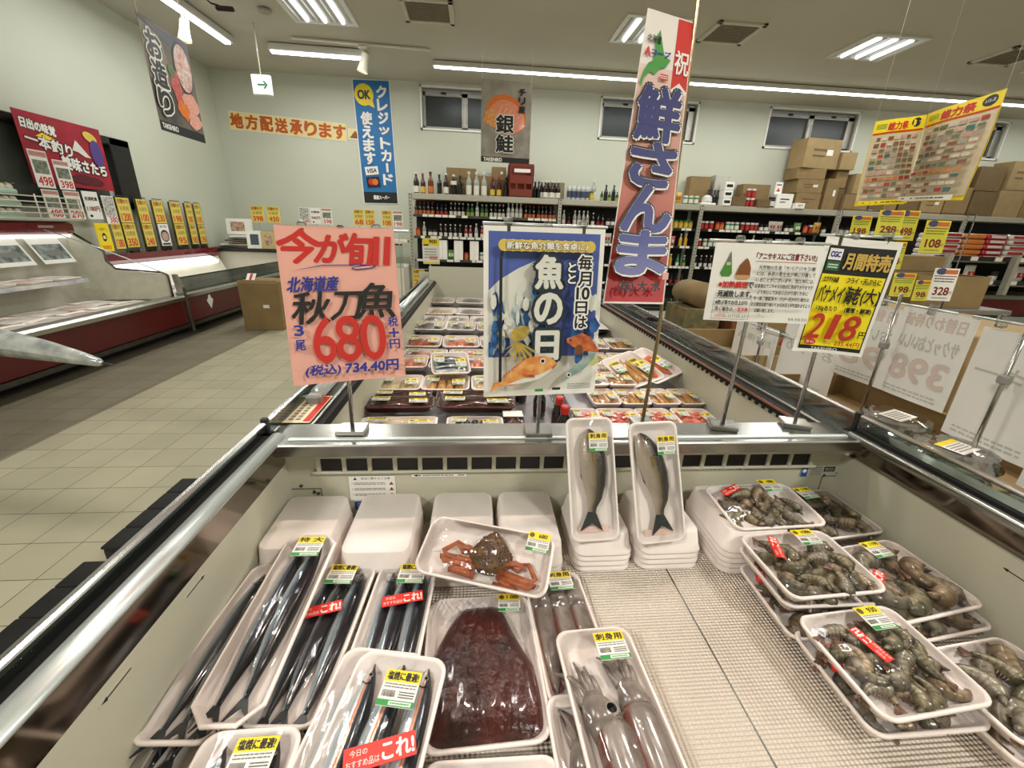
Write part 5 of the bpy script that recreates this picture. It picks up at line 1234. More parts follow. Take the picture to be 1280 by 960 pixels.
for k in range(11):
    flat_pack('white pack on the canopy case lower deck, front row, %s from far end' % ORD[k], -3.62+U(-.03, .03), 4.80-k*.30, .402, .30, .27, PT[(0, 0, 1, 0, 0)[k % 5]], U(-.25, .25), 0, 'front packs on the canopy case deck')
    flat_pack('white pack on the canopy case lower deck, back row, %s from far end' % ORD[k], -3.98+U(-.03, .03), 4.75-k*.30, .402, .30, .27, PT[(0, 1, 0, 0)[k % 4]], U(-.25, .25), 0, 'back packs on the canopy case deck')
for k in range(9):
    flat_pack('wrapped pack in the second wall case, front row, %s from the canopy case' % ORD[k], -3.58, 5.30+k*.27, .442, .28, .24, PT[(2, 3, 2, 0)[k % 4]], U(-.2, .2), 0, 'front packs in the second wall case')
    flat_pack('wrapped pack in the second wall case, back row, %s from the canopy case' % ORD[k], -3.95, 5.30+k*.27, .442, .28, .24, PT[(0, 3, 2)[k % 3]], U(-.2, .2), 0, 'back packs in the second wall case')
# picture flyers hanging under the canopy
for k in range(3):
    s = Sheet(.34, .26, WHITE, .002); rr = random.Random(k); s.rect(0, -.01, .30, .16, M('flyer_slate', (66, 74, 72), .5, rgb2=(150, 160, 156), vs=14)); s.blob(.02, -.02, .09, .03, GRY, rr)
    tag(s.build('picture_card', None, (-4.22, 4.72-k*.42, .94), (-.5, 0, PI/2)), 'picture card of dark fish hanging under the canopy, %s from the case end' % ORD[k], 'picture card')
# egg cartons and wire basket above the canopy
EGG = M('egg_carton_mint', (176, 206, 190), .5, vary=.1); EGS = M('egg_shell', (232, 218, 204), .5, vary=.05)
MB_ = MB()
t = thing('wire_shelf', 'white wire shelf above the maroon canopy', 'wire shelf', (-4.36, 4.1, 1.22))
mb = MB()
for k in range(5): mb.tube([(.13, -1.2, .02+k*.05), (.13, 1.1, .02+k*.05)], .006, WPL, n=5)
for k in range(6): mb.tube([(.13, -1.2+k*.46, 0), (.13, -1.2+k*.46, .24)], .007, WPL, n=5)
mb.box((0, -.05, .01), (.24, 2.3, .012), WPL); mb.build('wire_rack', t)
for lv in range(3):
    for k in range(2):
        e = thing('egg_carton', 'mint egg carton on the wire shelf, %s layer, %s from the posters' % (('lowest', 'middle', 'top')[lv], ('first', 'second')[k]), 'egg carton', (-4.36, 4.48-k*.30, 1.236+lv*.105), group='egg cartons above the canopy')
        MB().box((0, 0, .022), (.22, .28, .044), EGG, .012, None, 2).build('carton', e)
        mb = MB()
        for i in range(3):
            for j in range(4): mb.lathe([(.028, 0), (.032, .02), (.024, .045), (0, .058)], EGS, (-.072+i*.072, -.10+j*.067, .040), 8)
        mb.build('eggs', e)
        MB().box((0, 0, .092), (.215, .275, .008), M_film('carton_lid', .3, (.86, .95, .92), .2, 30, .1), .003).build('lid', e)
# price cards on the wall side
CARDK = {}
def card_mesh(kind, w, h, price):
    key = (kind, round(w, 3), round(h, 3), price)
    if key in CARDK: return CARDK[key]
    rr = random.Random(len(price)+ord(price[0])); s = Sheet(w, h, YEL if kind in 'yo' else WHITE, .003)
    if kind == 'y':
        s.rect(0, 0, w*.97, h*.98, M('pale_deal_yellow', (226, 204, 96), .6)); s.text('日替わり', 0, h*.36, h*.18, M('card_brown', (150, 92, 40), .5), fit=w*.8, bold=w*.015); s.text('お買得', 0, h*.08, h*.18, M('card_olive', (90, 96, 50), .5), fit=w*.7); s.text(price, 0, -h*.28, h*.30, REDI, fit=w*.75, bold=w*.012)
    elif kind == 'p':
        s.rect(0, h*.40, w*.94, h*.14, M('flyer_tint_pink')); s.text('本日の特売', 0, h*.40, h*.09, REDI, fit=w*.8); s.rect(0, h*.06, w*.8, h*.36, M('photo_grey_green', (146, 152, 134), .5, rgb2=(84, 92, 84), vs=30)); s.text(price, .02*w, -h*.32, h*.24, REDI, fit=w*.78, bold=w*.012)
    elif kind == 'w':
        s.text('佐渡乾燥', 0, h*.24, h*.13, INK, fit=w*.8, bold=w*.008); s.text(price, 0, -h*.12, h*.18, M('maroon_ink'), fit=w*.82, bold=w*.012); s.ell(-w*.25, -h*.38, w*.1, h*.05, NAVY)
    elif kind == 'g':
        s.rect(0, .12*h, w*.9, h*.7, M('photo_grey', (120, 120, 116), .5, rgb2=(216, 214, 206), vs=40)); s.text(price, .1*w, -h*.34, h*.20, REDI, fit=w*.7, bold=w*.012)
    elif kind == 'o':
        s.text('一夜干し', .0, h*.28, h*.12, INK, fit=w*.7); s.blob(0, 0, w*.2, h*.14, INK, rr); s.rect(0, 0, w*.2, h*.12, CREAM); s.text(price, 0, -h*.36, h*.14, ORG, fit=w*.6, bold=w*.01)
    elif kind == 'q':
        s.rect(0, h*.36, w, h*.26, YEL); s.text(price, w*.12, h*.38, h*.13, INK, fit=w*.45, bold=w*.01); s.rect(-w*.3, h*.24, w*.3, h*.06, INK); s.lines(-w*.4, w*.35, h*.14, -h*.3, 4, GRY, rr, .3); s.lines(-w*.1, w*.4, -h*.18, -h*.34, 2, REDI, rr, .5); s.rect(0, -h*.46, w*.96, h*.06, YEL)
    elif kind == 'b':
        s.ell(0, -.05*h, w*.42, h*.28, INK); s.ell(0, -.07*h, w*.33, h*.21, M('flyer_tint_pink')); s.text(price, 0, h*.38, h*.13, INK, fit=w*.7); s.rect(0, -h*.42, w*.8, h*.08, INK)
    CARDK[key] = s.mesh('price_card'); return CARDK[key]
def price_card(label, kind, price, loc, w, h, rot=(0, 0, PI/2), group=None): return tag(ob('price_card', card_mesh(kind, w, h, price), None, loc, rot), label, 'price card', group)
for lab, kd, pr, y, z, w, h in (('white card with a fish photo and red 498, upper left under the crimson banner', 'p', '498', 5.02, 1.70, .19, .34), ('white card with red 398, overlapping the crimson banner, right of the 498 one', 'p', '398', 5.25, 1.67, .18, .28), ('white card with red 480, lower row at the canopy end', 'p', '480', 5.03, 1.38, .18, .27), ('white card with red 298, lower row, second from the left', 'p', '298', 5.27, 1.38, .19, .28),
        ('white card with dried fish lettering and price 1180', 'w', '1180円', 5.50, 1.39, .20, .29), ('white card with a grey photo and a red 380', 'g', '380', 5.73, 1.35, .17, .31), ('pale yellow card with a black fish picture, below the 1180 card', 'o', '980', 5.54, 1.05, .19, .31), ('yellow card with red 1380 beside the pale fish card', 'y', '1380', 5.75, 1.06, .14, .29)):
    price_card(lab, kd, pr, (-4.33, y, z), w, h)
for k, (y, up, dn, w) in enumerate(((6.10, ('y', '1200'), ('y', '350'), .20), (6.42, ('y', '100'), ('y', '240'), .18), (6.72, ('y', '230'), ('b', '新物'), .20), (7.08, ('y', '198'), ('y', '95'), .22), (7.38, ('y', '380'), ('y', '580'), .15), (7.60, ('y', '100'), ('y', '298'), .15))):
    h = thing('card_holder', 'clear hanging holder with price cards %s and %s above the second wall case' % (up[1] if up[1] != '新物' else 'photo', dn[1] if dn[1] != '新物' else 'photo'), 'card holder', (-4.44, y, .86), (0, 0, PI/2), 'card holders above the second wall case')
    MB().box((0, .010, .32), (w+.06, .006, .66), M_film('holder_sheet', .15, (.86, .88, .84), .05, 10, .1)).build('clear_sheet', h); MB().tube([(-w*.45, 0, .665), (w*.45, 0, .665)], .006, BLACK, n=6).build('top_clip', h)
    MB().box((0, .01, .0), (.10, .05, .012), BLACK).build('foot', h)
    ob('price_card', card_mesh(up[0], w, .29, up[1]), h, (0, 0, .50)); ob('price_card', card_mesh(dn[0], w, .29, dn[1]), h, (0, -.002, .20))
# far end of the wall: folded stacks, framed cards, box, back cases
tag(MB().box((0, 0, .30), (.46, .42, .60), CARD, .004).box((-.0, -.211, .595), (.44, .004, .04), CARD2).box((.06, -.212, .30), (.07, .002, .04), WHITE).build('cardboard_box', None, (-2.66, 5.62, 0), (0, 0, .05)), 'brown cardboard box standing on the floor at the end of the wall cases', 'cardboard box')
s = Sheet(.10, .16, WHITE, .003); s.rect(.0, .02, .03, .11, REDI); s.lines(-.04, .04, -.04, -.07, 2, GRY, random.Random(2)); tag(s.build('notice_slip', None, (-2.80, 5.58, .62), (-.9, 0, .1)), 'white and red slip sticking up from the cardboard box', 'notice slip')
t = thing('counter_unit', 'white counter along the back wall corner with stacked sheets on it', 'counter', (-3.92, 7.95, 0))
MB().box((0, .35, .40), (1.28, .8, .80), WPL, .02).build('body', t); MB().box((0, .33, .82), (1.34, .9, .05), M('counter_top_black', (20, 20, 20), .4), .01).build('top', t)
for k in range(6):
    tag(MB().box((0, 0, .012), (.75-.04*k, .5, .02+.006*(k % 2)), (GREYPL, WHITE, CARD, M('slate_sheet', (90, 98, 100), .5))[k % 4], .003).build('flat_stack', None, (-4.02+U(-.08, .08), 8.25, .847+k*.034), (0, 0, U(-.2, .2))), 'flat sheet pile on the corner counter, %s layer from below' % ORD[k], 'sheet pile', 'flat piles on the corner counter')
for k, (x, z, w, h, lab) in enumerate(((-3.72, 1.17, .40, .26, 'white magazine box with a brown photo on the piled sheets'), (-3.98, .99, .24, .29, 'white framed card with a dark blue photo on the corner counter'), (-3.74, .98, .23, .28, 'brown framed card beside the white framed one on the corner counter'))):
    s = Sheet(w, h, (WHITE, WHITE, M('tan_card', (196, 176, 120), .6))[k], .06 if k == 0 else .01); s.rect(-.02 if k == 0 else 0, 0, w*.55, h*.6, (M('photo_brown', (140, 100, 76), .5, rgb2=(206, 180, 160), vs=20), M('photo_navy', (72, 82, 96), .5, vs=20), M('photo_brown'))[k])
    zz = .845+h/2 if k else 1.06+h/2
    tag(s.build('framed_card', None, ((-4.16, -3.80, -3.57)[k], 7.92 if k else 8.2, zz), (-.12, 0, .1)), lab, 'framed card')
# white freezer chest and low case behind the pink sheet, by the back wall
t = thing('back_case', 'white display case along the back wall behind the pink poster', 'display case', (-1.86, 8.3, 0), (0, 0, 0))
MB().box((0, 0, .30), (1.1, .9, .60), WPL, .02).build('body', t); MB().prism([(-.45, .6), (-.40, .6), (-.40, .98), (-.45, .98)], 'x', -.55, .55, GLASS).build('glass_front', t); MB().box((0, -.43, .99), (1.1, .05, .04), MAR, .01).build('top_trim', t); MB().box((0, .3, 1.02), (1.1, .25, .06), WPL, .01).build('shelf', t)
for k, (x, kd, pr, lab) in enumerate(((-3.72, 'y', '398', 'yellow price card 398 on the back wall, left of the pink poster top'), (-3.46, 'y', '450', 'yellow price card 450 on the back wall, left of the pink poster top'), (-2.86, 'g', '240', 'grey photo card above the pink poster, left of three'), (-2.68, 'w', '980円', 'white card above the pink poster, middle of three'), (-2.50, 'p', '598', 'white and pink card above the pink poster, right of three'),
        (-1.98, 'y', '68', 'yellow card 68 above the pink poster corner'), (-1.80, 'y', '158', 'yellow card 158 above the pink poster corner'), (-1.52, 'y', '108', 'yellow card 108 left of the rack post'), (-1.34, 'p', '198', 'pink and white card right by the rack post'))):
    t = thing('card_stand', lab, 'price card', (x, 8.0 if k < 2 else 7.75, .846 if k < 2 else 0), (0, 0, 0), 'price cards on poles before the back wall')
    z_ = .846 if k < 2 else 0
    MB().tube([(0, .012, .0), (0, .012, 1.32-z_)], .006, GREYPL, n=5).box((0, .012, .006), (.1, .1, .012), GREYPL).build('pole', t)
    ob('price_card', card_mesh(kd, .21 if k < 2 else .165, .25, pr), t, (0, 0, 1.40-z_))
t = thing('card_stand', 'grey stand holding two yellow and white cards at the far end of the freezer', 'card stand', (-.70, 6.03, 0)); MB().tube([(.06, 0, 0), (.06, 0, 1.15)], .010, GREYPL, n=6).box((0, 0, .01), (.3, .2, .02), GREYPL).build('pole', t); MB().tube([(-.16, 0, .74), (.14, 0, .74)], .006, GREYPL, n=6).build('arm', t)
ob('price_card', card_mesh('q', .22, .33, '900'), t, (.08, -.02, .98)); ob('price_card', card_mesh('y', .16, .22, '28'), t, (-.10, -.02, .63))
# big silver fish on its display stand at the left edge
t = thing('display_stand', 'dark display stand at the left edge carrying a big silver fish', 'display stand', (-2.84, 2.05, 0), (0, 0, -.20)); MB().box((0, 0, .345), (.36, .36, .69), BLACK, .01).build('base', t); MB().box((0, 0, .70), (.4, .40, .03), M('ice_white', (220, 224, 226), .3, bump=.5, bs=40), .01).build('ice_tray', t)
FS = M('silver_fish_foil', (220, 224, 222), .26, .45, rgb2=(168, 174, 174), vs=16, bump=.3, bs=30)
t = thing('big_fish', 'long silver fish with a pointed dark snout jutting in from the left edge', 'fish', (-1.53, 1.80, .70), (0, .03, -.22))
MB().tube([(-1.5, 0, .055), (-1.1, 0, .06), (-.8, 0, .055), (-.55, 0, .045), (-.3, 0, .03), (-.15, 0, .016), (-.05, 0, .004), (-.03, 0, .002)], [.04, .055, .066, .060, .044, .030, .018, .006], FS, n=16).build('body', t)
MB().tube([(-.04, 0, .003), (.03, 0, .0)], [.006, .0015], FIN, n=6).build('snout_tip', t); MB().tube([(-.20, -.030, .016), (-.06, -.017, .004)], .002, FIN, n=5).build('mouth_line', t)
# ---------------------------------------------------------------- racks on the back wall
RKM = M('rack_grey_enamel', (176, 172, 158), .45, .2, vary=.06); RKD = M('rack_dark_back', (24, 23, 22), .7, vary=.3)
TAGM = M('shelf_tag_white', (226, 224, 216), .5, vary=.05)
BAYS = [(-1.23, 1.55), (1.55, 4.33), (4.33, 7.17), (7.17, 9.97), (9.97, 12.4)]
LEV = [[1.50, 1.12, .70, .30], [1.42, 1.09, .70, .36], [1.42, 1.09, .70, .36], [1.42, 1.09, .70, .36], [1.42, 1.09, .70, .36]]
for b, (x0, x1) in enumerate(BAYS):
    t = thing('shelf_rack', 'grey steel shelf rack on the back wall, %s bay from the left' % ORD[b], 'shelf rack', (x0, 8.5, 0), (0, 0, 0), 'shelf racks along the back wall')
    w = x1-x0
    mb = MB()
    for k in range(1 if b < len(BAYS)-1 else 2):
        xx = k*w; mb.box((xx, .0, .93), (.06, .05, 1.86), RKM)
        for q in range(30): mb.box((xx, -.027, .1+q*.06), (.018, .004, .022), BLACK)
    mb.box((w/2, .47, .93), (w-.08, .02, 1.86), RKD); mb.build('upright', t)
    MB().box((w/2, .23, 1.815), (w-.07, .48, .10), RKM, .006).build('top_shelf', t)
    rr = random.Random(b)
    for z in LEV[b]:
        s_ = MB().box((w/2, .25, z-.012), (w-.08, .42, .022), RKD).build('shelf', t)
        mb = MB().box((w/2, .03, z-.012), (w-.08, .012, .045), DSTEEL)
        x = .06
        while x < w-.12:
            q = min(rr.uniform(.07, .16), w-.05-x)
            if rr.random() < .72: mb.box((x+q/2, .022, z-.010), (q*.85, .004, .042), TAGM)
            x += q
        mb.build('tag_rail', s_)
# bottle and package shapes
def bottle_mesh(name, h, r, glass, cap, label, neck=.35, nr=.38, lab=(.08, .45), sq=False):
    key = ('bt', name)
    if key in _MC: return _MC[key]
    sh = h*(1-neck); nn = r*nr
    mb = MB().lathe([(0, 0), (r*.9, 0), (r, h*.02), (r, sh*.85), (r*.85, sh*.95), (nn*1.1, sh+h*neck*.35), (nn, h*.92)], glass, n=10)
    mb.lathe([(nn*1.25, h*.90), (nn*1.25, h*.99), (nn, h), (0, h)], cap, n=8)
    if label: mb.lathe([(r*1.02, sh*lab[0]), (r*1.02, sh*(lab[0]+lab[1]))], label, n=10)
    _MC[key] = mb.mesh('bottle'); return _MC[key]
def jar_mesh(name, h, r, body, lid, label):
    key = ('jar', name)
    if key in _MC: return _MC[key]
    mb = MB().lathe([(0, 0), (r, 0), (r, h*.72), (r*.86, h*.80)], body, n=10).lathe([(r*.95, h*.78), (r*.95, h*.98), (0, h)], lid, n=10)
    if label: mb.lathe([(r*1.02, h*.15), (r*1.02, h*.6)], label, n=10)
    _MC[key] = mb.mesh('jar'); return _MC[key]
def pouch_mesh(name, w, h, m, m2):
    key = ('pouch', name)
    if key in _MC: return _MC[key]
    mb = MB().grid(lambda u, v: ((u-.5)*w, -.035*math.sin(v*PI)**.6*(1-abs(2*u-1)**3)-.002, v*h), 6, 7, m).grid(lambda u, v: ((u-.5)*w, .025*math.sin(v*PI)**.6*(1-abs(2*u-1)**3), v*h), 6, 7, m)
    mb.box((0, -.030, h*.5), (w*.6, .012, h*.3), m2, .004)
    _MC[key] = mb.mesh('pouch'); return _MC[key]
G_DK = M('dark_brown_glass', (34, 20, 16), .15, coat=.6); G_BR = M('amber_glass', (104, 50, 26), .15, coat=.6); G_CL = M('clear_bottle_glass', (166, 168, 160), .12, coat=.6); G_GN = M('green_bottle', (52, 84, 48), .15, coat=.6); G_BK = M('black_bottle', (18, 18, 24), .15, coat=.5)
G_RD = M('red_bottle', (150, 34, 30), .25, coat=.4); G_YL = M('yellow_bottle', (206, 164, 50), .25, coat=.4); G_TE = M('bright_green_bottle', (46, 140, 84), .25, coat=.4)
L_W = M('label_white', (226, 222, 210), .5, vary=.15, vs=60); L_Y = M('label_yellow', (214, 186, 70), .5, vary=.2, vs=60); L_G = M('label_green', (150, 176, 70), .5, vary=.25, vs=60); L_O = M('label_orange', (204, 112, 56), .5, vary=.2, vs=60); L_R = M('label_red', (172, 44, 40), .5, vary=.2, vs=60)
C_W = M('cap_white', (222, 220, 212), .4); C_B = M('cap_black', (26, 24, 26), .4); C_R = M('cap_red', (170, 36, 34), .4); C_G = M('cap_green', (50, 110, 60), .4)
K = {
 'big_amber': ('bottle', bottle_mesh('big_amber', .37, .052, G_BR, C_B, L_O), 'large amber bottle with an orange label'), 'big_dark': ('bottle', bottle_mesh('big_dark', .36, .05, G_DK, C_W, L_W), 'large dark bottle with a white label'),
 'big_clear': ('bottle', bottle_mesh('big_clear', .40, .052, G_CL, C_W, L_W, lab=(.05, .6)), 'large clear bottle with tall white label'), 'big_wine': ('bottle', bottle_mesh('big_wine', .34, .045, M('wine_glass', (70, 24, 26), .15, coat=.6), C_R, L_Y), 'large wine-red bottle with a yellow label'),
 'big_black': ('bottle', bottle_mesh('big_black', .33, .045, G_BK, C_B, None), 'large black bottle'), 'big_plum': ('bottle', bottle_mesh('big_plum', .34, .055, G_BK, C_W, L_W, lab=(.75, .3)), 'stout blue-black bottle with a pale shoulder'),
 'soy': ('bottle', bottle_mesh('soy', .23, .033, G_DK, C_R, L_O), 'dark sauce bottle with an orange label'), 'soyw': ('bottle', bottle_mesh('soyw', .23, .031, G_DK, C_W, L_W), 'dark sauce bottle with white label and cap'), 'green': ('bottle', bottle_mesh('green', .22, .034, G_GN, C_W, L_G), 'green bottle with a lime label'),
 'clear': ('bottle', bottle_mesh('clear', .26, .034, G_CL, C_W, L_W), 'clear bottle with a white label'), 'red': ('bottle', bottle_mesh('red', .22, .032, G_RD, C_W, L_W), 'red bottle with a white label'), 'black': ('bottle', bottle_mesh('black', .21, .03, G_BK, C_B, L_R), 'small black bottle with a red label'),
 'yellow': ('bottle', bottle_mesh('yellow', .24, .034, G_YL, C_W, None), 'yellow bottle with a white cap'), 'teal': ('bottle', bottle_mesh('teal', .24, .034, G_TE, C_G, L_W), 'bright green bottle with a white label'),
 'can': ('can', jar_mesh('can', .24, .042, M('silver_blue_can', (176, 184, 190), .3, .3), C_W, M('label_navy', (60, 70, 96), .5, vary=.3, vs=50)), 'silver and navy tall can'),
 'jar_r': ('jar', jar_mesh('jar_r', .16, .042, G_RD, C_W, L_R), 'red jar with a white lid'), 'jar_y': ('jar', jar_mesh('jar_y', .16, .045, G_YL, C_G, L_Y), 'yellow jar with a green lid'), 'jar_g': ('jar', jar_mesh('jar_g', .16, .042, G_TE, C_W, L_W), 'green jar with a white lid'), 'jar_d': ('jar', jar_mesh('jar_d', .14, .042, G_DK, C_B, L_W), 'dark jar with a white label'), 'jar_o': ('jar', jar_mesh('jar_o', .15, .042, M('orange_jar', (206, 92, 40), .3), C_R, L_O), 'orange jar with a red lid'),
 'pch_y': ('pouch', pouch_mesh('pch_y', .15, .21, M('pouch_yellow', (208, 170, 60), .35, vary=.2, vs=30), L_R), 'yellow food pouch'), 'pch_g': ('pouch', pouch_mesh('pch_g', .15, .19, M('pouch_green', (90, 140, 70), .35, vary=.2, vs=30), L_W), 'green food pouch'), 'pch_w': ('pouch', pouch_mesh('pch_w', .15, .20, M('pouch_white', (206, 200, 190), .35, vary=.2, vs=30), L_R), 'white food pouch'), 'pch_p': ('pouch', pouch_mesh('pch_p', .15, .19, M('pouch_pink', (196, 96, 110), .35, vary=.2, vs=30), L_W), 'pink food pouch'),
}
def item(kind, x, y, z, where, group, sc=1.):
    nm, me, lab = K[kind]; o = ob(nm, me, None, (x, y, z+.001), (0, 0, U(-.3, .3) if nm != 'pouch' else U(-.06, .06)), (sc, sc, sc))
    return tag(o, lab+' '+where, nm, group)
def run(seq, x0, x1, y, z, where, step):
    """a shelf row: runs of identical goods side by side"""
    x = x0; i = 0; used = {}
    while x < x1:
        kind, n = seq[i % len(seq)]; used[kind] = used.get(kind, 0)+1
        wh = where if used[kind] == 1 else where+', %s group' % ORD[used[kind]-1]
        for k in range(n):
            if x >= x1: break
            item(kind, x, y+U(-.01, .01), z, wh, K[kind][2]+' '+wh); x += step*(1.55 if kind[:3] == 'pch' else 1)*U(.95, 1.08)
        i += 1; x += step*.25
# top of the first bays
TOP = 1.866
for x, kd in ((-1.12, 'big_dark'), (-1.00, 'big_wine'), (-.86, 'big_amber'), (-.70, 'big_black'), (-.58, 'big_dark'), (-.44, 'big_plum'), (-.32, 'big_black'), (-.16, 'big_clear'), (-.02, 'big_clear'), (.12, 'big_clear'), (.28, 'big_wine'), (.40, 'big_wine'), (.53, 'big_black')):
    n_ = {'big_clear': 'big_clear', }.get(kd, kd); item(kd, x, 8.62, TOP, 'on top of the first rack bay', K[kd][2]+' on the first rack bay')
for k in range(9): item('big_dark' if k > 2 else 'big_black', 1.02+k*.062, 8.60+.05*(k % 2), TOP, 'right of the brown crate on the rack top', 'bottles right of the brown crate', .86)
for k in range(5): item('can', 1.72+k*.088, 8.58, TOP, 'on top of the second rack bay', 'silver cans on the second rack bay')
item('jar_y', 2.16, 8.60, TOP, 'beside the silver cans on the rack top', None); item('big_clear', 2.22, 8.70, TOP, 'beside the silver cans, alone on the second bay', None, .92)
for k in range(5): item('big_black' if k % 2 else 'green', 2.36+k*.075, 8.6, TOP, 'on rack top beside the tall banner, left edge', 'bottles at the banner edge '+str(k % 2), .85)
def carton(label, x, z, w, h, d=.36, y=8.7, m=None, rz=0., group=None, mark=None, patch=False, cat='cardboard box'):
    mb = MB().box((0, 0, h/2), (w, d, h), m or CARD, .004)
    mb.box((0, -.001, h-.0002), (w*.99, d*.10, .002), CARD2); mb.box((0, -d/2-.0005, h/2), (.0, .001, h), CARDD) if False else None
    if patch: mb.box((w*.2, -d/2-.001, h*.55), (w*.18, .002, h*.2), WHITE)
    if mark: mb.box((0, -d/2-.001, h*.62), (w*.55, .002, h*.08), mark); mb.box((-.1*w, -d/2-.001, h*.42), (w*.35, .002, h*.06), mark)
    return tag(mb.build('cardboard_box', None, (x, y, z), (0, 0, rz)), label, cat, group)
carton('wide cardboard box behind the clear bottles on the first rack bay', -.30, TOP, .55, .47, .2, 8.84, patch=False, mark=CARDD); carton('cardboard box right of the clear bottles, behind the wine-red ones', .13, TOP, .26, .36, .18, 8.85)
carton('small cardboard box with a white label, upper one behind the wine-red bottles', .40, TOP+.30, .26, .22, .18, 8.85, patch=True); carton('cardboard box under the small labelled one on the first bay', .40, TOP, .30, .30, .18, 8.85, CARDD); carton('narrow cardboard box left of the brown crate', .63, TOP, .14, .40, .1, 8.92, CARDD)
t = thing('bottle_crate', 'reddish brown plastic bottle crate standing on the rack top', 'bottle crate', (.80, 8.68, TOP)); CRT = M('crate_brown', (120, 42, 24), .4, vary=.1)
mb = MB()
for (a, b, c, dx, dy, dz) in ((0, -.15, .07, .46, .02, .14), (0, -.15, .30, .46, .02, .14), (0, -.15, .535, .46, .02, .05), (-.21, -.15, .44, .05, .02, .16), (.21, -.15, .44, .05, .02, .16), (0, .15, .28, .46, .02, .56), (-.22, 0, .28, .02, .32, .56), (.22, 0, .28, .02, .32, .56), (0, 0, .01, .46, .32, .02), (-.08, -.15, .19, .03, .02, .10), (.08, -.15, .19, .03, .02, .10), (-.21, -.15, .19, .03, .02, .1), (.21, -.15, .19, .03, .02, .1)): mb.box((a, b, c), (dx, dy, dz), CRT, .004)
mb.build('crate_body', t); MB().box((0, 0, 0), (.3, .004, .06), WHITE).build('handle_gap_label', t, (.02, -.138, .45))
carton('greenish grey cardboard box behind the dark bottles on the rack top', 1.50, TOP, .32, .30, .2, 8.85, M('grey_cardboard', (140, 128, 100), .75))
# shelf rows
run([('soy', 5), ('black', 3), ('soyw', 4), ('green', 2), ('clear', 1), ('green', 2), ('soyw', 4), ('clear', 4), ('soy', 3)], -1.14, 1.48, 8.62, 1.50, 'upper shelf, first rack bay', .075)
run([('jar_o', 1), ('clear', 1), ('jar_d', 2), ('soyw', 5), ('red', 2), ('clear', 1), ('red', 3), ('soyw', 6)], -1.12, .30, 8.62, 1.12, 'middle shelf, first rack bay', .088)
for k in range(5):
    tag(MB().box((0, 0, .18), (.17, .2, .36), WHITE, .006).box((0, -.101, .18), (.002, .002, .34), GRY).build('white_carton', None, (-.96+k*.30, 8.64, .702), (0, 0, U(-.04, .04))), 'tall white carton lower shelf, first rack bay, %s from the rack post' % ORD[k], 'carton', 'tall white cartons on the lower shelf')
    if k < 4: item(('jar_d', 'pch_g', 'jar_o', 'jar_g')[k], -.81+k*.30, 8.62, .70, 'between the tall white cartons, gap %d' % (k+1), None)
run([('clear', 1), ('black', 1), ('clear', 4), ('soyw', 1), ('black', 2), ('jar_d', 3)], 1.66, 2.75, 8.62, 1.42, 'upper shelf left of the tall banner', .085)
run([('soyw', 4), ('red', 3), ('soy', 4)], .34, 1.48, 8.62, 1.12, 'middle shelf behind fish-day poster', .09)
run([('jar_d', 4), ('pch_w', 3), ('jar_o', 4)], 1.66, 3.4, 8.62, 1.09, 'second shelf left of the tall banner', .12)
run([('teal', 1), ('yellow', 2), ('jar_y', 4)], 3.56, 4.26, 8.62, 1.42, 'upper shelf right of tall banner', .10)
run([('pch_y', 2), ('pch_p', 1), ('yellow', 2)], 3.52, 4.26, 8.60, 1.09, 'second shelf right of tall banner', .10)
run([('green', 2), ('soy', 1), ('yellow', 1), ('teal', 1)], 3.50, 4.22, 8.62, .70, 'third shelf right of tall banner', .12)
run([('jar_d', 2), ('soyw', 1), ('black', 3)], 3.56, 4.26, 8.62, .36, 'lowest shelf right of tall banner', .12)
run([('jar_r', 3), ('jar_o', 2), ('jar_g', 3), ('jar_r', 4), ('jar_d', 2), ('pch_w', 2), ('jar_d', 2), ('pch_g', 1), ('jar_o', 1), ('jar_r', 1), ('pch_y', 1), ('jar_d', 2)], 4.44, 7.08, 8.60, 1.42, 'upper shelf, third rack bay', .095)
run([('jar_r', 1), ('jar_g', 3), ('jar_o', 4), ('jar_d', 2), ('clear', 1), ('jar_y', 4), ('pch_w', 2), ('jar_y', 3), ('jar_d', 3)], 4.44, 7.08, 8.60, 1.09, 'second shelf, third rack bay', .10)
run([('soyw', 4), ('black', 3)], 4.44, 5.2, 8.60, .70, 'third shelf, third rack bay', .10)
run([('jar_r', 1), ('jar_d', 3), ('pch_w', 1), ('jar_d', 3), ('pch_p', 1)], 7.26, 9.0, 8.60, 1.42, 'upper shelf, fourth rack bay', .11)
run([('jar_y', 3), ('jar_d', 3)], 7.26, 8.3, 8.60, 1.09, 'second shelf, fourth rack bay', .12)
# top of the third and fourth bays
for x, kd in ((3.62, 'jar_d'), (3.74, 'jar_y'), (3.86, 'pch_y'), (4.02, 'jar_g'), (4.13, 'jar_g'), (4.24, 'jar_g')): item(kd, x, 8.6, TOP, 'on the rack top just right of the banner', K[kd][2]+' rack top right of banner')
tag(MB().lathe([(0, 0), (.07, .0), (.10, .05), (.09, .12), (.04, .16), (0, .165)], C_W, n=12).box((0, 0, .0), (.3, .2, .04), WHITE, .01).build('white_ball_pack', None, (4.45, 8.6, TOP+.02)), 'round white pack on a white tray on the rack top', 'food pack')
carton('cardboard box behind the dark bottles on the third rack bay', 4.34, TOP, .42, .52, .2, 8.84); carton('grey-white box right of that cardboard box, on the third bay', 4.78, TOP, .30, .56, .2, 8.84, M('pale_grey_box', (190, 188, 178), .6))
for k in range(4): item('big_black', 4.50+k*.065, 8.68, TOP+.02, 'in front of the cardboard box on the third bay', 'black bottles on the third bay', .8)
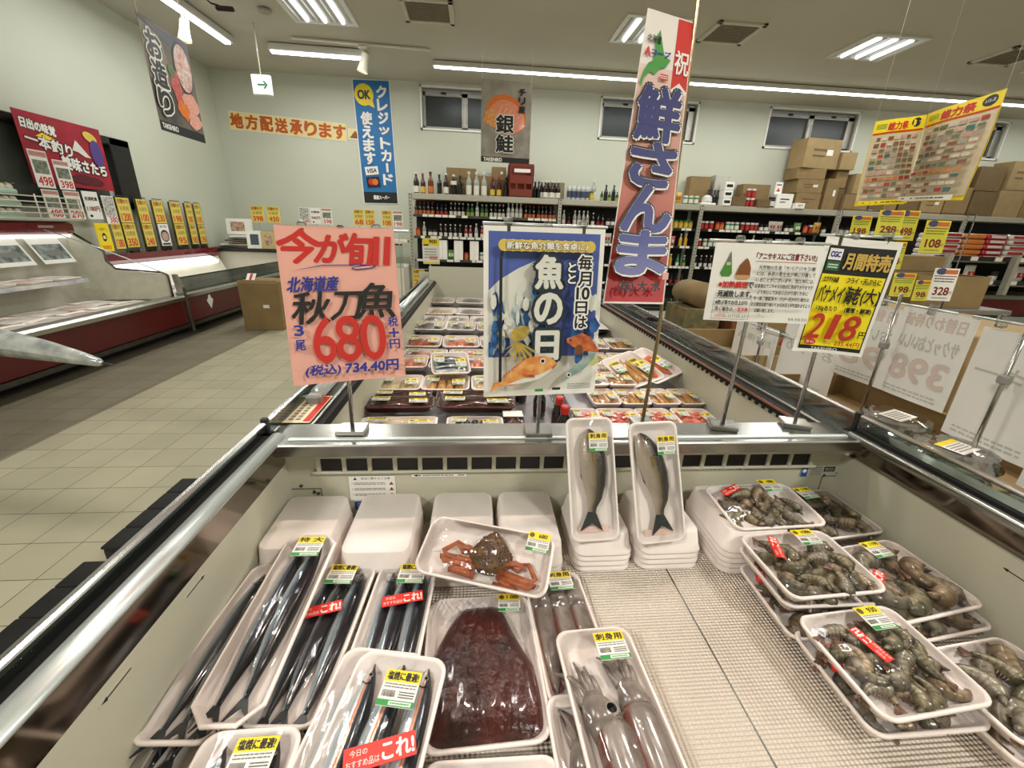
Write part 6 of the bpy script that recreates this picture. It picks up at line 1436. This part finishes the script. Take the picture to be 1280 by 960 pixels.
for k in range(3): tag(MB().box((0, 0, .07), (.17, .2, .135), WHITE, .004).box((0, -.101, .07), (.12, .002, .05), INK).build('white_box', None, (4.80, 8.58, TOP+k*.14), (0, 0, U(-.05, .05))), 'small white box in a stack of three on the third bay, %s' % ('bottom', 'middle', 'top')[k], 'box', 'small white boxes on the third bay')
carton('low cardboard box between the white boxes and the red jars', 5.05, TOP, .28, .17, .2, 8.6, CARDD); carton('wide cardboard box behind the red jars', 5.48, TOP, .56, .42, .25, 8.82)
for k in range(4): item('jar_r', 5.25+(k % 2)*.10, 8.56, TOP+(k//2)*.165, 'stacked on the rack top by the wide cardboard box', 'stacked red jars on the rack top')
carton('low dark cardboard box in front of the wide one', 5.55, TOP, .26, .14, .2, 8.58, CARDD); item('jar_d', 5.78, 8.6, TOP, 'right of the wide cardboard box', None, 1.4)
s = Sheet(.15, .22, WHITE, .004); s.poly([(-.04, -.06), (0, .01), (.04, -.06)], REDI); s.rect(0, .06, .1, .02, INK); tag(s.build('shelf_card', None, (5.88, 8.62, TOP+.36), (0, 0, 0)), 'small white card with a red triangle above the white box', 'shelf card'); tag(MB().box((0, 0, .125), (.010, .010, .25), GREYPL).box((0, 0, .005), (.06, .05, .01), GREYPL).build('card_holder', None, (5.88, 8.635, TOP)), 'thin foot under the small white triangle card', 'card holder')
carton('white box with a dark slot on the third bay', 6.00, TOP, .34, .26, .25, 8.66, WHITE, mark=INK, cat='box'); carton('small black and white box beside the tall carton stack', 6.30, TOP, .18, .10, .2, 8.56, WHITE, mark=INK, cat='box')
STKX = [(6.48, 0, .50, .29, 'lowest left carton in the tall stack'), (6.46, .292, .52, .24, 'second left carton in the tall stack'), (6.42, .534, .58, .19, 'third left carton in the tall stack'), (6.52, .726, .78, .50, 'big carton on top of the tall stack with a white patch'), (6.93, 0, .26, .56, 'tall narrow carton standing in the stack'), (7.11, .726, .30, .30, 'small pale carton at the top right of the tall stack')]
for k, (x, z, w, h, lab) in enumerate(STKX): carton(lab, x, TOP+z, w, h, .38, 8.72, CARD2 if k in (3, 5) else CARD, U(-.03, .03) if k != 3 else .12, None, CARDD if k in (0, 1, 3) else None, k in (1, 3, 4))
carton('dark cartons column right of the narrow one, lower', 7.16, TOP, .18, .40, .3, 8.75, CARDD); carton('carton right of the narrow one, upper', 7.12, TOP+.41, .24, .31, .3, 8.75)
for k, (x, z, w, h) in enumerate(((7.50, 0, .56, .30), (7.95, 0, .34, .42), (7.55, .31, .45, .36), (8.25, 0, .30, .50), (8.65, 0, .44, .33), (9.15, 0, .50, .40), (9.68, 0, .54, .52), (10.25, 0, .56, .46), (10.85, 0, .60, .50), (9.60, .53, .46, .34), (10.22, .47, .58, .44), (10.88, .51, .54, .52), (11.4, 0, .5, .7))):
    carton('rack-top cardboard box behind the flyers, %s' % ('%s in lower row from tall stack' % ORD[[0, 1, 3, 4, 5, 6, 7, 8, 12].index(k)] if k in (0, 1, 3, 4, 5, 6, 7, 8, 12) else '%s in upper row from tall stack' % ORD[[2, 9, 10, 11].index(k)]), x, TOP+z, w-.03, h, .38, 8.72, (CARD, CARDD, CARD2)[k % 3], U(-.025, .025), 'cartons on the rack top at the right', CARDD if k % 2 else None, k % 4 == 1)
# ---------------------------------------------------------------- counter and goods on the right
t = thing('side_counter', 'low counter along the right side of the freezer holding cartons and platters', 'counter', (1.45, 1.25, 0))
MB().box((0, 0, .35), (.88, 2.4, .70), M('counter_grey', (150, 146, 136), .5)).build('body', t); MB().box((0, 0, .71), (.92, 2.44, .02), M('counter_top_pale', (206, 202, 190), .4), .004).build('top', t)
def open_carton(label, x, y, z, w, l, h, m=CARD, group=None):
    t = thing('open_carton', label, 'cardboard box', (x, y, z), (0, 0, 0), group)
    mb = MB().box((0, 0, .004), (w, l, .008), m)
    for (a, b, dx, dy) in ((w/2, 0, .007, l), (-w/2, 0, .007, l), (0, l/2, w, .007), (0, -l/2, w, .007)): mb.box((a, b, h/2), (dx, dy, h), m, .001)
    mb.build('tray', t); MB().box((w/2-.004, 0, h), (.014, l, .004), CARD2).box((-w/2+.004, 0, h), (.014, l, .004), CARD2).build('folded_rim', t); return t
open_carton('long open brown carton on the right counter with the clear platters in it', 1.20, .86, .722, .40, 1.10, .085)
open_carton('second open carton at the far end of the right counter', 1.20, 1.86, .722, .36, .5, .10, CARD2)
DOME = M_film('clear_dome', 1.1, (.93, .94, .93), .35, 30, .06); NOOD = M('brown_seaweed', (92, 74, 50), .35, rgb2=(56, 42, 28), vs=90, bump=.8, bs=120, coat=.5)
for k, (x, y, z, r_, lab) in enumerate(((1.16, .98, .733, .085, 'lower clear platter of brown seaweed at the far end of the long carton'), (1.17, .985, .784, .088, 'upper clear platter with a white label at the far end of the long carton'), (1.13, .80, .733, .088, 'lower clear platter in the middle of the long carton'), (1.14, .805, .784, .088, 'upper clear platter with a yellow and white label, middle of the long carton'), (1.12, .62, .733, .092, 'clear platter with a pale price label nearest in the long carton'))):
    t = thing('clear_platter', lab, 'platter', (x, y, z), (U(-.08, .08), U(-.05, .05), 0), 'clear platters in the long carton')
    MB().lathe([(0, 0), (r_*.8, 0), (r_*.95, .016), (r_, .018)], DOME, n=28).build('base', t); MB().lathe([(r_, .020), (r_*.97, .024), (r_*.86, .046), (r_*.70, .050), (0, .051)], DOME, n=28).build('lid', t)
    MB().grid(lambda u, v: (r_*.82*v*math.cos(2*PI*u), r_*.82*v*math.sin(2*PI*u), .004+.020*(1-v**3)+.003*math.sin(u*40)*v), 24, 6, NOOD).build('seaweed', t)
    q = Sheet(.075, .055, WHITE, .0006); q.lines(-.03, .03, .02, -.02, 5, GRY, random.Random(k))
    if k == 3: q.rect(0, .021, .075, .013, YEL)
    q.build('label', t, (-.01, -.01, .0525), (-PI/2, 0, .3))
for k, (x, y, lab) in enumerate(((1.62, 1.25, 'brown carton with red round marks behind the white sheets, nearer one'), (1.62, 1.72, 'brown carton with red round marks behind the white sheets, farther one'))):
    mb = MB().box((0, 0, .16), (.42, .40, .32), CARD2, .004)
    for z in (.10, .22): mb.tube([(-.211, .05, z), (-.2135, .05, z)], .035, REDI, n=18); mb.tube([(-.2135, .05, z), (-.2145, .05, z)], .022, CARD2, n=18)
    tag(mb.build('cardboard_box', None, (x, y, .722)), lab, 'cardboard box')
# carton columns on the floor beyond the counter
GRC = M('green_printed_carton', (96, 98, 66), .75, rgb2=(140, 116, 74), vs=14); RBC = M('red_brown_carton', (126, 72, 40), .7, vary=.2)
for lab, x, y, z, w, d, h, m in (('bottom carton of the printed column beyond the freezer end', 1.68, 3.15, 0, .30, .34, .42, GRC), ('upper carton of the printed column beyond the freezer end', 1.67, 3.15, .422, .28, .34, .36, GRC), ('base carton under the reddish brown one', 1.98, 3.05, 0, .30, .32, .44, CARDD), ('reddish brown carton standing beside the printed column', 1.97, 3.05, .442, .24, .3, .27, RBC), ('tall green-brown carton right of the reddish one', 2.26, 3.1, 0, .26, .3, .66, GRC)):
    mb = MB().box((0, 0, h/2), (w, d, h), m, .004); rr = random.Random(int(x*100))
    for q in range(5): mb.box((rr.uniform(-.3, .3)*w, -d/2-.001, h*rr.uniform(.15, .85)), (w*rr.uniform(.12, .3), .002, h*.07), CARDD if m is not RBC else GOLD)
    tag(mb.build('cardboard_box', None, (x, y, z), (0, 0, U(-.04, .04))), lab, 'cardboard box')
tag(MB().tube([(0, -.15, 0), (0, .15, 0)], .13, CARD, rb=.09, n=18, up=(0, 0, 1)).build('paper_sack', None, (1.68, 3.15, .874)), 'rounded brown paper sack lying on the printed carton column', 'paper sack')
# produce table with open cartons and hanging price cards
t = thing('display_table', 'low table under the hanging yellow price cards on the right', 'table', (3.5, 3.65, 0)); MB().box((0, 0, .76), (2.0, .9, .04), M('table_top_grey', (120, 116, 108), .5), .005).build('tabletop', t)
for sx in (-1, 1):
    for sy in (-1, 1): MB().box((sx*.94, sy*.4, .37), (.05, .05, .74), DSTEEL).build('leg', t)
open_carton('big open brown carton with a red stripe, right of the hanging yellow cards', 3.95, 3.50, .782, .66, .44, .26)
open_carton('brown carton at the back of the display table, standing higher', 3.52, 3.90, .782, .5, .3, .46, CARDD)
tag(MB().box((0, 0, .20), (.55, .3, .40), CARD, .004).box((-.12, -.151, .12), (.26, .002, .05), M('faded_red', (166, 72, 50), .6)).build('cardboard_box', None, (4.09, 3.91, .782)), 'brown carton with a faded red stripe at the back of the display table', 'cardboard box')
LEAFG = M('leaf_green', (84, 176, 44), .4, rgb2=(46, 128, 28), vs=20)
t = thing('leafy_greens', 'bright green leafy greens behind the yellow cards', 'vegetable', (3.22, 3.42, .785))
rr = random.Random(4)
for k in range(9):
    a = rr.uniform(-1, 1); L_ = rr.uniform(.14, .24); z0 = rr.uniform(.20, .34)
    MB().grid(lambda u, v: (L_*(u-.2)*math.cos(a*.4), (v-.5)*.06*math.sin(PI*min(1, u+.08))+a*.06, z0+.04*math.sin(u*2.4)+.01*math.cos(v*9)), 7, 4, LEAFG).build('leaf', t)
MB().box((0, 0, .11), (.22, .18, .22), M('produce_crate_green', (60, 84, 50), .5), .01).build('crate', t)
DC = {}
def deal_card(kind, w, h, price):
    key = (kind, w, h, price)
    if key in DC: return DC[key]
    rr = random.Random(len(price)+int(w*100)); s = Sheet(w, h, (YEL if kind == 'y' else WHITE), .002)
    yl = M('lemon_card', (214, 208, 70), .5, vary=.06) if kind == 'y' else WHITE
    s.rect(0, -h*.05, w*.98, h*.86, yl); s.ell(-w*.2, h*.40, w*.22, h*.10, M('deal_navy', (70, 76, 124), .5)); s.rect(w*.2, h*.39, w*.5, h*.13, M('deal_orange', (206, 110, 56), .5)); s.rect(0, h*.26, w*.9, h*.03, M('deal_brown', (140, 80, 50), .5))
    s.lines(-w*.4, w*.4, h*.22, h*.06, 2, M('deal_green', (96, 130, 50), .5) if kind == 'y' else INK, rr); s.text(price, .0, -h*.20, h*.24, M('maroon_ink'), fit=w*.62, bold=w*.014); s.text('円', w*.38, -h*.25, h*.1, M('maroon_ink')); s.lines(-w*.3, w*.35, -h*.38, -h*.44, 1, GRY, rr)
    DC[key] = s.mesh('price_card'); return DC[key]
for k, (x, z, w, h, kd, pr, lab) in enumerate(((2.68, 1.385, .16, .14, 'y', '198', 'small yellow deal card, leftmost in the hanging group'), (2.91, 1.41, .17, .18, 'y', '298', 'yellow deal card left of the one reading 498'), (3.07, 1.405, .16, .20, 'y', '498', 'yellow deal card reading 498'), (3.27, 1.335, .19, .22, 'y', '108', 'yellow deal card reading 108, larger one'), (3.03, 1.20, .15, .19, 'y', '108', 'yellow deal card reading 108 behind the 218 poster corner'),
        (2.97, .975, .16, .14, 'y', '128', 'curled yellow deal card low behind the 218 poster'), (3.15, .995, .16, .17, 'y', '198', 'curled yellow deal card with a black name, lower row'), (3.34, .955, .14, .15, 'y', '98', 'yellow deal card partly behind the white 328 card'), (3.52, 1.0, .17, .24, 'w', '328', 'white deal card reading 328, lower row right end'))):
    t = thing('deal_card', lab, 'price card', (x, 2.95+.02*(k % 3), z), (-.05, 0, (.1, -.15, .05, .0, .05, .2, -.1, .1, -.2)[k]), 'hanging deal cards')
    ob('card', deal_card(kd, w, h, pr), t)
    MB().box((0, .008, -.0), (w*.9, .002, h*.7), M_film('card_sleeve', .3, (.95, .95, .95), .1, 20, .08)).build('sleeve', t)
t = thing('card_rail', 'thin rail frame with arms holding the hanging yellow deal cards', 'card rail', (3.1, 3.05, 0))
for x in (-.5, .55): MB().tube([(x, 0, 0), (x, 0, 1.50)], .005, DSTEEL, n=6).box((x, 0, .01), (.2, .22, .02), GREYPL).build('post', t)
for z in (1.50, 1.09): MB().tube([(-.5, 0, z), (.55, 0, z)], .003, DSTEEL, n=6).build('rail', t)
# refrigerated case at the right edge
t = thing('wall_case', 'upright open case with a maroon band and red packets at the right edge', 'refrigerated case', (6.6, 4.5, 0))
MB().box((0, .42, .26), (2.9, .84, .50), GREYPL).build('base', t); MB().box((0, -.005, .62), (2.9, .03, .19), MARP, .005).build('maroon_band', t); MB().box((0, -.01, .735), (2.9, .06, .05), STEEL, .01).build('front_rail', t); MB().box((0, .40, .70), (2.86, .8, .03), CIN).build('deck', t)
MB().box((0, .80, .95), (2.9, .03, .95), RKD).build('back_panel', t)
for z in (.86, 1.12):
    s_ = MB().box((0, .40, z), (2.86, .6, .025), STEEL).build('shelf', t); MB().box((0, .085, z+.03), (2.86, .012, .05), DSTEEL).build('tag_rail', s_)
    for k in range(9): MB().box((-1.25+k*.31, .076, z+.03), (.09, .004, .045), TAGM).build('shelf_tag', s_)
for k in range(4): MB().box((-1.30+k*.85, .05, .95), (.05, .06, .50), RKM, None or 0, None).build('bracket', t)
PKR = M('packet_red', (168, 26, 36), .3, vary=.2, vs=30, coat=.4); PKW = M('packet_white', (206, 200, 196), .3, vary=.15, vs=30, coat=.4); PKB = M('packet_blue', (40, 46, 110), .3, vary=.2, vs=30); PKO = M('packet_orange', (200, 120, 60), .3, vary=.2, vs=30)
for c_ in range(8):
    for lv in range(5):
        w = .26; m = (PKW, PKO, PKR, PKW, PKR, PKR, PKB, PKB)[c_]
        mb = MB().box((0, 0, .028), (w, .30, .054), m, .018, None, 2)
        if m in (PKR, PKW): mb.box((0, -.148, .030), (w*.7, .01, .028), PKW if m is PKR else PKR, .002)
        tag(mb.build('food_packet', None, (5.35+c_*.285+U(-.01, .01), 4.77, 1.134+lv*.057), (U(-.03, .03), 0, U(-.06, .06))), '%s food packet in the %s pile from the left in the right-edge case' % ({PKW.name: 'white', PKO.name: 'orange', PKR.name: 'red', PKB.name: 'blue'}[m.name], ORD[c_]), 'food packet', 'packets, %s pile in the right-edge case' % ORD[c_])
for k in range(7): item(('pch_w', 'pch_w', 'jar_d')[k % 3], 5.5+k*.33, 4.72, .872, 'middle shelf of right-edge case, %s from left' % ORD[k], None)

t = thing('chest_freezer', 'low white chest with a black rim on the floor before the racks', 'chest freezer', (2.45, 5.4, 0))
MB().box((0, 0, .21), (1.1, .8, .42), M('chest_white_green', (204, 212, 202), .4, vary=.05), .02).build('body', t); MB().box((0, 0, .435), (1.12, .82, .03), RUBBER, .006).build('rim', t); MB().box((0, 0, .452), (1.04, .74, .006), GLASS).build('glass_lid', t)
# ---------------------------------------------------------------- camera, light and view
cam = bpy.data.cameras.new('camera'); co = bpy.data.objects.new('camera', cam); COL.objects.link(co); SC.camera = co
cam.sensor_width = 36; cam.lens = 525.27/1280*36; cam.clip_start = .02
Rm = Matrix(((0.99648383, -0.00409028, -0.08368535), (-0.07715683, 0.34456412, -0.93558666), (0.03266178, 0.93875387, 0.34303698)))
co.matrix_world = Matrix.Translation((0, 0, 1.28)) @ Rm.to_4x4()
w = bpy.data.worlds.new('store_ambient'); SC.world = w; w.use_nodes = True
w.node_tree.nodes['Background'].inputs[0].default_value = (.9, .88, .8, 1); w.node_tree.nodes['Background'].inputs[1].default_value = .15
def area(name, loc, rot, sx, sy, e, col):
    ld = bpy.data.lights.new(name, 'AREA'); ld.shape = 'RECTANGLE'; ld.size = sx; ld.size_y = sy; ld.energy = e; ld.color = col
    o = bpy.data.objects.new(name, ld); COL.objects.link(o); o.location = loc; o.rotation_euler = rot; return o
area('strip_lamp', (5.9, 7.92, ZC-.10), (0, 0, 0), 13, .08, 100, (1, 1, .94))
area('bar_lamp', (-2.35, 7.70, ZC-.12), (0, 0, 0), 1.3, .08, 18, (1, 1, .94))
area('bar_lamp', (-3.56, 6.05, ZC-.12), (0, 0, PI/2), 2.8, .08, 26, (1, 1, .94))
def spot(loc, tgt, e, col, ang):
    ld = bpy.data.lights.new('track_spot', 'SPOT'); ld.energy = e; ld.color = col; ld.spot_size = ang; ld.spot_blend = .7; ld.shadow_soft_size = .05
    o = bpy.data.objects.new('track_spot', ld); COL.objects.link(o); o.location = loc; o.rotation_euler = (Vector(tgt)-Vector(loc)).to_track_quat('-Z', 'Y').to_euler()
# warm track spots over the freezer (the store's meat-and-fish lamps)
spot((-.5, 1.5, 3.4), (-.1, .6, .7), 80, (1, .80, .68), 1.0)
spot((.9, 1.5, 3.4), (.5, .6, .7), 80, (1, .80, .68), 1.0)
spot((.2, 3.6, 3.4), (.2, 2.2, .7), 130, (1, .86, .78), 1.0)
vs_ = SC.view_settings; vs_.view_transform = 'Standard'; vs_.look = 'None'; vs_.gamma = 1; vs_.use_curve_mapping = False; vs_.exposure = -.42
SC.cycles.max_bounces = 8; SC.cycles.transparent_max_bounces = 16; SC.cycles.diffuse_bounces = 4; SC.cycles.glossy_bounces = 4
